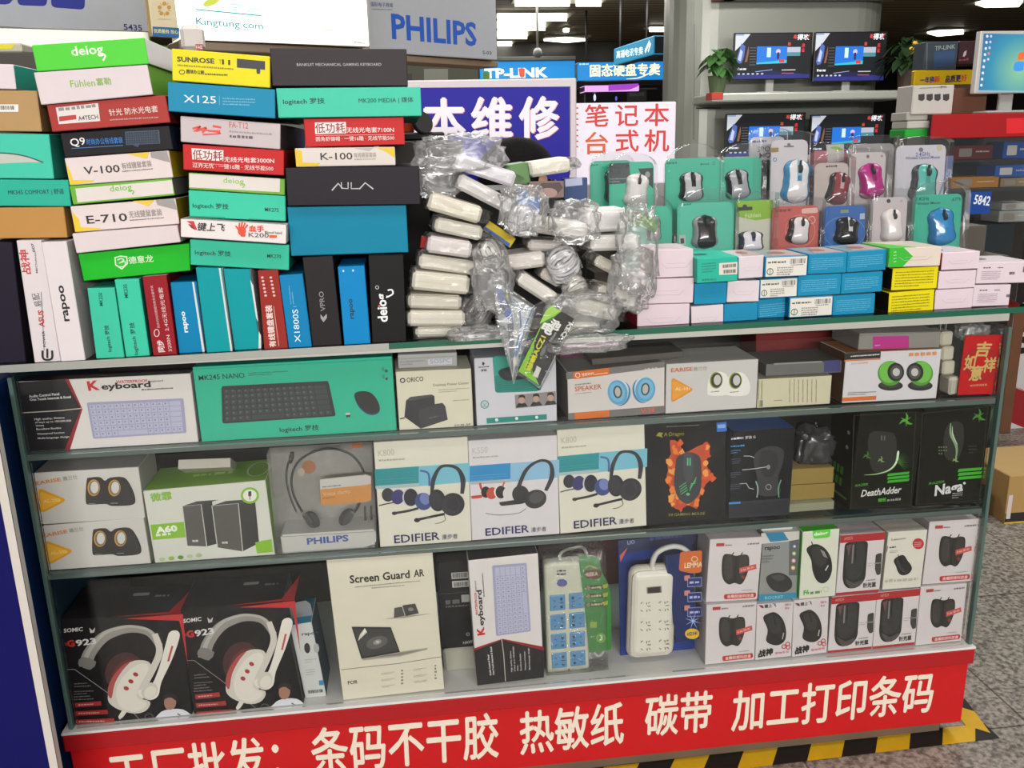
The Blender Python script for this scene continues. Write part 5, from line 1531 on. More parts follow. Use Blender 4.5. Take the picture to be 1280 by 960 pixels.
bm = bmesh.new(); bbox(bm, -W_/2*.98, W_/2*.98, -.003, .02, .008, H_-.008, 0, .018, 5)
sb = mk('face_plate', bm, M('d8d4c9', .3), ps, Lm)
fB = Face(ps, mw @ Vector((0, -.0031, 0)), mw.col[0].to_3d(), mw.col[2].to_3d(), -mw.col[1].to_3d(), W_, H_, J4)
fB.part('switch', 'dark switch window'); fB.rr([(934, 278), (1004, 272), (1006, 304), (936, 310)], 4, '7d786e'); fB.rr([(940, 282), (998, 276), (1000, 302), (941, 307)], 3, '2e2a26'); fB.done()
for j in range(3):
    for i in range(2):
        fB.part('socket')
        x, y = 930+i*86, 364+j*90-i*4
        for a, b in (((-24, -8), (-14, -16)), ((-24, 22), (-14, 28)), ((8, 4), (24, 3)), ((4, -14), (4, -4)), ((6, 20), (6, 30)), ((20, -16), (12, -10)), ((14, 18), (22, 26))):
            fB.line([(x+a[0], y+a[1]), (x+b[0], y+b[1])], 4, '7d796f', 0)
        fB.done()
bm = bmesh.new(); tube(bm, [ps.matrix_world.inverted() @ p for p in cat([onY((965, 200), .045, J4), onY((962, 165), .04, J4), onY((985, 115), .035, J4), onY((1045, 88), .035, J4), onY((1100, 92), .035, J4), onY((1140, 122), .04, J4)], 6)], .006, 10)
mk('cord', bm, M('c9c9c4', .35), ps)
bm = bmesh.new(); tube(bm, [ps.matrix_world.inverted() @ p for p in (onY((968, 215), .045, J4), onY((962, 180), .042, J4))], [.012, .008], 10)
mk('cord_grip', bm, M('cfccc2', .35), ps)

# ---- headset in a clear window pack on the lower glass shelf
hp = empty('headset_pack', 'clear window pack holding a thin black headset over a white tray', 'headset', Matrix.Translation(onY((345, 600), .10, I7)))
inv = hp.matrix_world.inverted()


def L7(p, y):
    return inv @ onY(p, y, I7)


def slab(name, pts, y0, y1, m, bev=0.):
    bm = bmesh.new()
    P = [L7(p, (y0+y1)/2) for p in pts]
    yy = -hp.location.y
    fs = prism(bm, [(p.x, p.z) for p in P], yy+y0, yy+y1)
    if bev:
        bmesh.ops.bevel(bm, geom=list(bm.edges), offset=bev, segments=2, affect='EDGES')
    return mk(name, bm, m, hp)


slab('backing_card', [(70, 78), (582, 46), (606, 520), (590, 560), (112, 590), (100, 400)], .098, .10, M('8f8d88', .5, var=.2, scale=60))
o_ = slab('tray', [(132, 478), (600, 450), (604, 520), (560, 548), (178, 583), (146, 570)], .02, .10, M('c2c2bd', .4), .004)
fB = Face(hp, onY((145, 580), .0198, I7), Vector((1, 0, 0)), Vector((0, 0, 1)), Vector((0, -1, 0)), .1, .1, I7)
fB.part(LT); fB.txt('PHILIPS', (256, 562), (464, 544), '24489a', 32, .035); fB.done()
for nm, rr_, pts, y, c_ in (('headband', .0026, [(232, 400), (190, 320), (178, 230), (210, 150), (290, 98), (380, 84), (470, 110), (525, 170), (545, 232)], .05, '1d1c1c'),
                        ('mic_boom', .0022, [(205, 405), (170, 320), (152, 230), (160, 160), (176, 130)], .045, '232222')):
    bm = bmesh.new(); tube(bm, cat([L7(p, y) for p in pts], 6), rr_, 8); mk(nm, bm, M(c_, .25), hp)
bm = bmesh.new(); tube(bm, cat([L7(p, .052) for p in [(545, 225), (540, 260), (510, 370), (470, 420)]], 6), .0035, 8); mk('headband', bm, M('1d1c1c', .25), hp)
bm = bmesh.new(); tube(bm, [L7((170, 155), .045), L7((176, 128), .045), L7((182, 102), .045)], [.004, .0055, .004], 10); mk('microphone', bm, M('1b1b1b', .6), hp)
for x, y, a in ((282, 440, .5), (452, 425, -.7)):
    bm = bmesh.new(); sphere(bm, (0, 0, 0), .013, .016, .021, mw=Matrix.Rotation(-a, 3, 'Y')); e_ = mk('ear_pad', bm, M('191919', .75), hp, Matrix.Translation(L7((x, y), .06)))
    bm = bmesh.new(); bbox(bm, -.007, .007, -.004, .004, -.014, .014, 0, .003, 2); mk('ear_hinge', bm, M('2b2b2c', .2, .3), hp, Matrix.Translation(L7((x-20 if a > 0 else x+12, y-6), .045)) @ Matrix.Rotation(-a, 4, 'Y'))
o_ = slab('band_label', [(320, 236), (548, 212), (576, 222), (578, 338), (548, 350), (325, 366)], .03, .033, M('c98427', .4))
fB = Face(hp, onY((320, 366), .0298, I7), Vector((1, 0, 0)), Vector((0, 0, 1)), Vector((0, -1, 0)), .1, .1, I7)
fB.part('label_print', 'white strip with small print'); fB.poly([(320, 237), (548, 213), (574, 222), (575, 258), (548, 264), (321, 287)], 'c4c2bc'); fB.fine((332, 278), (426, 268), 6, '4a4945'); fB.fine((334, 335), (395, 328), 7, '8a5a20')
fB.part(LT); fB.txt('Voice clarity', (336, 320), (474, 304), 'e0b878', 20, .01); fB.done()
fB = Face(hp, onY((320, 366), .097, I7), Vector((1, 0, 0)), Vector((0, 0, 1)), Vector((0, -1, 0)), .1, .1, I7)
fB.part('sticker', 'copper disc and orange corner'); fB.ell(264, 175, 34, 34, '9e5f36'); fB.ell(226, 200, 18, 20, 'b9a493'); fB.poly([(478, 58), (530, 54), (532, 78), (480, 82)], 'c4703a'); fB.done()
for x in (545, 575):
    bm = bmesh.new(); tube(bm, [L7((x, 370), .06), L7((x+2, 440), .06)], [.0018, .003], 8); mk('plug', bm, M('3a3a3a', .3, .4), hp)
slab('clear_window', [(68, 76), (580, 44), (612, 556), (590, 565), (112, 600), (104, 420)], .0145, .1015, CLEAR(.96, .03, .05))
settle_side([(s1, s2), (s2, s3)])
settle([(b2_, b1_)])
ROOFB = (SB_[0]-.013, SB_[1]-.013)
_deck = [o for o in COL.objects if o.parent is None and o.get('label') and .14 < o.matrix_world.translation.z < .32 and o is not cab]
fit([o for o in _deck if o.matrix_world.translation.z < .24], DECK, ROOFB)
fit([hp], SB_, (SA_[0]-.013, SA_[1]-.013))
# ------------------------------------------------------------------ small mouse cartons in front, right half of the counter
def top(x):
    return lev(ST_, x)


GS = 'small mouse cartons stacked along the counter edge'
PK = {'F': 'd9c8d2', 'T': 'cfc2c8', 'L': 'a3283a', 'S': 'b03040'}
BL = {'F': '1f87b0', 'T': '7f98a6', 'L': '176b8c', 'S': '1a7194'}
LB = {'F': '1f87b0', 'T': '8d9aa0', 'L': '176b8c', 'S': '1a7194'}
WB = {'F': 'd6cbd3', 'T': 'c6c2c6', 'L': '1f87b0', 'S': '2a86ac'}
SM = {}


def small(key, label, bl, br, tl, cols, z, y=0., d=.11, **k):
    f = carton('mouse_carton', label, 'carton', bl, br, tl, d, cols, z, y, group=GS, **k)
    SM[key] = f
    return f


def flapslit(f, c='b3a6ae'):
    f.uv = True
    f.part('flap', 'tuck-in end flap')
    f.line([(.18, .52), (.28, .34), (.72, .34), (.82, .52)], .008, c, 0)
    f.line([(.3, .5), (.7, .5)], .006, c, 0)
    f.done()


def sticker(f):
    f.uv = True
    f.part('sticker', 'white barcode sticker')
    f.rect(.02, .04, .98, .96, 'd8d5cd')
    f.bars((.58, .62), (.94, .62), .24, '2c2b2a', 4, 16)
    f.fine((.06, .68), (.5, .68), .10, '5a5957'); f.fine((.6, .54), (.9, .54), .05, '6b6a68')
    f.ring(.12, .28, .07, .15, .018, '4a5f4a'); f.line([(.12, .14), (.12, .42)], .014, '4a5f4a', 0)
    f.fine((.28, .42), (.66, .42), .07, '8a8986', 4, 1.6)
    f.done()


def bluep(f):
    f.uv = True
    f.part(LT)
    f.fine((.08, .72), (.9, .72), .05, '56a9cc', 6, 2.0)
    f.done()


# lowest row
f = small('w1', 'pinkish white carton lowest at the left end, red sides, beside the wrapped pile', (272, 984), (503, 972), (275, 858), PK, ZF); flapslit(f)
f = small('w2', 'white flap-ended carton at the bottom, between pinkish and blue cartons', (512, 972), (655, 960), (512, 866), WB, ZF); flapslit(f)
f = small('b1', 'bright blue flap-ended carton in the bottom row', (656, 950), (805, 940), (655, 856), BL, ZF); flapslit(f, '17688a')
f = small('b2', 'blue carton in the bottom row left of a stickered one', (806, 932), (944, 918), (806, 836), BL, ZF, y=.015); bluep(f)
f = small('l1', 'carton with white barcode sticker in the bottom row', (945, 915), (1138, 904), (948, 826), LB, ZF, y=-.004); sticker(f)
f = small('b3', 'blue carton in the bottom row beside black and yellow one', (428, 872), (614, 860), (432, 782), BL, ZG); bluep(f)
YE = {'F': 'ddd015', 'T': 'b7ac1c', 'L': '1d1d16', 'S': '2a2a1c'}
f = small('y1', 'lower one of two yellow cartons with black sides', (676, 868), (876, 852), (682, 768), YE, ZG, y=-.004)
f.uv = True; f.part(LT); f.fine((.06, .78), (.9, .78), .06, '8a8212', 6, 2.1); f.done()
f = small('r1', 'white carton edged in red, lowest of three, beside yellow cartons', (880, 848), (1050, 836), (890, 756), PK, ZG); flapslit(f)
f = small('p1', 'pinkish carton with barcode print at the right end, lower of two', (1048, 830), (1300, 822), (1056, 734), {'F': 'd8c9d3', 'T': 'cdc2c8', 'S': 'b9abb4'}, ZG)
# middle row
f = small('w3', 'pinkish white carton in the middle of its stack, red sides, left end', (288, 854), (520, 848), (293, 742), PK, ZF); flapslit(f)
f = small('b4', 'bright blue flap-ended carton right below the teal one', (524, 856), (668, 850), (524, 762), BL, ZF); flapslit(f, '17688a')
f = small('w4', 'white flap-ended carton in the middle row beside blue flap', (670, 846), (812, 842), (672, 752), WB, ZF); flapslit(f)
f = small('l2', 'carton with white barcode sticker in the middle row', (815, 830), (982, 820), (818, 744), LB, ZF); sticker(f)
f = small('b5', 'blue carton in the middle row right of the stickered one', (272, 784), (464, 774), (272, 692), BL, ZG); bluep(f)
f = small('b6', 'blue carton in the middle row beside the upper yellow one', (466, 774), (648, 762), (466, 684), BL, ZG); bluep(f)
f = small('y2', 'upper one of two yellow cartons with black sides', (690, 758), (892, 748), (694, 660), YE, ZG, y=-.004)
f.uv = True; f.part(LT); f.fine((.06, .78), (.9, .78), .06, '8a8212', 6, 2.1); f.done()
f = small('r2', 'white carton edged in red, middle of three, beside yellow cartons', (896, 752), (1062, 744), (902, 674), PK, ZG); flapslit(f)
f = small('p2', 'pinkish carton with barcode print at the right end, upper of two', (1065, 728), (1310, 722), (1068, 634), {'F': 'd8c9d3', 'T': 'c9c0c6', 'S': 'b9abb4'}, ZG)
for k in ('p1', 'p2'):
    f = SM[k]; f.uv = True; f.part(LT); f.fine((.1, .72), (.24, .72), .07, '6d6470'); f.fine((.36, .72), (.46, .72), .06, '6d6470'); f.fine((.08, .55), (.42, .55), .045, 'a595a0', 5, 2); f.bars((.58, .40), (.68, .40), .13, '4a444a'); f.bars((.82, .5), (.98, .5), .28, '4a444a'); f.done()
t_ = SM['p2'].T(); t_.part('oval_mark', 'dark oval on the lid'); t_.ell(.25, .55, .2, .2, '6b6468'); t_.done()
# upper row
f = small('w5', 'pinkish white carton topmost of its stack, red sides, left end', (343, 738), (543, 730), (346, 614), PK, ZF, y=.004); flapslit(f)
f = small('t1', 'teal carton with white sticker topmost beside pinkish white one', (538, 762), (718, 750), (546, 652), {'F': '2fae98', 'T': '35b8a0', 'L': '2a9a86', 'S': '2a9a86'}, ZF, y=-.02, d=.12)
f.part('sticker', 'white barcode sticker'); f.poly([(636, 672), (718, 666), (716, 720), (636, 724)], 'd5cfc6'); f.bars((650, 694), (712, 688), 15); f.bars((654, 718), (710, 714), 16)
f.part(LT); f.fine((558, 678), (622, 672), 5, '1d7a6a', 4, 2.4); f.ring(618, 745, 5, 5, 2, '1d7a6a'); f.fine((560, 750), (608, 747), 8, '1d7a6a'); f.done()
t_ = f.T(); t_.part('oval_mark', 'dark oval on the lid'); t_.ell(.28, .5, .2, .13, '1f5f58'); t_.done()
f = small('w6', 'white flap-ended carton in the upper row beside the teal one', (722, 742), (836, 734), (722, 644), WB, ZF); flapslit(f)
f = small('l3', 'carton with white barcode sticker in the upper row', (838, 736), (1026, 728), (842, 644), LB, ZF, y=-.008); sticker(f)
f = small('b7', 'blue carton in the upper row right of the stickered one', (318, 686), (490, 678), (318, 596), BL, ZG); bluep(f)
f = small('b8', 'blue carton in the upper row beside the green and cream one', (492, 678), (668, 666), (492, 586), BL, ZG); bluep(f)
f = small('g1', 'cream carton with green arrow end on top of the yellow ones', (678, 655), (906, 648), (682, 568), {'F': 'd8ccc0', 'T': 'c9bfb4', 'L': '3fae38', 'S': 'b3a99f'}, ZG, y=-.01, d=.115)
f.part('arrow_print', 'green arrow end'); f.poly([(682, 569), (744, 566), (786, 606), (740, 652), (679, 654)], '2fb02c')
for i in range(4):
    f.fine((700, 590+i*14), (712, 589+i*14), 5, 'a9dca0')
f.done(); flapslit(f, 'b3a698')
t_ = f.T(); t_.part('lid_print', 'green lid edge'); t_.poly([(0, 0), (.5, 0), (.0, 1.)], '49c43a'); t_.done()
f = small('r3', 'white carton edged in red, topmost of three, beside the cream one', (912, 668), (1078, 660), (914, 590), PK, ZG); flapslit(f)
t_ = f.T(); t_.part('oval_mark', 'dark mark on the lid'); t_.ell(.2, .5, .14, .22, '3a3236'); t_.done()
for f in (SM['l3'], SM['b7'], SM['b8'], SM['w6']):
    t_ = f.T(); t_.part('lid_print', 'faint pictures on the lid'); t_.poly([(.2, .1), (.95, .05), (.95, .9), (.6, .95)], 'b5a3a0'); t_.ell(.5, .5, .2, .2, '8c6a66'); t_.done()
fit([SM[k].o for k in ('w1', 'w2', 'b1', 'b2', 'l1', 'b3', 'y1', 'r1', 'p1')], ST_)
settle([(SM[a], SM[b]) for a, b in (('w1', 'w3'), ('w3', 'w5'), ('w2', 'b4'), ('b1', 'w4'), ('b4', 't1'), ('b2', 'l2'), ('l1', 'b5'), ('b3', 'b6'), ('y1', 'y2'), ('r1', 'r2'), ('p1', 'p2'), ('w4', 'w6'), ('l2', 'l3'), ('b5', 'b7'), ('b6', 'b8'), ('y2', 'g1'), ('r2', 'r3'))])
settle_side([(SM[a], SM[b]) for a, b in zip(('w1', 'w2', 'b1', 'b2', 'l1', 'b3', 'y1', 'r1'), ('w2', 'b1', 'b2', 'l1', 'b3', 'y1', 'r1', 'p1'))])
settle_side([(SM[a], SM[b]) for a, b in zip(('w3', 'b4', 'w4', 'l2', 'b5', 'b6', 'y2', 'r2'), ('b4', 'w4', 'l2', 'b5', 'b6', 'y2', 'r2', 'p2'))])
settle_side([(SM[a], SM[b]) for a, b in zip(('w5', 't1', 'w6', 'l3', 'b7', 'b8', 'g1'), ('t1', 'w6', 'l3', 'b7', 'b8', 'g1', 'r3'))])

# ------------------------------------------------------------------ mice in clear packs, standing behind the small cartons
x0, x1 = onY((735, 300), .2).x, onY((1240, 300), .2).x
for y0_, y1_, h_, lb in ((.135, .215, .085, 'long plain dark carton under the front row of mouse packs'), (.222, .34, .145, 'long plain dark carton under the back row of mouse packs')):
    mw = Matrix.Translation(((x0+x1)/2, y0_, max(top(x0), top(x1))+.001))
    carton_at('carton', lb, 'carton', mw, x1-x0, y1_-y0_, h_, {'F': '55504a', 'S': '4a463f'})
RISE = {0: max(top(x0), top(x1))+.087, 1: max(top(x0), top(x1))+.147}
GBL = 'mice sealed in clear packs standing behind the small cartons'
SHELL = CLEAR(.965, .045, .05)


def mouse(parent, mw, w_, l_, h_, body, side, mid=None, wheel='2a2a2c', button=None):
    """a mouse lying against its card: length along z, back towards -y"""
    bm = bmesh.new()
    nu, nv = 16, 18
    g = []
    for j in range(nv+1):
        t = -1+2*j/nv
        hw = (1-abs(t)**3.6)**.5*(.90+.10*math.cos((abs(t)-.75)*5.2)-.05*t)*w_/2 if abs(t) < 1 else 0
        hh = (1-abs(t)**3)**.6*(.82-.25*t)*h_ if abs(t) < 1 else 0
        row = []
        for i in range(nu+1):
            a = PI*i/nu
            row.append(bm.verts.new((-math.cos(a)*hw, -math.sin(a)**.75*hh, t*l_/2)))
        g.append(row)
    for j in range(nv):
        for i in range(nu):
            try:
                f_ = bm.faces.new((g[j][i], g[j][i+1], g[j+1][i+1], g[j+1][i]))
            except ValueError:
                continue
            f_.smooth = True
            k = abs(i+.5-nu/2)/(nu/2)
            f_.material_index = 1 if k > .52 else (2 if k < .12 and j > nv*.45 else 0)
    bmesh.ops.remove_doubles(bm, verts=bm.verts, dist=1e-5)
    mm = [M(body, .16, 0, .6, coat=.5), M(side, .2, 0, .6, coat=.4), M(mid or body, .2, 0, .6)]
    o = mk('mouse', bm, mm, parent, mw)
    bm = bmesh.new()
    bmesh.ops.create_cone(bm, cap_ends=True, segments=16, radius1=w_*.12, radius2=w_*.12, depth=w_*.09, matrix=Matrix.Translation((0, -h_*.66, l_*.27)) @ Matrix.Rotation(PI/2, 4, 'Y'))
    mk('scroll_wheel', bm, M(wheel, .5), o)
    bm = bmesh.new()
    bbox(bm, -w_*.012, w_*.012, -h_*.80, -h_*.5, l_*.34, l_*.46, 0)
    mk('button_gap', bm, M('1c1c1e', .6), o)
    if button:
        bm = bmesh.new(); bbox(bm, -w_*.05, w_*.05, -h_*.93, -h_*.7, l_*.02, l_*.13, 0, .001)
        mk('button', bm, M(button, .3), o)
    return o


def blister(label, tl, tr, y, row, card, mc, ms, mcol, z, dome=.35, lean=.06, marg=.004, rot=0., shell_top=.02, base=None, **k):
    """card corners tl, tr; mouse centre mc and size ms (width, length) in the same measured frame"""
    n = Vector((0, -math.cos(lean), math.sin(lean)))
    A = onY(tl, y, z)
    zb = RISE[row] if base is None else base
    H_ = (A.z-zb)/math.cos(lean)
    B = onp(tr, A, n, z)
    u = (B-A); u.z = 0; W_ = u.length; u.normalize()
    v = u.cross(-n)
    O = A-v*H_
    O.z = zb
    c = O+u*W_/2
    d = -n
    mw = Matrix(((u.x, d.x, v.x, c.x), (u.y, d.y, v.y, c.y), (u.z, d.z, v.z, c.z), (0, 0, 0, 1)))
    root = empty('mouse_pack', label, 'mouse', mw, GBL)
    bm = bmesh.new()
    r = .012
    pts = [(-W_/2, 0), (W_/2, 0), (W_/2, H_-r), (W_/2-r*.3, H_-r*.3), (W_/2-r, H_), (-W_/2+r, H_), (-W_/2+r*.3, H_-r*.3), (-W_/2, H_-r)]
    prism(bm, pts, 0, .002)
    mk('backing_card', bm, M(card, .45), root)
    f = Face(root, c-u*W_/2, u, v, -d, W_, H_, z)
    inv = mw.inverted()
    m_ = onp(mc, c-d*.012, n, z)
    s_ = (onp((mc[0]+1, mc[1]), c, n, z)-onp(mc, c, n, z)).length
    ml = inv @ m_
    mouse(root, Matrix.Translation((ml.x, -.001, ml.z)) @ Matrix.Rotation(rot, 4, 'Y'), ms[0]*s_, ms[1]*s_, .026, *mcol, **k)
    # shell: outline with a round top, bulging over the mouse
    bm = bmesh.new()
    out = []
    ww, hh = W_/2+marg, H_+shell_top
    dm = min(dome*W_, hh*.5)
    for i in range(13):
        a = PI*i/12
        out.append((math.cos(a)*ww, hh-dm+math.sin(a)*dm))
    out = [(ww, .002)]+out+[(-ww, .002)]
    a_ = [bm.verts.new((x, -.001, z_)) for x, z_ in out]
    b_ = [bm.verts.new((x*.94, -.030, z_*.985+.001)) for x, z_ in out]
    for i in range(len(out)):
        j = (i+1) % len(out)
        bm.faces.new((a_[i], a_[j], b_[j], b_[i])).smooth = True
    bm.faces.new(b_)
    bm.faces.new([bm.verts.new((x*1.01, -.0015, z_*1.002)) for x, z_ in out])
    mk('clear_shell', bm, SHELL, root)
    f.root = root
    return f


TC = '2fc2a0'
f = blister('teal pack with white mouse standing behind its neighbour, left end', (62, 218), (250, 214), .30, 1, TC, (165, 330), (80, 150), ('3a3a3c', '222224'), ZF); f.part(LT); f.fine((66, 240), (100, 238), 8, '1f7a68'); f.done()
f = blister('teal pack with plain white mouse and dark corner block, left end', (146, 224), (346, 218), .26, 1, TC, (273, 350), (118, 150), ('e2dedd', 'd3cfce'), ZF, rot=.15)
f.part(PIC, 'dark panels'); f.poly([(147, 228), (236, 224), (242, 300), (212, 318), (148, 322)], '3d4a4c'); f.poly([(276, 252), (342, 248), (343, 340), (300, 300)], '2f3436'); f.ell(318, 278, 11, 14, '9aa3a4')
f.part(LT); f.txt('FREEDOM', (150, 254), (236, 248), '1c2426', 20, .02); f.txt('PLUS', (150, 278), (198, 276), '1c2426', 20, .02); f.fine((150, 300), (225, 298), 5, '97a3a4', 2, 2.5); f.done()
f = blister('teal pack with glossy black and silver mouse, back row', (396, 208), (640, 204), .27, 1, TC, (518, 332), (120, 130), ('b9bcc0', '17171a', '17171a'), ZF, dome=.4, shell_top=.032); f.part(LT); f.fine((404, 232), (448, 230), 9, '1f7a68'); f.fine((552, 236), (592, 234), 8, '1f7a68'); f.ring(612, 228, 5, 6, 2, '1f7a68'); f.done()
f = blister('teal pack with grey topped black mouse, back row beside tall white card', (636, 204), (826, 198), .29, 1, TC, (724, 322), (120, 132), ('a4a8ae', '1a1a1c', '2c2c2f'), ZF, dome=.4, shell_top=.032, rot=-.12)
f = blister('tall pale pack with lettered card behind the blue sided mouse', (772, 112), (930, 104), .32, 1, 'd2cfd6', (850, 300), (110, 170), ('2f2f33', '1c1c1f'), ZF, dome=.15); f.part(LT); f.txt('MO', (815, 205), (866, 202), '3a3a4c', 24, .02); f.txt('SPO', (806, 178), (862, 175), '3a3a4c', 24, 0); f.fine((784, 138), (850, 134), 11, '6a6c9c'); f.done()
f = blister('white pack with tall white mouse striped blue at its side', (868, 126), (1032, 122), .27, 1, 'dad6dc', (985, 308), (138, 186), ('e2e0e2', '3b86b4', '8fb4cc'), ZF, dome=.12, button='2f7fae', rot=.08); f.part('hang_slot'); f.rr([(924, 150), (968, 149), (968, 156), (924, 157)], 3, '77757a'); f.ell(946, 145, 8, 7, '77757a'); f.part('mark'); f.rr([(864, 160), (900, 158), (900, 178), (864, 180)], 2, 'a3854a'); f.ring(884, 212, 7, 8, 3, '5a7ac0'); f.done()
f = blister('beige pack with dark red striped mouse, back row', (1062, 228), (1212, 222), .25, 1, 'c9bdb8', (1172, 340), (105, 140), ('8a3f48', '221c1e', 'b9a3a6'), ZF, dome=.15, rot=.2, marg=.005); f.part(LT); f.fine((1110, 246), (1160, 244), 9, '3a3434'); f.done()
f = blister('white pack with shiny magenta mouse, back row', (506, 146), (668, 140), .28, 1, 'd2cacb', (608, 272), (118, 152), ('b92a86', 'a01f70', '8a1a60'), ZG, dome=.1, rot=-.15); f.part('hang_slot'); f.ell(586, 162, 7, 8, '77706f'); f.part(LT); f.ell(648, 160, 6, 6, 'a89f9f'); f.done()
f = blister('wide white pack with ribbed teal mouse at the right end of the back row', (714, 114), (936, 104), .28, 1, 'd8d6e0', (842, 280), (132, 160), ('5cb8ae', '3a3c44', '4a9c94'), ZG, dome=.12, rot=.1); f.part('hang_slot'); f.ell(822, 132, 10, 10, '7a7880'); f.part(LT); f.txt('2.4GHz', (798, 162), (862, 158), '5a64a8', 18, .012); f.txt('Wireless Optical Mouse', (752, 176), (906, 170), '5a64a8', 13, .012); f.part('mark'); f.ell(904, 124, 13, 13, 'cfc4a4'); f.line([(900, 340), (930, 250), (938, 160)], 8, '8a9ad0'); f.done()
f = blister('pink flowered pack peeping out behind the dark red mouse', (330, 138), (498, 130), .33, 1, 'b86a78', (400, 300), (100, 130), ('d8d0d0', 'b0a8a8'), ZG, dome=.1); f.part(PIC, 'green leaf on white'); f.poly([(400, 110), (480, 106), (480, 180), (410, 190)], 'c9c4c2', 0); f.poly([(415, 122), (450, 117), (478, 134), (445, 132)], '8fbf4a', 2); f.done()
f = blister('grey blank pack peeping out behind the magenta mouse', (500, 108), (706, 102), .335, 1, 'aeaaa8', (600, 300), (100, 130), ('d8d0d0', 'b0a8a8'), ZG, dome=.05)
# front row
f = blister('teal pack half hidden by the wrapped pile, black mouse', (196, 424), (428, 416), .17, 0, TC, (350, 520), (70, 110), ('b3b7bb', '1a1a1c', '1a1a1c'), ZF, dome=.5, shell_top=.028)
f = blister('teal pack with swirling silver and black mouse in the front row', (450, 406), (704, 396), .17, 0, '49c9aa', (578, 534), (128, 146), ('2a2a2c', '8d9093', '151517'), ZF, dome=.45, shell_top=.032); f.part(LT); f.fine((476, 416), (512, 413), 8, '1f7a68'); f.part('mark'); f.rr([(458, 548), (486, 546), (488, 590), (460, 592)], 3, 'bfc6c2'); f.rr([(464, 562), (480, 561), (481, 584), (465, 585)], 2, '3a3f3e'); f.done()
f = blister('lime topped white pack with a low white mouse in the front row', (712, 396), (876, 388), .17, 0, 'd0d2c0', (782, 575), (128, 90), ('e0dfe6', '2f3140', 'e0dfe6'), ZF, dome=.05, marg=.004, button='4a4a9c'); f.part('band', 'lime band'); f.poly([(713, 397), (876, 389), (878, 470), (800, 482), (711, 464)], '8cbf24'); f.part('hang_slot'); f.rr([(716, 424), (784, 420), (784, 436), (716, 440)], 5, '26281c'); f.ell(750, 420, 10, 9, '26281c'); f.part(LT); f.txt('Fühlen', (752, 472), (820, 465), 'dbe8b4', 20, .01); f.done()
f = blister('coral red pack with white mouse in the front row', (872, 420), (1082, 408), .165, 0, 'c8584c', (996, 528), (110, 118), ('dcd6d8', '2b2628', 'dcd6d8'), ZF, dome=.08, marg=.004, rot=.15); f.part('mark', 'pale round marks'); f.ring(1048, 480, 14, 16, 5, 'e0a89e'); f.rr([(1002, 430), (1074, 424), (1075, 448), (1003, 452)], 8, 'e6beb4'); f.ring(996, 528, 66, 70, 3, 'd88a7e'); f.part(LT); f.fine((886, 446), (960, 440), 14, '7a3a3a'); f.fine((884, 560), (886, 470), 6, 'd88a80', 2, 2); f.done()
f = blister('blue pack with black and white mouse in the front row', (388, 384), (578, 376), .165, 0, '1f63b4', (500, 494), (116, 120), ('1c1c1e', '1c1c1e', 'c9cccf'), ZG, dome=.3, shell_top=.03, rot=.1); f.part('mark', 'pale rings and label'); f.ring(482, 500, 92, 70, 3, '5a94d8'); f.rr([(464, 400), (500, 398), (500, 412), (464, 414)], 2, '8a9a70'); f.rr([(550, 416), (572, 414), (572, 440), (550, 442)], 2, 'b9c6dc'); f.done()
f = blister('plain white pack with white mouse between blue and teal packs', (600, 346), (764, 338), .165, 0, 'd2c8cc', (700, 470), (104, 144), ('e2dcdc', 'd6d0d0'), ZG, dome=.06, marg=.004, rot=-.08); f.part('hang_slot'); f.ell(678, 360, 9, 9, '3a3638'); f.ell(735, 360, 6, 6, 'b5adb0'); f.done()
f = blister('teal pack with bright blue mouse at the right end of the front row', (786, 334), (1008, 326), .165, 0, '33bd9e', (922, 476), (130, 160), ('2f86c4', '256fa8', '3a94d0'), ZG, dome=.25, shell_top=.03, rot=-.12); f.part(LT); f.txt('2.4GHz', (798, 360), (858, 356), '1f4a54', 17, .016); f.txt('Wireless Mouse', (798, 378), (908, 372), '1f4a54', 12, .016); f.txt('A77h', (958, 362), (1000, 358), '1f4a54', 16, .006); f.done()

# ------------------------------------------------------------------ power adapters in clear bags, piled in the middle of the counter
GAD = 'white power adapters in clear bags piled in the middle of the counter'
WRAP = CLEAR(.97, .03, .12, .3, 45, .035, (.95, .95, .95))
WRAP2 = CLEAR(.965, .035, .18, .35, 26, .10, (.93, .94, .95))


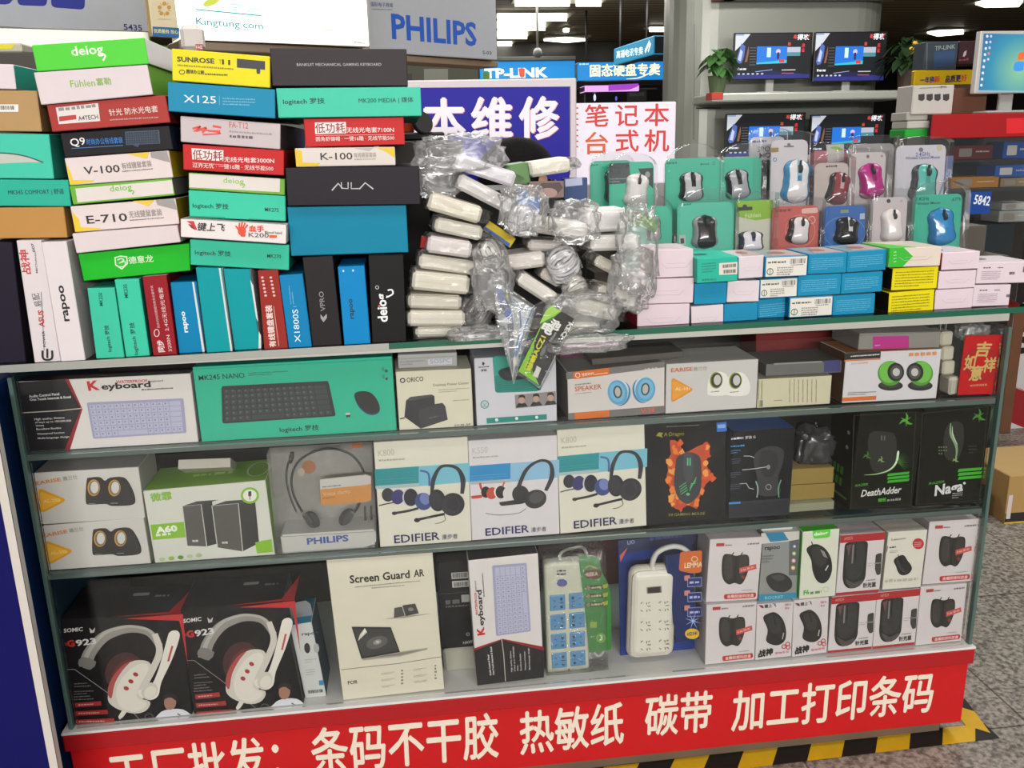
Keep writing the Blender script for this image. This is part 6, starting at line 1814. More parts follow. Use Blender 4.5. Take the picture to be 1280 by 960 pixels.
def adapter(i, label, bl, br, tl, z, y, col='d2cdc4', d=.10):
    col = '#%02x%02x%02x' % tuple(min(255, int(int(col[k:k+2], 16)*1.05)) for k in (0, 2, 4))
    f = carton('power_adapter', label, 'power adapter', bl, br, tl, d, {'F': col}, z, y, group=GAD, bev=.006)
    for p in f.o.data.polygons:
        p.use_smooth = False
    f.uv = True
    f.part('carton_print', 'faint fold and seam'); f.line([(.06, .5), (.94, .48)], .004, 'bcb7ae', 0); f.done()
    bm = bmesh.new()
    bbox(bm, -f.W/2-.003, f.W/2+.003, -.004, d+.001, .0012, f.H-.0012)
    bmesh.ops.subdivide_edges(bm, edges=list(bm.edges), cuts=7, use_grid_fill=True)
    for v in bm.verts:
        q = v.co*42+Vector((i*3.1, i, 0))
        n_ = noise.noise(q)*.6+noise.noise(q*2.3)*.4
        e_ = max(abs(v.co.x)/(f.W/2), 0)
        v.co += Vector((n_*.008*(1 if e_ > .9 else .3), -abs(n_)*.005, n_*.0008))
    # a twisted tail of film at one end
    sgn = 1 if i < 11 or i % 2 else -1
    for v in bm.verts:
        if sgn*v.co.x > f.W/2*1.0:
            v.co.x += sgn*(.010+.014*abs(noise.noise(v.co*60+Vector((i, 0, 0)))))
            v.co.z = f.H/2+(v.co.z-f.H/2)*.75
    mk('plastic_bag', bm, WRAP, f.o, smooth=True)
    if i in (6, 7, 8, 9):
        f.o.matrix_world.translation.x += .006
    fit([f.o], ST_, sides=False)
    return f


AD = [
    ((308, 286), (572, 372), (328, 218), ZE, .02, 'd3d0d8', 'lilac white adapter slanting at the top left of the bagged pile'),
    ((312, 368), (548, 490), (334, 302), ZE, .015, 'cfcbcb', 'white adapter slanting steeply under the topmost lilac one'),
    ((188, 468), (422, 535), (194, 388), ZE, -.005, 'd6d0bf', 'cream adapter third from the top of the left column'),
    ((220, 565), (430, 610), (224, 500), ZE, .005, 'd0ccc0', 'white adapter fourth from the top of the left column'),
    ((188, 660), (384, 688), (190, 584), ZE, -.004, 'd4cccc', 'pinkish white adapter beside coiled grey cables, red scrap at left'),
    ((152, 730), (420, 766), (166, 668), ZE, .006, 'd0ccc0', 'white adapter right under the pinkish one, left column'),
    ((108, 826), (362, 850), (120, 744), ZE, -.012, 'd6d1c2', 'wide cream adapter jutting out low in the left column'),
    ((92, 908), (330, 915), (96, 846), ZE, .0, 'cfcabc', 'thin cream adapter under the jutting wide one'),
    ((92, 492), (346, 492), (96, 424), ZH, -.008, 'd2cdc0', 'cream adapter third from the foot of the left column'),
    ((126, 541), (338, 536), (128, 497), ZH, .0, 'd6d2c6', 'thin white adapter second from the foot of the left column'),
    ((142, 588), (326, 580), (142, 545), ZH, .004, 'd6d2c6', 'thin white adapter at the foot of the left column'),
    ((652, 328), (832, 300), (636, 262), ZE, .06, 'd5d2c4', 'cream adapter with olive green end on top of the pile'),
    ((668, 572), (900, 606), (692, 502), ZE, .0, 'd8d4cc', 'large white adapter in the middle, below blue wrapping'),
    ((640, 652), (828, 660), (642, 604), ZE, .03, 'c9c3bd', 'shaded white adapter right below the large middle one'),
    ((536, 746), (720, 722), (538, 676), ZE, .01, 'd6d0ca', 'white adapter with grey base left of the coiled white cable'),
    ((910, 574), (1088, 562), (906, 476), ZE, .01, 'd8d6d6', 'white adapter at the top right of the pile, near the teal packs'),
    ((920, 656), (1132, 650), (916, 586), ZE, .0, 'd4d2ce', 'white adapter second from the top in the right column'),
    ((930, 715), (1042, 774), (948, 664), ZE, .012, 'd2cdc0', 'small slanting white adapter in the right column'),
    ((588, 800), (748, 904), (626, 750), ZE, -.012, 'd5d1c9', 'steeply slanting white adapter low in the middle'),
    ((690, 770), (778, 820), (718, 722), ZE, .02, 'c9c4bc', 'small pale adapter behind the steeply slanting one'),
    ((942, 872), (1112, 914), (966, 806), ZE, .0, 'd0ccc2', 'slanting white adapter low in the right column'),
    ((852, 430), (1026, 470), (866, 366), ZH, -.006, 'cfcabb', 'cream adapter low in the right column, second from its foot'),
    ((830, 540), (950, 540), (832, 474), ZH, .0, 'd4d0c2', 'cream adapter at the foot of the right column behind the black card'),
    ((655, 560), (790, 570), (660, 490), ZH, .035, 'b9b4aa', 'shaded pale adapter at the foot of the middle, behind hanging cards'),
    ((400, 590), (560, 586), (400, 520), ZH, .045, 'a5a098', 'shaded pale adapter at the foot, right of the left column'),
]
ADF = [adapter(i, a[6], a[0], a[1], a[2], a[3], a[4], a[5]) for i, a in enumerate(AD)]
settle([(ADF[a], ADF[b]) for a, b in ((1, 0), (3, 2), (4, 3), (5, 4), (6, 5), (7, 6), (8, 7), (9, 8), (10, 9), (13, 12), (16, 15), (21, 20), (22, 21), (18, 14))])
# olive green end of the top adapter
ADF[11].part('sleeve', 'olive green sleeve end'); 
bm = bmesh.new(); bbox(bm, -ADF[11].W*.98, -ADF[11].W*.5-.001, -.002, .10, -.012, ADF[11].H*1.05, 0, .002)
mk('sleeve', bm, M('4f7a3c', .35), ADF[11].o, label='olive green sleeve end')
# an inner wall of hidden stock that carries the pile
xa, xb = onY((542, 400), .15).x, onY((722, 400), .15).x
mw = Matrix.Translation(((xa+xb)/2, .15, max(top(xa), top(xb))+.001))
carton_at('carton', 'tall dark carton inside the bagged pile of adapters', 'carton', mw, (xb-xa)*.94, .25, .27, {'F': '3f3e40', 'S': '37363a'})


def cable_coil(label, p, z, y, r, col, seed, n=5, tilt=0.):
    c = onY(p, y, z)
    rn_ = random.Random(seed)
    bm = bmesh.new()
    pts = []
    N = 22
    for k in range(n*N):
        a = 2*PI*k/N
        rr_ = r*(1+.10*math.sin(k*.37+seed)+rn_.uniform(-.03, .03))
        pts.append((rr_*math.cos(a)*.62+(k/N-n/2)*.0062, .010*math.sin(a*1.0+seed)+rn_.uniform(-.002, .002), rr_*math.sin(a)*1.25))
    tube(bm, pts, .0032, 7)
    o = mk('cable_coil', bm, M(col, .4), None, Matrix.Translation(c) @ Matrix.Rotation(tilt, 4, 'Y'))
    tag(o, label, 'cable', 'coiled cables in the bagged pile')
    bag('plastic_bag', None, None, n*.0042+r*.55, .022, r*1.5, seed, WRAP2, parent=o, amp=.3)
    return o


cable_coil('coiled pale grey cable beside the pinkish adapter, left column', (462, 672), ZE, .02, .020, 'b5b2ac', 2, 6, -.5)
cable_coil('coiled white cable in the middle, right of the grey based adapter', (795, 712), ZE, .01, .022, 'c9c8cc', 5, 6, 1.1)
cable_coil('coiled pale cable low in the right column', (850, 815), ZE, .01, .016, 'bdbab2', 8, 5, 1.0)
cable_coil('coiled grey cable near the foot of the left column', (410, 430), ZH, .03, .022, '77746f', 11, 5, .6)
cable_coil('coiled cable under blue wrapping near the top of the pile', (610, 520), ZE, .03, .020, 'b9bac0', 14, 5, .2)
GBG = 'crumpled clear bags in the pile of adapters'
for i, (p, z, y, rx, ry, rz, lb) in enumerate((
        ((330, 225), ZE, .05, .085, .05, .040, 'large crumpled clear bag at the top left of the pile'),
        ((240, 330), ZE, .05, .045, .04, .040, 'crumpled clear bag above the cream adapter, left edge'),
        ((480, 800), ZE, .02, .040, .03, .055, 'crumpled clear bag between left column and hanging cards'),
        ((1130, 640), ZE, .02, .040, .04, .085, 'loose clear film spilling at the right edge of the pile'),
        ((1100, 780), ZE, .02, .045, .035, .060, 'crumpled clear bag beside the pinkish cartons'),
        ((620, 470), ZE, .02, .045, .04, .045, 'crumpled clear bag left of the large middle adapter'),
        ((850, 520), ZE, .015, .05, .035, .04, 'crumpled clear bag between middle and right adapters'),
        ((900, 566), ZH, -.048, .085, .018, .018, 'crumpled clear film hanging over the counter edge, right of the cards'),
        ((420, 550), ZH, .0, .06, .03, .03, 'crumpled clear bag at the foot of the pile, left of the cards'),
        ((880, 430), ZH, .0, .07, .03, .045, 'crumpled clear bag over the low right adapters'))):
    if i > 1 and i != 7:
        y, ry = -.034, .014
    o = bag('plastic_bag', lb, onY(p, y, z), rx, ry, rz, i+20, WRAP2, amp=.4, group=GBG, fr=2.6)
    if i != 7:
        fit([o], ST_, sides=False)
# coloured scraps seen between the bags
f = carton('package', 'brown photo printed packet under the green ended adapter', 'packet', (645, 420), (800, 416), (650, 345), .01, {'F': '7d6a66', 'S': '5a4c48'}, ZE, .04, bev=.001)
f.part(PIC, 'dark portrait print'); f.poly([(660, 405), (700, 352), (780, 348), (796, 372), (770, 400)], '4a3a38', 0); f.ell(730, 395, 40, 22, '9c807a'); f.done()
f = carton('package', 'blue wrapped packet above the large middle adapter', 'packet', (590, 470), (690, 480), (600, 380), .03, {'F': '2a5a9c', 'S': '1f4478'}, ZE, .035, lean=.3)
f.part(PIC, 'pale crease marks'); f.line([(600, 440), (640, 420), (680, 440)], 5, '8fb0dc'); f.line([(620, 465), (650, 440), (686, 470)], 4, '6f96cc'); f.done()
f = carton('package', 'dark blue net packet behind the pile, beside the teal packs', 'packet', (800, 440), (905, 436), (800, 330), .02, {'F': '3a4c72', 'S': '2c3a58'}, ZE, .12)
f.part(PIC, 'pale label'); f.poly([(805, 335), (880, 325), (882, 360), (806, 368)], 'a3a9c4', 0); f.done()
f = carton('package', 'yellow and blue packet in the left half of the pile', 'packet', (440, 560), (560, 640), (470, 520), .015, {'F': 'c9b23a', 'S': '2f5a9c'}, ZE, .03)
f.part(PIC, 'blue edge and print'); f.poly([(440, 555), (452, 545), (560, 620), (556, 636)], '2f5aa8'); f.fine((490, 590), (540, 615), 8, '6a6a3a'); f.done()
f = carton('package', 'red cornered packet peeping out left of the pinkish adapter', 'packet', (160, 640), (200, 645), (165, 588), .02, {'F': '9c2a2a', 'S': '7a2020'}, ZE, .03)
f = carton('package', 'green leafy packet at the right edge of the pile', 'packet', (1085, 520), (1205, 575), (1110, 462), .01, {'F': '4f8a34', 'S': '3a6a26'}, ZE, .05)
f.part(PIC, 'pale streaks'); f.line([(1110, 490), (1150, 500), (1190, 540)], 6, 'b9d08a'); f.line([(1100, 515), (1150, 525)], 4, 'c9d8a0', 0); f.done()

# hanging cards in front of the glass
def card(name, label, cat_, pts, z, y, m, th=.0015, parent=None):
    P = [onY(p, y, z) for p in pts]
    c = P[0].copy()
    bm = bmesh.new()
    prism(bm, [(p.x-c.x, p.z-c.z) for p in P], 0, th)
    o = mk(name, bm, m, parent, Matrix.Translation(c) if parent is None else None)
    if parent is None:
        tag(o, label, cat_)
    return o, Face(o, c, Vector((1, 0, 0)), Vector((0, 0, 1)), Vector((0, -1, 0)), .1, .1, z)


o, f = card('blister_card', 'narrow blue and white blister card hanging by the slanting adapter', 'blister pack', [(497, 312), (540, 318), (560, 345), (664, 412), (650, 470), (590, 640), (572, 735), (560, 650), (505, 450)], ZH, -.03, M('a9b4b8', .25))
f.part(PIC, 'blue flash and small print')
f.poly([(497, 315), (540, 345), (572, 450), (566, 470), (520, 420)], '2456b8', 2); f.poly([(545, 330), (560, 348), (552, 380), (540, 360)], 'c9c93a'); f.poly([(600, 410), (662, 414), (640, 470), (585, 640), (578, 600), (606, 500)], '2f6fb8', 0); f.poly([(606, 418), (655, 418), (636, 460), (592, 590), (612, 490)], 'c9d4dc', 0)
f.poly([(566, 350), (612, 385), (590, 440), (560, 400)], 'b9c4cc'); f.fine((572, 372), (600, 392), 6, '3a5a8a', 3, 1.8); f.fine((604, 450), (640, 458), 5, '5a7a9a', 3, 2); f.poly([(548, 480), (575, 470), (580, 620), (570, 700), (558, 620)], '3a4a5c', 0); f.done()
bm = bmesh.new()
P = [onY(p, -.034, ZH) for p in [(488, 300), (560, 320), (672, 400), (600, 640), (574, 745), (552, 660), (495, 460)]]
c_ = o.matrix_world.translation
prism(bm, [(p.x-c_.x, p.z-c_.z) for p in P], -.018, -.004)
mk('clear_shell', bm, CLEAR(.95, .10, .08, .4, 40, .05), o)
o, f = card('hang_card', 'black and lime green product card hanging over the counter edge', 'product card', [(742, 396), (845, 456), (692, 756), (596, 690)], ZH, -.055, M('1e1f1e', .35))
f.part(PIC, 'lime green band'); f.poly([(742, 397), (788, 424), (700, 490), (668, 560), (660, 690), (690, 752), (597, 690)], '7fc02c', 0); f.poly([(742, 398), (784, 422), (720, 462), (690, 480), (720, 420)], 'a5d85a', 0); f.poly([(690, 480), (770, 440), (786, 426), (700, 500)], '2f7a28', 0)
f.part(LT)
f.txt('KEQ', (822, 470), (786, 536), 'e2e4de', 20, .03); f.txt('电', (760, 540), (728, 480), 'eceeea', 60, .04) if 0 else f.txt('电', (694, 508), (738, 532), 'e8eae4', 46, .05); f.txt('池', (730, 490), (772, 512), 'e8eae4', 40, .05)
f.txt('超霸ACZ1', (648, 690), (722, 540), 'd8d42c', 30, .03); f.fine((634, 678), (672, 590), 9, '3f7a1c', 1); f.txt('lithium', (742, 560), (768, 520), 'b9bcb8', 14, .01)
f.part('sticker', 'white barcode sticker'); f.poly([(678, 664), (698, 676), (682, 720), (660, 708)], 'd8d8d2'); f.bars((664, 706), (680, 668), 18, '2a2a28', 2, 12); f.done()
f.part('mouse_print'); f.ell(712, 600, 14, 36, '3a3d3c', .5); f.ell(708, 598, 9, 26, '6a6e6c', .5); f.done()
bm = bmesh.new()
P = [onY(p, -.06, ZH) for p in [(735, 370), (860, 445), (696, 770), (580, 695), (640, 520), (668, 400)]]
c_ = o.matrix_world.translation
prism(bm, [(p.x-c_.x, p.z-c_.z) for p in P], -.008, .006)
mk('clear_sleeve', bm, CLEAR(.965, .05, .06, .3, 40), o)
# ------------------------------------------------------------------ the market hall behind
def frame_of(bl, br, tl, y, z=PX, turn=False):
    """an upright board: its foot runs level from bl (at depth y) to br"""
    P0 = onY(bl, y, z)
    P1 = onZ(br, P0.z, z) if turn else onY(br, y, z)
    P1.z = P0.z
    u = P1-P0; W_ = u.length; u.normalize()
    v = Vector((0, 0, 1)); d = v.cross(u)
    P2 = onp(tl, P0, d, z)
    H_ = (P2-P0).z
    c = (P0+P1)/2
    return Matrix(((u.x, d.x, 0, c.x), (u.y, d.y, 0, c.y), (u.z, d.z, 1, c.z), (0, 0, 0, 1))), W_, H_


def board(name, label, cat_, bl, br, tl, y, th, cols, z=PX, **k):
    mw, W_, H_ = frame_of(bl, br, tl, y, z, k.pop('turn', False))
    if k.pop('ground', False):
        H_ += mw.translation.z-FLOOR_Z-.0005
        mw.translation.z = FLOOR_Z+.0005
    return carton_at(name, label, cat_, mw, W_, th, H_, cols, z, bev=k.pop('bev', .004), uv=False, **k)


def lit(c, e=1.0):
    return M(c, .5, emit=e)


# sign boxes of the stalls
STEEL = M('a9aaa6', .35, .5, .5)
BRZ = M('8a7a68', .35, .5, .5)
f = board('sign_board', 'large silver sign board with navy letters, cut by the left edge', 'sign', (-30, 32), (187, 46), (-30, -160), 1.7, .12, {'F': M('a9adb4', .3, .2, .5), 'S': 'c9b98a'}, PX, turn=True)
f.part('frame', 'gold edge strip'); f.poly([(818, -20), (828, -20), (868, 212), (850, 210)] and [(180, -10), (184, -10), (190, 46), (186, 46)], 'b9a06a'); f.done()
f.z = K7; f.part(LT)
NV = '1f2a86'
f.poly([(-40, -60), (70, -60), (72, 0), (55, 20), (30, 26), (-40, 22)], NV); f.part(LT); f.rr([(95, -60), (270, -60), (268, 36), (100, 30)], 30, NV); f.part(LT); f.rr([(290, -60), (486, -60), (484, 56), (292, 42)], 30, NV)
f.txt('5435', (708, 170), (814, 176), '23285e', 34, .02); f.done()
f = board('sign_trim_box', 'brushed steel box under the large silver sign board', 'trim box', (-30, 62), (190, 66), (-30, 33), 1.72, .14, {'F': M('8d8b80', .3, .5), 'S': '77756c'}, PX, turn=True)
f = board('plaque', 'beige award plaque with gold star ring and blue foot', 'plaque', (191, 45), (224, 47), (191, -25), 1.75, .03, {'F': 'd0c3a4', 'S': 'b39a5a'}, PX, turn=True)
f.z = K1; f.part('emblem', 'gold star ring')
for i in range(5):
    a = -PI/2+i*2*PI/5
    f.ell(90+22*math.cos(a), 40+24*math.sin(a), 9, 9, 'b98c3c')
    f.line([(90+18*math.cos(a+.6), 40+20*math.sin(a+.6)), (90+30*math.cos(a+.6), 40+32*math.sin(a+.6))], 4, 'c49a4c', 0)
f.fine((62, 86), (118, 88), 5, 'c0a878', 1)
f.part('foot_band', 'blue foot band'); f.poly([(38, 118), (156, 124), (156, 168), (38, 160)], '1f5f9c'); f.txt('优质服务 放心', (44, 146), (152, 152), 'd8d27a', 18, .02); f.done()
f = board('light_box', 'glaring white light box sign with cyan web address', 'light box', (224, 49), (462, 58), (224, -90), 2.0, .14, {'F': lit('fffdf6', 1.35), 'S': 'c9c3a8'}, PX, turn=True)
f.z = K1; f.part(LT)
CY = lit('1fb0b4', .55)
f.txt('Kingtung.com', (232, 108), (530, 130), CY, 32, .006); f.line([(230, 42), (522, 70)], 5, CY, 0); f.ell(300, 8, 40, 16, lit('cfdc50', .7), -.4); f.fine((385, 22), (430, 26), 6, lit('7fd6d4', .9), 3, 2); f.fine((462, 40), (518, 46), 5, lit('7fd6d4', .9), 3, 2); f.poly([(800, 130), (838, 132), (838, 138), (800, 136)], lit('eeea9a', 1.1)); f.fine((930, 190), (985, 196), 8, 'a8a89a'); f.done()
f = board('sign_trim_box', 'bronze box running under the glaring light box', 'trim box', (224, 62), (475, 72), (224, 50), 2.0, .16, {'F': BRZ, 'S': '6a5c4c'}, PX, turn=True)
f = board('sign_board', 'silver sign board with tall blue letters', 'sign', (463, 65), (622, 75), (463, -25), 2.6, .14, {'F': M('b4b8bf', .3, .15, .5), 'S': '9a8f7a', 'R': 'a89c86'}, PX, turn=True)
f.z = K2; f.part(LT)
f.txt('PHILIPS', (128, 152), (467, 182), '1d54b4', 100, .028); f.txt('S-03', (490, 216), (526, 219), '3a3a44', 14, .01); f.txt('国际电子商城', (44, 26), (132, 30), '4a4f80', 18, .01); f.fine((46, 38), (132, 41), 4, '6a6e96'); f.done()
f = board('sign_trim_box', 'bronze box running under the silver sign with blue letters', 'trim box', (463, 74), (623, 84), (463, 66), 2.6, .16, {'F': M('a8917a', .3, .5), 'S': '8a745e'}, PX, turn=True)
# a back counter that carries the two low signs
bc = carton_at('counter', 'grey back counter behind the goods, mostly hidden', 'counter', Matrix.Translation((.25, 1.13, FLOOR_Z)), 2.2, .42, .80, {'F': '77756f', 'S': '6a6862'}, bev=.004)
f = board('sign_board', 'deep blue sign in a white frame with large white characters', 'sign', (470, 232), (721, 229), (470, 101), 1.18, .05, {'F': 'c9c0c4', 'S': 'b5adb0'}, PX)
_b = f.mw.translation.z-(FLOOR_Z+.80)
f.z = K2; f.part('panel', 'deep blue panel'); f.poly([(80, 352), (838, 346), (838, 900), (80, 900)], M('1d1690', .5, 0, .2)); f.line([(840, 345), (840, 700)], 4, '5f5a6a', 0)
for ch, x0, x1, y in (('本', 258, 418, 562), ('维', 450, 606, 558), ('修', 640, 792, 556), ('记', 85, 235, 566)):
    f.part(LT); f.txt(ch, (x0+3, y+2), (x1+3, y+1), 'd88a96', 166, .03); f.txt(ch, (x0, y), (x1, y-1), 'e6e0ea', 166, .03)
f.done()
bm = bmesh.new(); bbox(bm, -f.W/2*.8, f.W/2*.8, .002, .045, -_b+.0005, 0)
mk('foot', bm, M('8a8a88', .5), f.o)
f = board('light_box', 'white lit sign with six red characters', 'light box', (718, 232), (843, 230), (718, 129), 1.22, .06, {'F': lit('f1e8f4', .62), 'S': 'c9c4c8'}, PX)
_b = f.mw.translation.z-(FLOOR_Z+.80)
f.z = K3
RD = lit('d8322e', .6)
for ch, x0, x1, y in (('笔', 646, 788, 782), ('记', 832, 972, 778), ('本', 1010, 1160, 776), ('台', 648, 786, 950), ('式', 834, 974, 936), ('机', 1010, 1160, 934)):
    f.part(LT); f.txt(ch, (x0, y), (x1, y-2), RD if ch != '台' else lit('dc5a22', .6), 136, .012)
f.done(); f.part('side_marks', 'small red marks along the edge')
for i in range(8):
    f.line([(592, 665+i*34), (604, 665+i*34)], 8, RD, 0)
f.done()
bm = bmesh.new(); bbox(bm, -f.W/2*.8, f.W/2*.8, .002, .05, -_b+.0005, 0)
mk('foot', bm, M('8a8a88', .5), f.o)

# far lit signs
f = board('light_box', 'bright blue lit sign with white Latin letters far behind', 'light box', (600, 99), (719, 97), (600, 77), 11, .2, {'F': lit('1f8fd8', 1.0), 'S': '55606a'}, PX, bev=.01)
f.z = K3; f.part(LT); f.txt('TP-LINK', (28, 480), (418, 472), lit('f4fbff', 1.3), 58, .04); f.rr([(236, 420), (276, 420), (274, 474), (244, 474)], 8, lit('e05a3c', 1)); f.done()
f = board('sign_trim_box', 'grey casing over the bright blue Latin lettered sign', 'trim box', (612, 76.3), (720, 75.5), (612, 71), 10.9, .4, {'F': '6f7370', 'S': '5c605d'}, PX, bev=.01)
f = board('light_box', 'bright blue lit sign with pale yellow characters far behind', 'light box', (722, 101), (850, 99), (722, 78), 10, .2, {'F': lit('1b86cf', 1.0), 'S': '55606a'}, PX, bev=.01)
f.z = K3; f.part(LT); f.txt('固态硬盘专卖', (678, 472), (1106, 462), lit('f3eec4', 1.3), 74, .03); f.fine((612, 400), (668, 398), 10, lit('bfe4f8', 1)); f.done()
for x in (-.4, .4):
    bm = bmesh.new(); tube(bm, [(x*f.W, .1, f.H), (x*f.W, .1, CEIL-f.mw.translation.z-.001)], .015, 6); mk('hanger_rod', bm, M('3a3a3a', .5), f.o)
f.part('swoosh', 'white swoosh'); f.line([(900, 486), (980, 478), (1060, 440), (1110, 405)], [2, 7, 7, 3], lit('f4fbff', 1.2)); f.done()
f = board('light_box', 'teal hanging sign set at an angle above the yellow lettered one', 'light box', (767, 82), (817, 68), (767, 61), 8.5, .15, {'F': lit('2a86ac', .8), 'S': '4a5660'}, PX, bev=.01, turn=True)
f.z = K3; f.part(LT); f.txt('高通电讯专卖', (840, 360), (1002, 335), lit('e4f4f8', 1), 46, .02); f.line([(1015, 320), (1045, 255)], 9, lit('e4f4f8', 1), 0); f.line([(1035, 318), (1052, 265)], 6, lit('e4f4f8', 1), 0); f.done()
for x in (775, 808):
    a = onY((x, 64 if x < 790 else 60), 8.6); bm = bmesh.new(); tube(bm, [Vector((0, 0, 0)), Vector((0, 0, CEIL-a.z))], .012, 6)
    o = mk('hanger_rod', bm, M('3a3a3a', .5), f.o); o.matrix_local = f.o.matrix_world.inverted() @ Matrix.Translation(a)
f = board('light_box', 'pink and violet glowing strip under the far blue signs', 'light box', (731, 115), (799, 111), (731, 107), 10.4, .345, {'F': lit('e3a9ee', 1.2), 'S': '4a3a4a'}, PX, bev=.01)
f.z = K3; f.part('light_band', 'violet half'); f.poly([(790, 522), (975, 514), (975, 530), (920, 552), (790, 560)], lit('b04ad0', 1)); f.done()
f = board('shelf_unit', 'dark stall shelf with small lights under the far signs', 'shelf', (728, 170), (826, 170), (728, 108), 10.75, .5, {'F': '2a2826', 'S': '24221f'}, PX, bev=.01, ground=True)
f.z = K3; f.part('shelf_edge', 'grey edges and small screens'); f.line([(640, 552), (1090, 545)], 9, '6a6e6c', 0); f.line([(645, 552), (645, 700)], 9, '5a5e5c', 0); f.poly([(905, 560), (1025, 556), (1025, 620), (905, 622)], '4f5654'); f.poly([(920, 570), (1010, 568), (1010, 590), (920, 592)], '777d7a'); f.ell(706, 600, 8, 22, lit('e6f0ff', 1)); f.ell(838, 606, 6, 14, lit('6a6af0', 1)); f.done()
f = board('stall_front', 'dark stall front far behind between the signs', 'stall', (610, 230), (860, 230), (610, 98), 13.6, .5, {'F': '38342f', 'S': '2c2926'}, PX, bev=.01, ground=True)
f = board('stall_front', 'grey green stall front behind the silver sign', 'stall', (440, 230), (603, 230), (440, 70), 6.6, .4, {'F': '5a5d50', 'S': '4a4c42'}, PX, bev=.01, ground=True)
f.part('poster', 'green poster strip'); f.poly([(604, 90), (612, 90), (612, 110), (604, 110)], '5f9a2c'); f.part('poster'); f.poly([(505, 92), (515, 92), (515, 110), (505, 110)], '2c2a28'); f.part('poster'); f.poly([(530, 86), (560, 86), (560, 108), (530, 108)], '8a8c80'); f.done()
f = board('stall_front', 'dim stall front behind the left carton piles', 'stall', (-120, 230), (440, 250), (-120, 60), 5.2, .3, {'F': '6a675f', 'S': '5a5750'}, PX, bev=.01, ground=True)

# ceiling lamps
ci = 0


def lamp(label, q, z, e=4.0, h=CEIL-.06):
    P = [onZ(p, h, z) for p in q]
    xs, ys = [p.x for p in P], [p.y for p in P]
    cx, cy = sum(xs)/len(P), sum(ys)/len(P)
    root = empty('ceiling_lamp', label, 'lamp', Matrix.Translation((cx, cy, h)), 'fluorescent lamps on the hall ceiling')
    bm = bmesh.new()
    a = [bm.verts.new((p.x-cx, p.y-cy, 0)) for p in P]
    f_ = bm.faces.new(a); f_.normal_update()
    if f_.normal.z > 0:
        f_.normal_flip()
    r = bmesh.ops.extrude_face_region(bm, geom=[f_])
    for v in r['geom']:
        if isinstance(v, bmesh.types.BMVert):
            v.co.z += .03
    bmesh.ops.recalc_face_normals(bm, faces=bm.faces)
    mk('diffuser', bm, lit('fffbea', e), root)
    bm = bmesh.new(); bbox(bm, (min(xs)-cx)*1.02, (max(xs)-cx)*1.02, (min(ys)-cy)*1.02, (max(ys)-cy)*1.02, .031, CEIL-h-.0015, 0, .003)
    mk('housing', bm, M('b5b2a6', .5), root)


def strip(label, x0, x1, y0, y1, z=K3, e=4.0):
    lamp(label, [(x0, y0), (x1, y0), (x1, y1), (x0, y1)], z, e)


strip('long ceiling lamp nearest of the row above the white lit sign, left half', 215, 552, 10, 40)
strip('short ceiling lamp in line with the nearest long one', 590, 746, 12, 40)
strip('long ceiling lamp second in the row, beside the silver sign', 108, 535, 98, 130)
strip('thick ceiling lamp third in the row, beside the silver sign', 108, 402, 140, 188)
strip('shorter ceiling lamp fourth in the row, beside the silver sign', 108, 290, 200, 240)
strip('shortest ceiling lamp last in the row, beside the silver sign', 108, 196, 266, 290)
lamp('square ceiling lamp seen as a flat diamond over the far signs', [(392, 252), (520, 240), (658, 252), (530, 264)], K3)
lamp('small round ceiling lamp above the diamond one', [(530+20*math.cos(i*PI/4), 193+7*math.sin(i*PI/4)) for i in range(8)], K3)
strip('ceiling lamp cut by the pillar edge', 1042, 1140, 180, 196)
lamp('square ceiling lamp at the upper right corner', [(890, 38), (1010, 8), (1270, 14), (1240, 56), (970, 62)], K5)
lamp('square ceiling lamp above the stacked dark cartons at right', [(505, 270), (560, 262), (790, 250), (796, 274), (590, 292)], K5)
# dark beams and a camera under the ceiling
bm = bmesh.new(); bbox(bm, -1, 4.4, 13.5, 14.2, 2.45, CEIL, 0, .01); o = struct('trim_1', bm, M('4a4844', .25, .2, .6))
bm = bmesh.new(); bbox(bm, 3.2, 9, 6.5, 7.0, 2.75, CEIL, 0, .01); o = struct('trim_2', bm, M('2e2a27', .3, .2, .6))
a = onY((672, 66), 7.9); cm = empty('ceiling_camera', 'small grey camera hanging from the ceiling over the far blue sign', 'camera', Matrix.Translation(a))
bm = bmesh.new(); sphere(bm, (0, 0, 0), .05, .05, .05); mk('dome', bm, M('6f706c', .3), cm)
bm = bmesh.new(); tube(bm, [(0, 0, .03), (0, 0, CEIL-a.z)], .012, 8); mk('rod', bm, M('8a8a86', .4), cm)

# ------------------------------------------------------------------ the grey clad pillar with its screens
PY = 4.9
xl, xr = onY((829, 100), PY+.35).x, onY((1114, 100), PY).x
bm = bmesh.new()
pts = []
Wp, Dp, rp = xr-xl, .62, .30
for cx, cy, a0 in ((xr-rp, PY+rp, -PI/2), (xr-rp, PY+Dp-rp, 0), (xl+rp, PY+Dp-rp, PI/2), (xl+rp, PY+rp, PI)):
    for i in range(9):
        a = a0+i*PI/16
        pts.append((cx+rp*math.cos(a), cy+rp*math.sin(a)))
prism(bm, pts, FLOOR_Z, CEIL-.001, 0, 'z')
PILM = M('8f9189', .35, .3, .5, var=.03)
o = mk('pillar', bm, PILM)
tag(o, 'wide rounded pillar clad in grey metal panels, carrying screens', 'pillar', kind='structure')
for q in ([(845, 135.5), (900, 136), 2.5], [(867, 20), (866, 180), 2.0]):
    pass
fP = Face(o, Vector((xl, PY, 0)), Vector((1, 0, 0)), Vector((0, 0, 1)), Vector((0, -1, 0)), Wp, CEIL, K4)
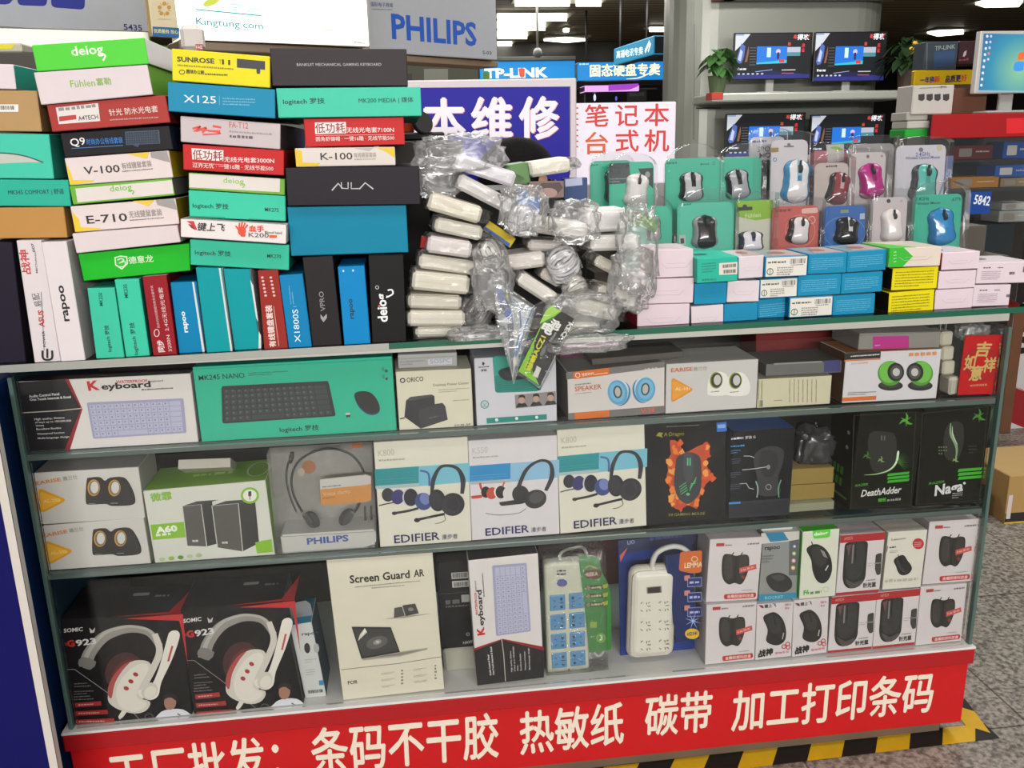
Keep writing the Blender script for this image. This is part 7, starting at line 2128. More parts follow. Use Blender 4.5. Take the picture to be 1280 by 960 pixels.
fP.part('panel_seam', 'dark seam between panels'); fP.line([(200, 541), (324, 540)], 5, '3c3e3a', 0); fP.line([(192, 120), (188, 700)], 4, '5f615b', 0); fP.done()
bm = bmesh.new()
a, b = onY((890, 122), PY-.42), onY((1139, 120), PY-.42)
bbox(bm, a.x, b.x, PY-.42, PY, a.z-.03, a.z+.03, 0, .012, 2)
sh1 = mk('wall_shelf', bm, M('a3a59d', .35, .2), None); tag(sh1, 'grey shelf on the pillar carrying two upper screens', 'shelf')
bm = bmesh.new(); bbox(bm, a.x-.004, a.x+.08, PY-.424, PY-.3, a.z-.015, a.z+.034, 0, .004); mk('end_trim', bm, M('a83a2c', .4), sh1)
SZ1 = a.z+.03
bm = bmesh.new()
a2, b2 = onY((895, 196), PY-.42), onY((1112, 194), PY-.42)
bbox(bm, a2.x, b2.x, PY-.42, PY, a2.z-.05, a2.z-.005, 0, .012, 2)
sh2 = mk('wall_shelf', bm, M('a3a59d', .35, .2), None); tag(sh2, 'lower grey shelf on the pillar, hidden behind the mouse packs', 'shelf')
SZ2 = a2.z-.005
bm = bmesh.new()
a, b = onY((905, 1), PY-.12), onY((1128, 0), PY-.12)
bbox(bm, a.x, b.x, PY-.12, PY, a.z+.01, a.z+.10, 0, .012, 2)
o = mk('wall_shelf', bm, M('9b9d96', .35, .2), None); tag(o, 'topmost grey shelf on the pillar at the upper edge', 'shelf')
bm = bmesh.new(); bbox(bm, a.x-.06, a.x+.1, PY-.122, PY-.02, a.z+.01, a.z+.10, 0, .004); mk('end_trim', bm, M('a85a3a', .4), o)


def monitor(label, bl, br, tl, y, z, shelf_z, wallpaper, bez='1d1d20', grp=None, foot=None):
    mw, W_, H_ = frame_of(bl, br, tl, y, z)
    root = empty('monitor', label, 'monitor', Matrix.Translation((mw.translation.x, mw.translation.y, shelf_z+.0008)) @ mw.to_3x3().to_4x4(), grp)
    zo = mw.translation.z-shelf_z
    bm = bmesh.new(); bbox(bm, -W_/2, W_/2, 0, .03, zo, zo+H_, 0, .004, 2)
    mk('bezel', bm, M(bez, .3), root)
    f = Face(root, mw @ Vector((-W_/2, 0, 0)), mw.col[0].to_3d(), mw.col[2].to_3d(), -mw.col[1].to_3d(), W_, H_, z)
    wallpaper(f)
    f.done()
    bm = bmesh.new(); bbox(bm, -.03, .03, .03, .05, .01, zo+H_*.5, 0, .004)
    mk('neck', bm, M('9a9a96', .35), root)
    bm = bmesh.new(); bbox(bm, -.12, .12, -.03, .075, 0, .012, 0, .005)
    mk('foot', bm, M('a5a5a0', .35), root)
    return root, f


def desk(f):
    f.uv = True
    f.part('screen', 'lit dark screen with a blue picture')
    f.rect(.012, .02, .988, .975, lit('14161c', .8))
    f.poly([(.012, .02), (.988, .02), (.988, .10), (.55, .16), (.012, .09)], lit('2a2f7a', .8)); f.poly([(.2, .1), (.5, .19), (.68, .17), (.68, .1)], lit('1c2050', .7))
    f.poly([(.012, .975), (.20, .975), (.11, .78), (.012, .62)], lit('cfd3da', .8), 0); f.poly([(.012, .975), (.12, .975), (.12, .94), (.012, .94)], lit('8fa0c8', .8))
    f.poly([(.03, .42), (.09, .78), (.14, .72), (.13, .5), (.10, .36), (.05, .34)], lit('4f68b4', .8)); f.poly([(.05, .42), (.08, .66), (.11, .6), (.09, .4)], lit('b9c4e6', .8), 0); f.poly([(.14, .38), (.18, .72), (.19, .6), (.17, .38)], lit('8a5a3a', .7))
    for i in range(7):
        f.line([(.20, .68-i*.06), (.28, .68-i*.06)], .006, lit('6a6f78', .7), 0)
    f.poly([(.29, .35), (.68, .35), (.68, .71), (.29, .71)], lit('1f6fd0', .9)); f.poly([(.29, .36), (.68, .42), (.68, .35), (.29, .33)], lit('2fb6c8', .9)); f.poly([(.42, .48), (.47, .48), (.47, .68), (.42, .68)], lit('bfe0f8', 1)); f.ell(.565, .60, .03, .05, lit('c9b8d8', .9)); f.poly([(.55, .44), (.58, .44), (.58, .58), (.55, .58)], lit('2a2a4a', .8)); f.poly([(.58, .36), (.65, .36), (.65, .43), (.58, .43)], lit('d03a3a', .9))
    f.poly([(.68, .50), (.85, .50), (.85, .69), (.68, .69)], lit('b4bccb', .8)); f.poly([(.68, .50), (.85, .50), (.85, .58), (.68, .58)], lit('4f8a9a', .8)); f.rect(.685, .72, .72, .79, lit('b8442c', .9)); f.poly([(.75, .88), (.79, .86), (.79, .95), (.76, .95)], lit('d03a3a', .9))
    f.line([(.62, .20), (.80, .20)], .012, lit('b9bcc6', .8), 0); f.line([(.62, .13), (.78, .13)], .010, lit('c04a5a', .8), 0)
    f.line([(.28, .17), (.50, .21)], .008, lit('8fa0d8', .8), 0)
    for i in range(6):
        f.ell(.07+i*.06, .125, .018, .018, lit('b4bcd8', .8))
    f.part('screen_text'); f.txt('得攻', (.80, .84), (.955, .84), lit('f0f0f4', 1), .12, .03, .1); f.line([(.92, .86), (.96, .96)], .012, lit('d83a3a', .9), 0); f.fine((.05, .21), (.17, .21), .05, lit('d0d4e0', .9)); f.txt('黑', (.865, .68), (.905, .68), lit('c83030', .9), .08, .03); f.txt('鲨', (.865, .58), (.905, .58), lit('c83030', .9), .08, .03); f.done()


GMN = 'screens on the grey pillar'
monitor('left screen of the two on the upper pillar shelf', (916.2, 100), (1012.5, 101.3), (917, 41.2), PY-.22, PX, SZ1, desk, grp=GMN)
monitor('right screen of the two on the upper pillar shelf', (1015.5, 102.5), (1105, 101.3), (1018.7, 40), PY-.22, PX, SZ1, desk, grp=GMN)
monitor('left screen of the two on the lower pillar shelf', (906, 198), (1004, 196), (908, 142.5), PY-.26, PX, SZ2-.02+.02, desk, grp=GMN)
monitor('right screen of the two on the lower pillar shelf', (1011, 199), (1103, 196), (1013.7, 143.7), PY-.26, PX, SZ2-.02+.02, desk, grp=GMN)


def plant(label, base, hgt, spread, nleaf, seed, pot, leaf, flower=None):
    rn_ = random.Random(seed)
    root = empty('potted_plant', label, 'plant', Matrix.Translation(base))
    bm = bmesh.new()
    r = [(0, .0), (.05, .0), (.065, hgt*.36), (.068, hgt*.38), (.058, hgt*.38), (.05, hgt*.34), (0, hgt*.34)]
    rings = [[bm.verts.new((a*math.cos(2*PI*k/16), a*math.sin(2*PI*k/16), z_)) for k in range(16)] for a, z_ in r]
    for i in range(len(r)-1):
        for k in range(16):
            try:
                bm.faces.new((rings[i][k], rings[i][(k+1) % 16], rings[i+1][(k+1) % 16], rings[i+1][k]))
            except ValueError:
                pass
    bmesh.ops.remove_doubles(bm, verts=bm.verts, dist=1e-4)
    mk('pot', bm, M(pot, .5), root)
    st, lf = bmesh.new(), bmesh.new()
    for i in range(nleaf):
        a = rn_.uniform(0, 2*PI)
        rad = rn_.uniform(.25, 1)*spread
        h = hgt*rn_.uniform(.5, 1.0)
        tip = Vector((math.cos(a)*rad, math.sin(a)*rad*.7, h))
        tube(st, cat([Vector((0, 0, hgt*.34)), Vector((tip.x*.3, tip.y*.3, hgt*.34+(h-hgt*.34)*.7)), tip], 4), .0025, 5)
        d = Vector((math.cos(a), math.sin(a), rn_.uniform(-.9, .1))).normalized()
        s_ = d.cross(Vector((0, 0, 1))).normalized()
        L_ = rn_.uniform(.07, .12)*hgt/.3
        wd = L_*.33
        up = s_.cross(d)
        row = []
        for t, k in ((0, .05), (.25, .8), (.5, 1), (.75, .7), (1, .02)):
            c = tip+d*L_*t-Vector((0, 0, L_*.35*t*t))
            row.append([lf.verts.new(c-s_*wd*k+up*wd*.25*k), lf.verts.new(c), lf.verts.new(c+s_*wd*k+up*wd*.25*k)])
        for p, q in zip(row, row[1:]):
            lf.faces.new((p[0], p[1], q[1], q[0])); lf.faces.new((p[1], p[2], q[2], q[1]))
    mk('stems', st, M('4a6a34', .6), root)
    mk('leaves', lf, M(leaf, .4, 0, .5, var=.25, scale=12), root, smooth=True)
    if flower:
        bm = bmesh.new()
        for i in range(7):
            sphere(bm, (rn_.uniform(-.07, .07), -.1, hgt*rn_.uniform(.6, .85)), .022, .014, .016, 0, 8, 6)
        mk('flowers', bm, M(flower, .5), root)


p = onY((896, 117), PY-.36); p.z = SZ1+.001
plant('leafy green potted plant at the left end of the pillar shelf', p, .30, .075, 34, 3, '4a5a3c', '3f6a34')
p = onY((1131, 117), PY-.36); p.z = SZ1+.001
plant('dark leafy plant with yellow blossoms at the right end of the pillar shelf', p, .36, .10, 44, 6, '3a2a22', '24381f', 'd8a83a')

# ------------------------------------------------------------------ right side: stacked cartons, screen on a red counter, glass case
YR = 2.2
rc = board('red_counter', 'red counter slab carrying the blue lit screen at right', 'counter', (1163, 174), (1300, 176), (1166, 143), YR-.5, .36, {'F': '9c2226', 'T': 'a8282c', 'S': '8a1c20'}, PX)
rc.part('tag', 'brighter red tag'); rc.poly([(1258, 148), (1285, 147), (1285, 166), (1258, 167)], 'd2222a'); rc.done()
RZ = rc.mw.translation.z+rc.H
rz0 = rc.mw.translation.z
lx, rx = rc.mw.translation.x-rc.W/2, rc.mw.translation.x+rc.W/2


def win7(f):
    f.part('screen', 'lit blue and green screen')
    m = bpy.data.materials.new('screen_glow'); m.use_nodes = True
    N, L = m.node_tree.nodes, m.node_tree.links
    t = N.new('ShaderNodeTexCoord'); mp = N.new('ShaderNodeMapping'); g = N.new('ShaderNodeTexGradient'); g.gradient_type = 'SPHERICAL'
    r = N.new('ShaderNodeValToRGB')
    mp.inputs['Scale'].default_value = (4.2, 1, 4.2); mp.inputs['Location'].default_value = (-.1, 0, -.72)
    r.color_ramp.elements[0].color = (*rgb('0d5fb4'), 1); r.color_ramp.elements[1].color = (*rgb('9ae0a8'), 1)
    e = r.color_ramp.elements.new(.45); e.color = (*rgb('1f9ec0'), 1)
    L.new(t.outputs['Object'], mp.inputs[0]); L.new(mp.outputs[0], g.inputs[0]); L.new(g.outputs['Fac'], r.inputs[0])
    b = N['Principled BSDF']; L.new(r.outputs[0], b.inputs['Emission Color']); b.inputs['Emission Strength'].default_value = .9; b.inputs['Base Color'].default_value = (.02, .02, .02, 1)
    f.z = K5
    f.poly([(958, 268), (1420, 275), (1420, 738), (915, 735)], m)
    f.part('window_emblem', 'four coloured panes')
    for q, c_ in (([(1240, 425), (1290, 418), (1290, 468), (1232, 478)], 'e0662c'), ([(1210, 500), (1280, 498), (1276, 560), (1200, 566)], '3f8fd8'), ([(1296, 416), (1350, 424), (1344, 475), (1294, 468)], '7fc03a'), ([(1288, 502), (1342, 508), (1336, 570), (1282, 562)], 'e8c83a')):
        f.poly(q, lit(c_, .9), 3)
    f.part('icons')
    for i in range(9):
        f.ell(985-i*6, 290+i*49, 10, 12, lit('cfe0ea', .8)); 
        if i < 5:
            f.ell(1016-i*6, 290+i*46, 9, 11, lit('b9c9d8' if i != 3 else 'd87a6a', .8))
    f.line([(912, 728), (1420, 735)], 12, lit('8fb8c8', .7), 0)


monitor('wide silver edged screen showing a blue desktop at the right edge', (1217.5, 117.5), (1312, 121), (1228, 39), YR-.38, PX, RZ, win7, bez='b4b4b2')
f = board('carton', 'white carton with four small black product pictures, beside the screen', 'carton', (1139, 143.0), (1190, 142.5), (1140, 106), YR-.46, .12, {'F': 'b9b5b0', 'T': 'c9c5c0', 'S': '9a9692'}, PX); f.o.location.z = RZ+.001
f = board('carton', 'white carton with four small black product pictures, beside the screen', 'carton', (1139, 140.5), (1190, 140), (1140, 106), YR-.46, .12, {'F': 'b9b5b0', 'T': 'c9c5c0', 'S': '9a9692'}, PX) if 0 else f
f.inv = f.o.matrix_world.inverted(); f.z = K5
f.part(PIC, 'four dark product pictures')
for x in (435, 500, 563, 632):
    f.poly([(x, 752), (x+50, 746), (x+50, 790), (x+30, 806), (x, 796)], '3a3836')
f.part(LT); f.fine((445, 708), (640, 695), 9, '7d7874'); f.txt('罗技', (610, 706), (662, 700), '4a4642', 20, .01); f.done()
f = board('carton', 'brown carton standing behind the screen stand', 'carton', (1190, 143), (1232, 143), (1190, 110), YR-.31, .15, {'F': '5f4234', 'S': '4a3228'}, PX)
cup = carton_at('cupboard', 'dark cupboard behind the red slab, under the network cartons', 'cupboard', Matrix.Translation((onY((1192, 107), YR+.3).x+.25, YR+.1, FLOOR_Z)), .95, .3, RZ-FLOOR_Z-.0005, {'F': '2e2a28'}, bev=.004)
f = board('display_board', 'yellow strip board with violet and red characters', 'sign', (1142, 107), (1222, 103), (1143, 88), YR+.2, .03, {'F': 'c9a91c', 'S': '8a741c'}, PX)
f.z = K5; f.part(LT); f.txt('一年换', (448, 668), (560, 660), '4a2a7a', 50, .04); f.txt('新', (562, 660), (606, 656), 'c8502c', 50, .04); f.txt('品质更', (650, 662), (772, 652), '3a2a4a', 54, .04); f.txt('好', (776, 652), (820, 648), 'c8502c', 54, .04); f.txt('买', (868, 648), (910, 646), '3a2a20', 54, .04); f.done()
bm = bmesh.new(); bbox(bm, -f.W/2, f.W/2, 0, .03, -(f.mw.translation.z-RZ)+.001, -.001)
mk('foot', bm, M('4a3a30', .6), f.o)
f = board('network_carton', 'dark blue grey network carton with pale letters on the yellow strip', 'carton', (1154, 88), (1196, 81), (1155, 52), YR+.22, .1, {'F': '3f4850', 'S': '2f363c'}, PX)
f.z = K5; f.part(PIC, 'blue picture'); f.poly([(560, 415), (730, 400), (718, 520), (560, 540)], '2f4a70'); f.line([(505, 345), (500, 555)], 10, '5f686e', 0); f.part(LT); f.txt('TP-LINK', (566, 405), (730, 388), '8f989c', 36, .02); f.done()
f = board('network_carton', 'dark maroon network carton beside the blue grey one', 'carton', (1197, 81), (1230, 80), (1197, 51), YR+.22, .1, {'F': '3c2a2e', 'S': '2f2024'}, PX)
f.z = K5; f.part('mark', 'pale flame mark'); f.poly([(790, 450), (800, 415), (822, 402), (815, 440), (800, 455)], 'b9a5a8', 0); f.part(LT); f.fine((760, 490), (835, 480), 16, 'a03a44'); f.done()
f = board('carton', 'small pale carton stacked beside the red slab, upper', 'carton', (1133, 151), (1160, 150), (1133, 140), YR-.45, .12, {'F': 'a5a39c', 'S': '8f8d86'}, PX)
f2_ = board('carton', 'small pale carton stacked beside the red slab, lower', 'carton', (1134, 161), (1162, 160), (1134, 151.5), YR-.45, .12, {'F': 'b4b2ab', 'S': '8f8d86'}, PX)
g_ = board('carton', 'small green carton at the foot of the pale stack', 'carton', (1131, 172), (1160, 171), (1131, 161.5), YR-.45, .12, {'F': '2f9c3c', 'S': '237a2e'}, PX)
pd = carton_at('pedestal', 'grey pedestal under the little green carton stack', 'pedestal', Matrix.Translation((g_.mw.translation.x, g_.mw.translation.y, FLOOR_Z)), g_.W*.8, .10, g_.mw.translation.z-FLOOR_Z-.001, {'F': '4a4845'}, bev=.003)
# glass case under the red slab
gc = empty('glass_case', 'glass case under the red slab, shelves of dim boxed goods', 'display case', Matrix.Translation((lx, YR-.5, FLOOR_Z)))
GD = .36


def gbox(name, x0, x1, y0, y1, z0, z1, m):
    bm = bmesh.new(); bbox(bm, x0-gc.location.x, x1-gc.location.x, y0-gc.location.y, y1-gc.location.y, z0-gc.location.z, z1-gc.location.z, 0)
    return mk(name, bm, m, gc)


y0 = YR-.48
zm = onY((1230, 236), y0).z
gbox('front_pane', lx+.01, rx, y0, y0+.006, FLOOR_Z+.3, rz0-.002, CLEAR(.93, .03, .03))
gbox('back_panel', lx+.01, rx, y0+GD-.02, y0+GD, FLOOR_Z, rz0-.002, M('2c3434', .6))
gbox('side_pane', lx+.01, lx+.016, y0, y0+GD-.02, FLOOR_Z+.3, rz0-.002, CLEAR(.93, .04, .03))
zs1 = onY((1230, 200), y0).z
gbox('shelf', lx+.02, rx, y0+.02, y0+GD-.03, zs1-.008, zs1, CLEAR((.85, .92, .9), .04, .03))
gbox('shelf', lx+.02, rx, y0+.02, y0+GD-.03, zm-.012, zm, M('2a3a38', .3))
gbox('shelf', lx+.02, rx, y0+.02, y0+GD-.03, zm-.30, zm-.29, M('38403e', .4))
gbox('plinth', lx+.01, rx, y0, y0+GD-.02, FLOOR_Z, FLOOR_Z+.3, M('3f4442', .6))
bm = bmesh.new()
f = board('number_tag', 'blue number tag on the front of the glass case', 'tag', (1209, 268), (1238, 258), (1209, 240), y0-.014, .004, {'F': '24468f', 'S': '1c3670'}, PX, bev=.0005)
f.z = K6; f.part(LT); f.txt('5842', (468, 530), (536, 538), 'dfe3ea', 40, .02); f.done()
for i, (lb, bl, br, tl, c_, z0_) in enumerate((
        ('dark red carton on the upper shelf of the glass case', (1190, 219), (1238, 219), (1190, 202), '6a2424', zs1),
        ('gold orange carton in front of the dark red one in the glass case', (1187, 235), (1248, 233), (1187, 221), 'b07a2c', zm),
        ('blue carton with white window at the top right of the glass case', (1253, 199), (1290, 199), (1253, 178), '1f4f9c', zs1),
        ('blue and white carton in the middle of the glass case', (1243, 222), (1290, 222), (1243, 207), '2a5aa8', 0),
        ('tan carton low in the glass case', (1250, 236), (1290, 236), (1250, 225), '8f7a5a', zm),
        ('white carton on the low shelf of the glass case, upper', (1252, 263), (1290, 263), (1252, 254), 'a5a8a4', 0),
        ('white carton on the low shelf of the glass case, lower', (1248, 278), (1290, 279), (1248, 264), '9a9e9a', 0))):
    f = board('carton', lb, 'carton', bl, br, tl, y0+.06+(.06 if i == 0 else 0), .12, {'F': c_, 'S': c_}, PX, bev=.002)
    if z0_:
        f.o.matrix_world.translation.z = z0_+.001
        f.O.z += z0_+.001-f.mw.translation.z
        f.inv = f.o.matrix_world.inverted()
    else:
        f.o.matrix_world.translation.y = f.mw.translation.y+.0
    f.part(PIC, 'pale print')
    f.uv = True
    f.rr([(.12, .2), (.45, .2), (.45, .8), (.12, .8)], .03, 'c9c6c0' if i in (2, 3) else '8f8a80'); f.fine((.55, .5), (.9, .5), .12, 'b9b5ad'); f.done()
gt = carton_at('riser', 'dark riser block inside the glass case', 'block', Matrix.Translation((rx-.10, y0+.05, zm-.289)), .18, .2, max(.05, onY((1260, 279), y0+.06).z-zm+.288), {'F': '30383a'}, bev=.002)
rn = random.Random(21)
for i in range(1):
    x = lx+.17
    f = carton_at('gadget_box', ('flat dark gadget box at the left of the low glass shelf', 'flat dark gadget box second on the low glass shelf', 'flat dark gadget box midway on the low glass shelf', 'flat pale gadget box fourth on the low glass shelf', 'flat pale gadget box at the right of the low glass shelf')[i], 'box', Matrix.Translation((x, y0+.05, zm-.2885)), .05, .1, .03+.02*(i % 2), {'F': '3a4140' if i < 3 else '6f7876'}, bev=.002)
    f.part(PIC); f.rr([(.2, .3), (.7, .3), (.7, .7), (.2, .7)], .03, '8a9290'); f.done()

# both slab and case narrow towards the back on their left
for o in [rc.o]+[c for c in gc.children]:
    m = wm(o); inv = m.inverted()
    for v in o.data.vertices:
        p = m @ v.co
        if p.x < lx+.1 and p.y > YR-.45:
            p.x += .64*(p.y-(YR-.5))
            v.co = inv @ p

# lower right: board with a letter, wooden leg, kraft box, dark case, on the floor
yb = onZ((1268, 536), FLOOR_Z).y
a = onY((1262, 530), yb)
b = onY((1264, 380), yb)
o = carton_at('display_board', 'white board with black letter above a red foot, at the right edge', 'board', Matrix.Translation((a.x+.4, yb, FLOOR_Z)), .8, .02, b.z-FLOOR_Z, {'F': 'c4bfbe', 'S': 'a5a09f'}, bev=.002)
o.z = J8; o.part('foot_band', 'red foot area'); o.uv = False
o.poly([(600, 365), (640, 385), (800, 450), (800, 600), (600, 520)], '8f1f24'); o.poly([(600, 362), (640, 380), (800, 446), (800, 462)], 'a8282c')
o.part(LT); o.txt('B', (612, 232), (690, 236), '1c1a1c', 108, .04); o.done()
yp = yb-.06
P0, P1 = onY((1258, 538), yp), onY((1262, 395), yp)
bm = bmesh.new(); bbox(bm, -.028, .028, 0, .05, 0, P1.z-FLOOR_Z+.02, 0, .004)
o = mk('wooden_post', bm, M('6a4630', .5, var=.2, scale=9), None, Matrix.Translation((P0.x-.004, yp, FLOOR_Z))); tag(o, 'brown wooden post standing behind the right end of the counter', 'post')
a = onZ((1252, 655), FLOOR_Z); 
c = carton_at('shipping_box', 'kraft box with dark band on the floor at the right edge', 'box', Matrix.Translation((a.x+.22, a.y, FLOOR_Z)), .42, .3, .19, {'F': 'a98a58', 'T': 'b99c6a', 'S': '94774a', 'L': '8f7248'}, bev=.003)
c.uv = True; c.part('band', 'dark band at the foot'); c.rect(0, 0.02, 1, .22, '2a2622'); c.rect(0, 0, 1, .03, 'c9a92a'); c.part('sticker'); c.rr([(.01, .1), (.05, .1), (.05, .6), (.01, .6)], .005, 'c9bcc0'); c.done()
c = carton_at('case', 'black case on the floor beside the kraft box', 'case', Matrix.Translation((a.x-.06, a.y+.06, FLOOR_Z)), .10, .25, .12, {'F': '22221f', 'S': '1a1a18'}, bev=.006)

# hazard tape on the floor along the base
bm = bmesh.new()
A, B = onZ((300, 471), FLOOR_Z, J6), onZ((1180, 369), FLOOR_Z, J6)
A = A-(B-A)*1.6
e = (B-A); ln = e.length; e.normalize(); n_ = Vector((e.y, -e.x, 0)); wd = .058
k, s_ = 0, 0
st_ = .085
while s_ < ln:
    q = [A+e*max(s_, 0), A+e*min(s_+st_, ln), A+e*min(s_+st_-.04, ln)+n_*wd, A+e*max(s_-.04, 0)+n_*wd]
    f_ = bm.faces.new([bm.verts.new(Vector((p.x, p.y, FLOOR_Z+.0015))) for p in q]); f_.material_index = k % 2
    f_.normal_update()
    if f_.normal.z < 0: f_.normal_flip()
    s_ += st_; k += 1
A2, B2 = onZ((1238, 917), FLOOR_Z), onZ((1206, 874), FLOOR_Z)
e = (B2-A2); ln = e.length; e.normalize(); n_ = Vector((-e.y, e.x, 0)); s_ = 0
while s_ < ln:
    q = [A2+e*s_, A2+e*min(s_+st_, ln), A2+e*min(s_+st_+.03, ln+.03)+n_*wd*.8, A2+e*(s_+.03)+n_*wd*.8]
    f_ = bm.faces.new([bm.verts.new(Vector((p.x, p.y, FLOOR_Z+.0018))) for p in q]); f_.material_index = k % 2
    f_.normal_update()
    if f_.normal.z < 0: f_.normal_flip()
    s_ += st_; k += 1
o = mk('hazard_tape', bm, [M('d8ae1c', .5, var=.12), M('1e1c1a', .5)]); tag(o, 'black and yellow striped tape stuck on the floor along the red base', 'tape')

# left: navy board with a white edge and a blue post
x1 = onY((71, 950), -.15).x
bd = carton_at('display_board', 'navy board with a white edge strip at the lower left', 'board', Matrix.Translation((x1-.25, -.15, FLOOR_Z)), .5, .02, 1.0, {'F': '16155a', 'R': 'c9c4bd', 'S': '12114a'}, bev=.002)
bd.uv = True; bd.part('edge_strip', 'white edge strip'); bd.rect(.970, 0, 1, 1, 'd2ccc4'); bd.done()
xa, xb = onY((5, 640), -.03).x, XL-.022
o = carton_at('post', 'square blue post between the navy board and the glass counter', 'post', Matrix.Translation(((xa+xb)/2-.02, -.03, FLOOR_Z)), xb-xa+.02, .3, .99, {'F': '173a78', 'S': '12305f'}, bev=.004)

# behind the left piles
f = board('carton', 'yellow topped pale carton behind the left piles', 'carton', (-20, 66), (28, 66), (-20, 54), .9, .2, {'F': 'b9b5a5', 'T': 'c9c02a', 'S': '8f8d80'}, PX)
f.part(PIC, 'yellow strip'); f.poly([(-20, 56), (20, 55), (14, 61), (-20, 62)], 'd8cc1c'); f.done()
sx = carton_at('shelf_unit', 'grey shelf unit behind the left piles', 'shelf', Matrix.Translation((f.mw.translation.x, .88, FLOOR_Z)), .5, .3, f.mw.translation.z-FLOOR_Z-.001, {'F': '4a4843'}, bev=.003)
f = board('dispenser', 'white box with small red label standing behind the yellow carton', 'box', (226, 64), (254, 64), (226, 30), .75, .05, {'F': 'd0c6c4', 'S': 'b5abaa'}, PX, bev=.012)
f.z = K1; f.part('label'); f.rr([(228, 196), (262, 196), (264, 222), (232, 224)], 2, 'a83a44'); f.txt('FAE', (232, 218), (260, 217), 'e0c9c9', 16, .02); f.done()
bm = bmesh.new(); tube(bm, [(0, .025, -.0), (0, .025, -(f.mw.translation.z-FLOOR_Z-1.0015))], .012, 10); mk('stem', bm, M('8f8a88', .4), f.o)
sx = carton_at('stand', 'plain grey stand behind the third pile', 'stand', Matrix.Translation((f.mw.translation.x, .72, FLOOR_Z)), .3, .12, 1.0, {'F': '5a5853'}, bev=.003)
p = onY((528, 154), .5)
bm = bmesh.new()
bmesh.ops.create_cone(bm, cap_ends=True, segments=28, radius1=.026, radius2=.026, depth=.014, matrix=Matrix.Translation(p) @ Matrix.Rotation(PI/2-.3, 4, 'X') @ Matrix.Rotation(.5, 4, 'Y'))
bmesh.ops.bevel(bm, geom=list(bm.edges), offset=.002, segments=2, affect='EDGES')
o = mk('lens_cap', bm, M('1a191a', .4)); tag(o, 'round black cap standing on edge beside the red carton', 'cap')
f = board('packet', 'orange and violet packet peeping out beside the red carton', 'packet', (495, 166), (518, 166), (500, 148), .52, .04, {'F': 'd0502c', 'S': '6a2a8a'}, PX)
f.part(PIC, 'violet patch'); f.poly([(498, 150), (506, 149), (505, 163), (497, 164)], '7a3ab0'); f.done()
f = board('box', 'flat black box beside the round cap, behind the adapters', 'box', (496, 176), (556, 174), (498, 166), .5, .12, {'F': '1c1b1c', 'S': '141314'}, PX)
st = carton_at('carton', 'tall dark carton hidden behind the adapters, under the flat black box', 'carton', Matrix.Translation((f.mw.translation.x, f.mw.translation.y-.01, FLOOR_Z)), .2, .18, f.mw.translation.z-FLOOR_Z-.001, {'F': '3a3836'}, bev=.003)

# ------------------------------------------------------------------ person seated behind the counter (only the hair shows over the pile)
pt = onY((651, 172), .80)
person_top = pt.z
px_, py_ = pt.x, .80
bm = bmesh.new()
joints = {'pel': (0, .05, -.82), 'sp': (0, .06, -.62), 'ch': (0, .05, -.42), 'nk': (0, .03, -.27), 'hd0': (0, .02, -.21), 'hd': (0, .0, -.13), 'hd1': (0, .0, -.07),
          'ls': (-.17, .05, -.34), 'le': (-.23, .0, -.60), 'lw': (-.16, -.20, -.66), 'lf': (-.13, -.28, -.66), 'rs': (.17, .05, -.34), 're': (.23, .0, -.60), 'rw': (.16, -.20, -.66), 'rf': (.13, -.28, -.66),
          'lh': (-.10, .03, -.84), 'lk': (-.12, -.36, -.82), 'la': (-.12, -.36, -1.28), 'lt': (-.12, -.48, -1.33), 'rh': (.10, .03, -.84), 'rk': (.12, -.36, -.82), 'ra': (.12, -.36, -1.28), 'rt': (.12, -.48, -1.33)}
rad = {'pel': .14, 'sp': .125, 'ch': .14, 'nk': .058, 'hd0': .065, 'hd': .085, 'hd1': .078, 'ls': .062, 'le': .043, 'lw': .028, 'lf': .03, 'rs': .062, 're': .043, 'rw': .028, 'rf': .03, 'lh': .09, 'lk': .062, 'la': .042, 'lt': .035, 'rh': .09, 'rk': .062, 'ra': .042, 'rt': .035}
edges = [('pel', 'sp'), ('sp', 'ch'), ('ch', 'nk'), ('nk', 'hd0'), ('hd0', 'hd'), ('hd', 'hd1'), ('ch', 'ls'), ('ls', 'le'), ('le', 'lw'), ('lw', 'lf'), ('ch', 'rs'), ('rs', 're'), ('re', 'rw'), ('rw', 'rf'), ('pel', 'lh'), ('lh', 'lk'), ('lk', 'la'), ('la', 'lt'), ('pel', 'rh'), ('rh', 'rk'), ('rk', 'ra'), ('ra', 'rt')]
names = list(joints)
sc_ = (person_top-FLOOR_Z)/1.385
me = bpy.data.meshes.new('person')
me.from_pydata([tuple(c*sc_ for c in joints[n]) for n in names], [(names.index(a), names.index(b)) for a, b in edges], [])
po = bpy.data.objects.new('person', me); COL.objects.link(po)
po.modifiers.new('skin', 'SKIN'); po.modifiers.new('smooth', 'SUBSURF').levels = 1
po.modifiers['smooth'].render_levels = 2
for i, n in enumerate(names):
    me.skin_vertices[0].data[i].radius = (rad[n]*sc_, rad[n]*sc_)
    me.skin_vertices[0].data[i].use_root = (n == 'pel')
pm = bpy.data.materials.new('skin_and_shirt'); pm.use_nodes = True
_N, _L = pm.node_tree.nodes, pm.node_tree.links
_t = _N.new('ShaderNodeTexCoord'); _s = _N.new('ShaderNodeSeparateXYZ'); _a = _N.new('ShaderNodeMapRange'); _r = _N.new('ShaderNodeValToRGB')
_a.inputs[1].default_value, _a.inputs[2].default_value = -.30*sc_, -.25*sc_
_r.color_ramp.interpolation = 'CONSTANT'
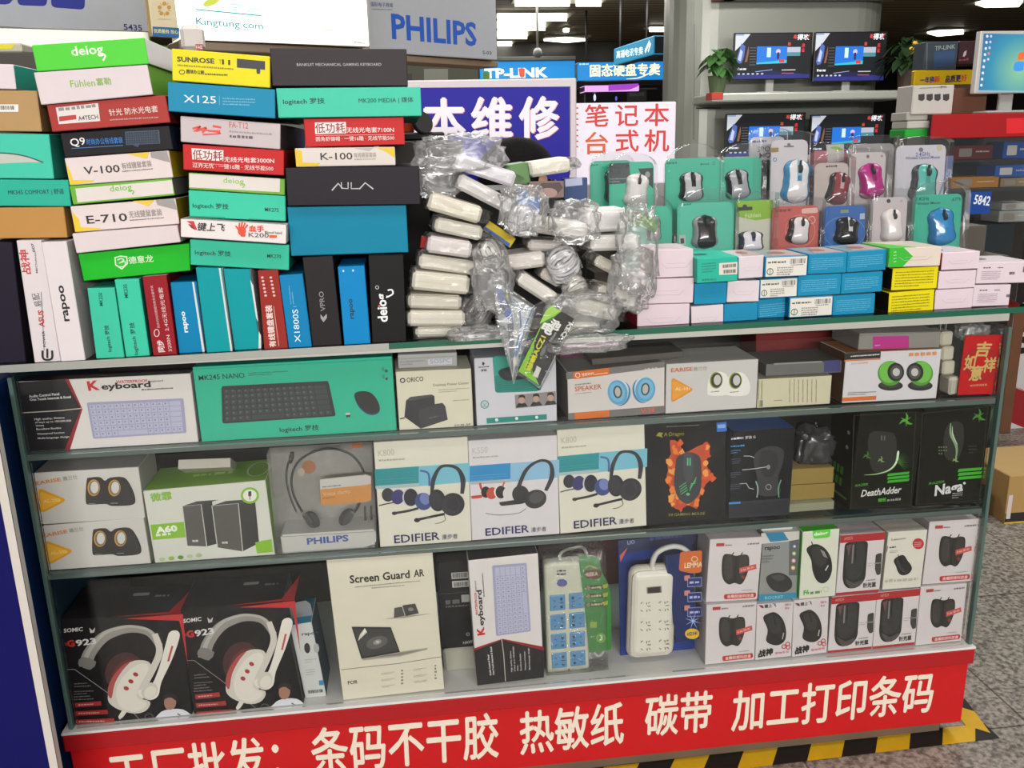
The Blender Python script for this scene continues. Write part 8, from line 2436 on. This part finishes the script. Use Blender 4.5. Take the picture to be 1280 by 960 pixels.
_r.color_ramp.elements[0].color = (*rgb('2f3440'), 1); _r.color_ramp.elements[1].color = (*rgb('b58c74'), 1); _r.color_ramp.elements[1].position = .5
_L.new(_t.outputs['Object'], _s.inputs[0]); _L.new(_s.outputs['Z'], _a.inputs[0]); _L.new(_a.outputs[0], _r.inputs[0]); _L.new(_r.outputs[0], _N['Principled BSDF'].inputs['Base Color'])
_N['Principled BSDF'].inputs['Roughness'].default_value = .6
me.materials.append(pm)
po.location = (px_, py_, person_top)
po.rotation_euler = (0, 0, PI/2)
tag(po, 'person with black hair behind the bagged adapters, only the crown showing', 'person')
bm = bmesh.new(); sphere(bm, (0, .012, -.105), .096*sc_, .108*sc_, .105*sc_, 0, 28, 18)
for v in bm.verts:
    v.co += Vector((1, 1, 1))*noise.noise(v.co*60)*.004
bmesh.ops.delete(bm, geom=[v for v in bm.verts if (v.co.y < -.035*sc_ and v.co.z < -.085*sc_) or v.co.z < -.175*sc_], context='VERTS')
mk('hair', bm, M('0e0d0c', .8, 0, .1, bump=.5, scale=160), po)
for s_ in (-1, 1):
    bm = bmesh.new(); sphere(bm, (s_*.032*sc_, -.083*sc_, -.118*sc_), .012*sc_, .008*sc_, .008*sc_, 0, 12, 8); mk('eye', bm, M('1c1a19', .3), po)
    bm = bmesh.new(); sphere(bm, (s_*.088*sc_, .01*sc_, -.135*sc_), .012*sc_, .02*sc_, .03*sc_, 0, 12, 8); mk('ear', bm, M('b08770', .6), po)
bm = bmesh.new(); sphere(bm, (0, -.092*sc_, -.145*sc_), .012*sc_, .018*sc_, .020*sc_, 0, 12, 8); mk('nose', bm, M('b58c74', .6), po)
bm = bmesh.new(); sphere(bm, (0, -.080*sc_, -.178*sc_), .024*sc_, .010*sc_, .006*sc_, 0, 12, 8); mk('mouth', bm, M('8f5a50', .5), po)
o = carton_at('stool', 'plain stool under the person behind the counter', 'stool', Matrix.Translation((px_-.05, py_-.13, FLOOR_Z)), .26, .26, max(.1, person_top-.985*sc_-FLOOR_Z), {'F': '4a4038'}, bev=.01)
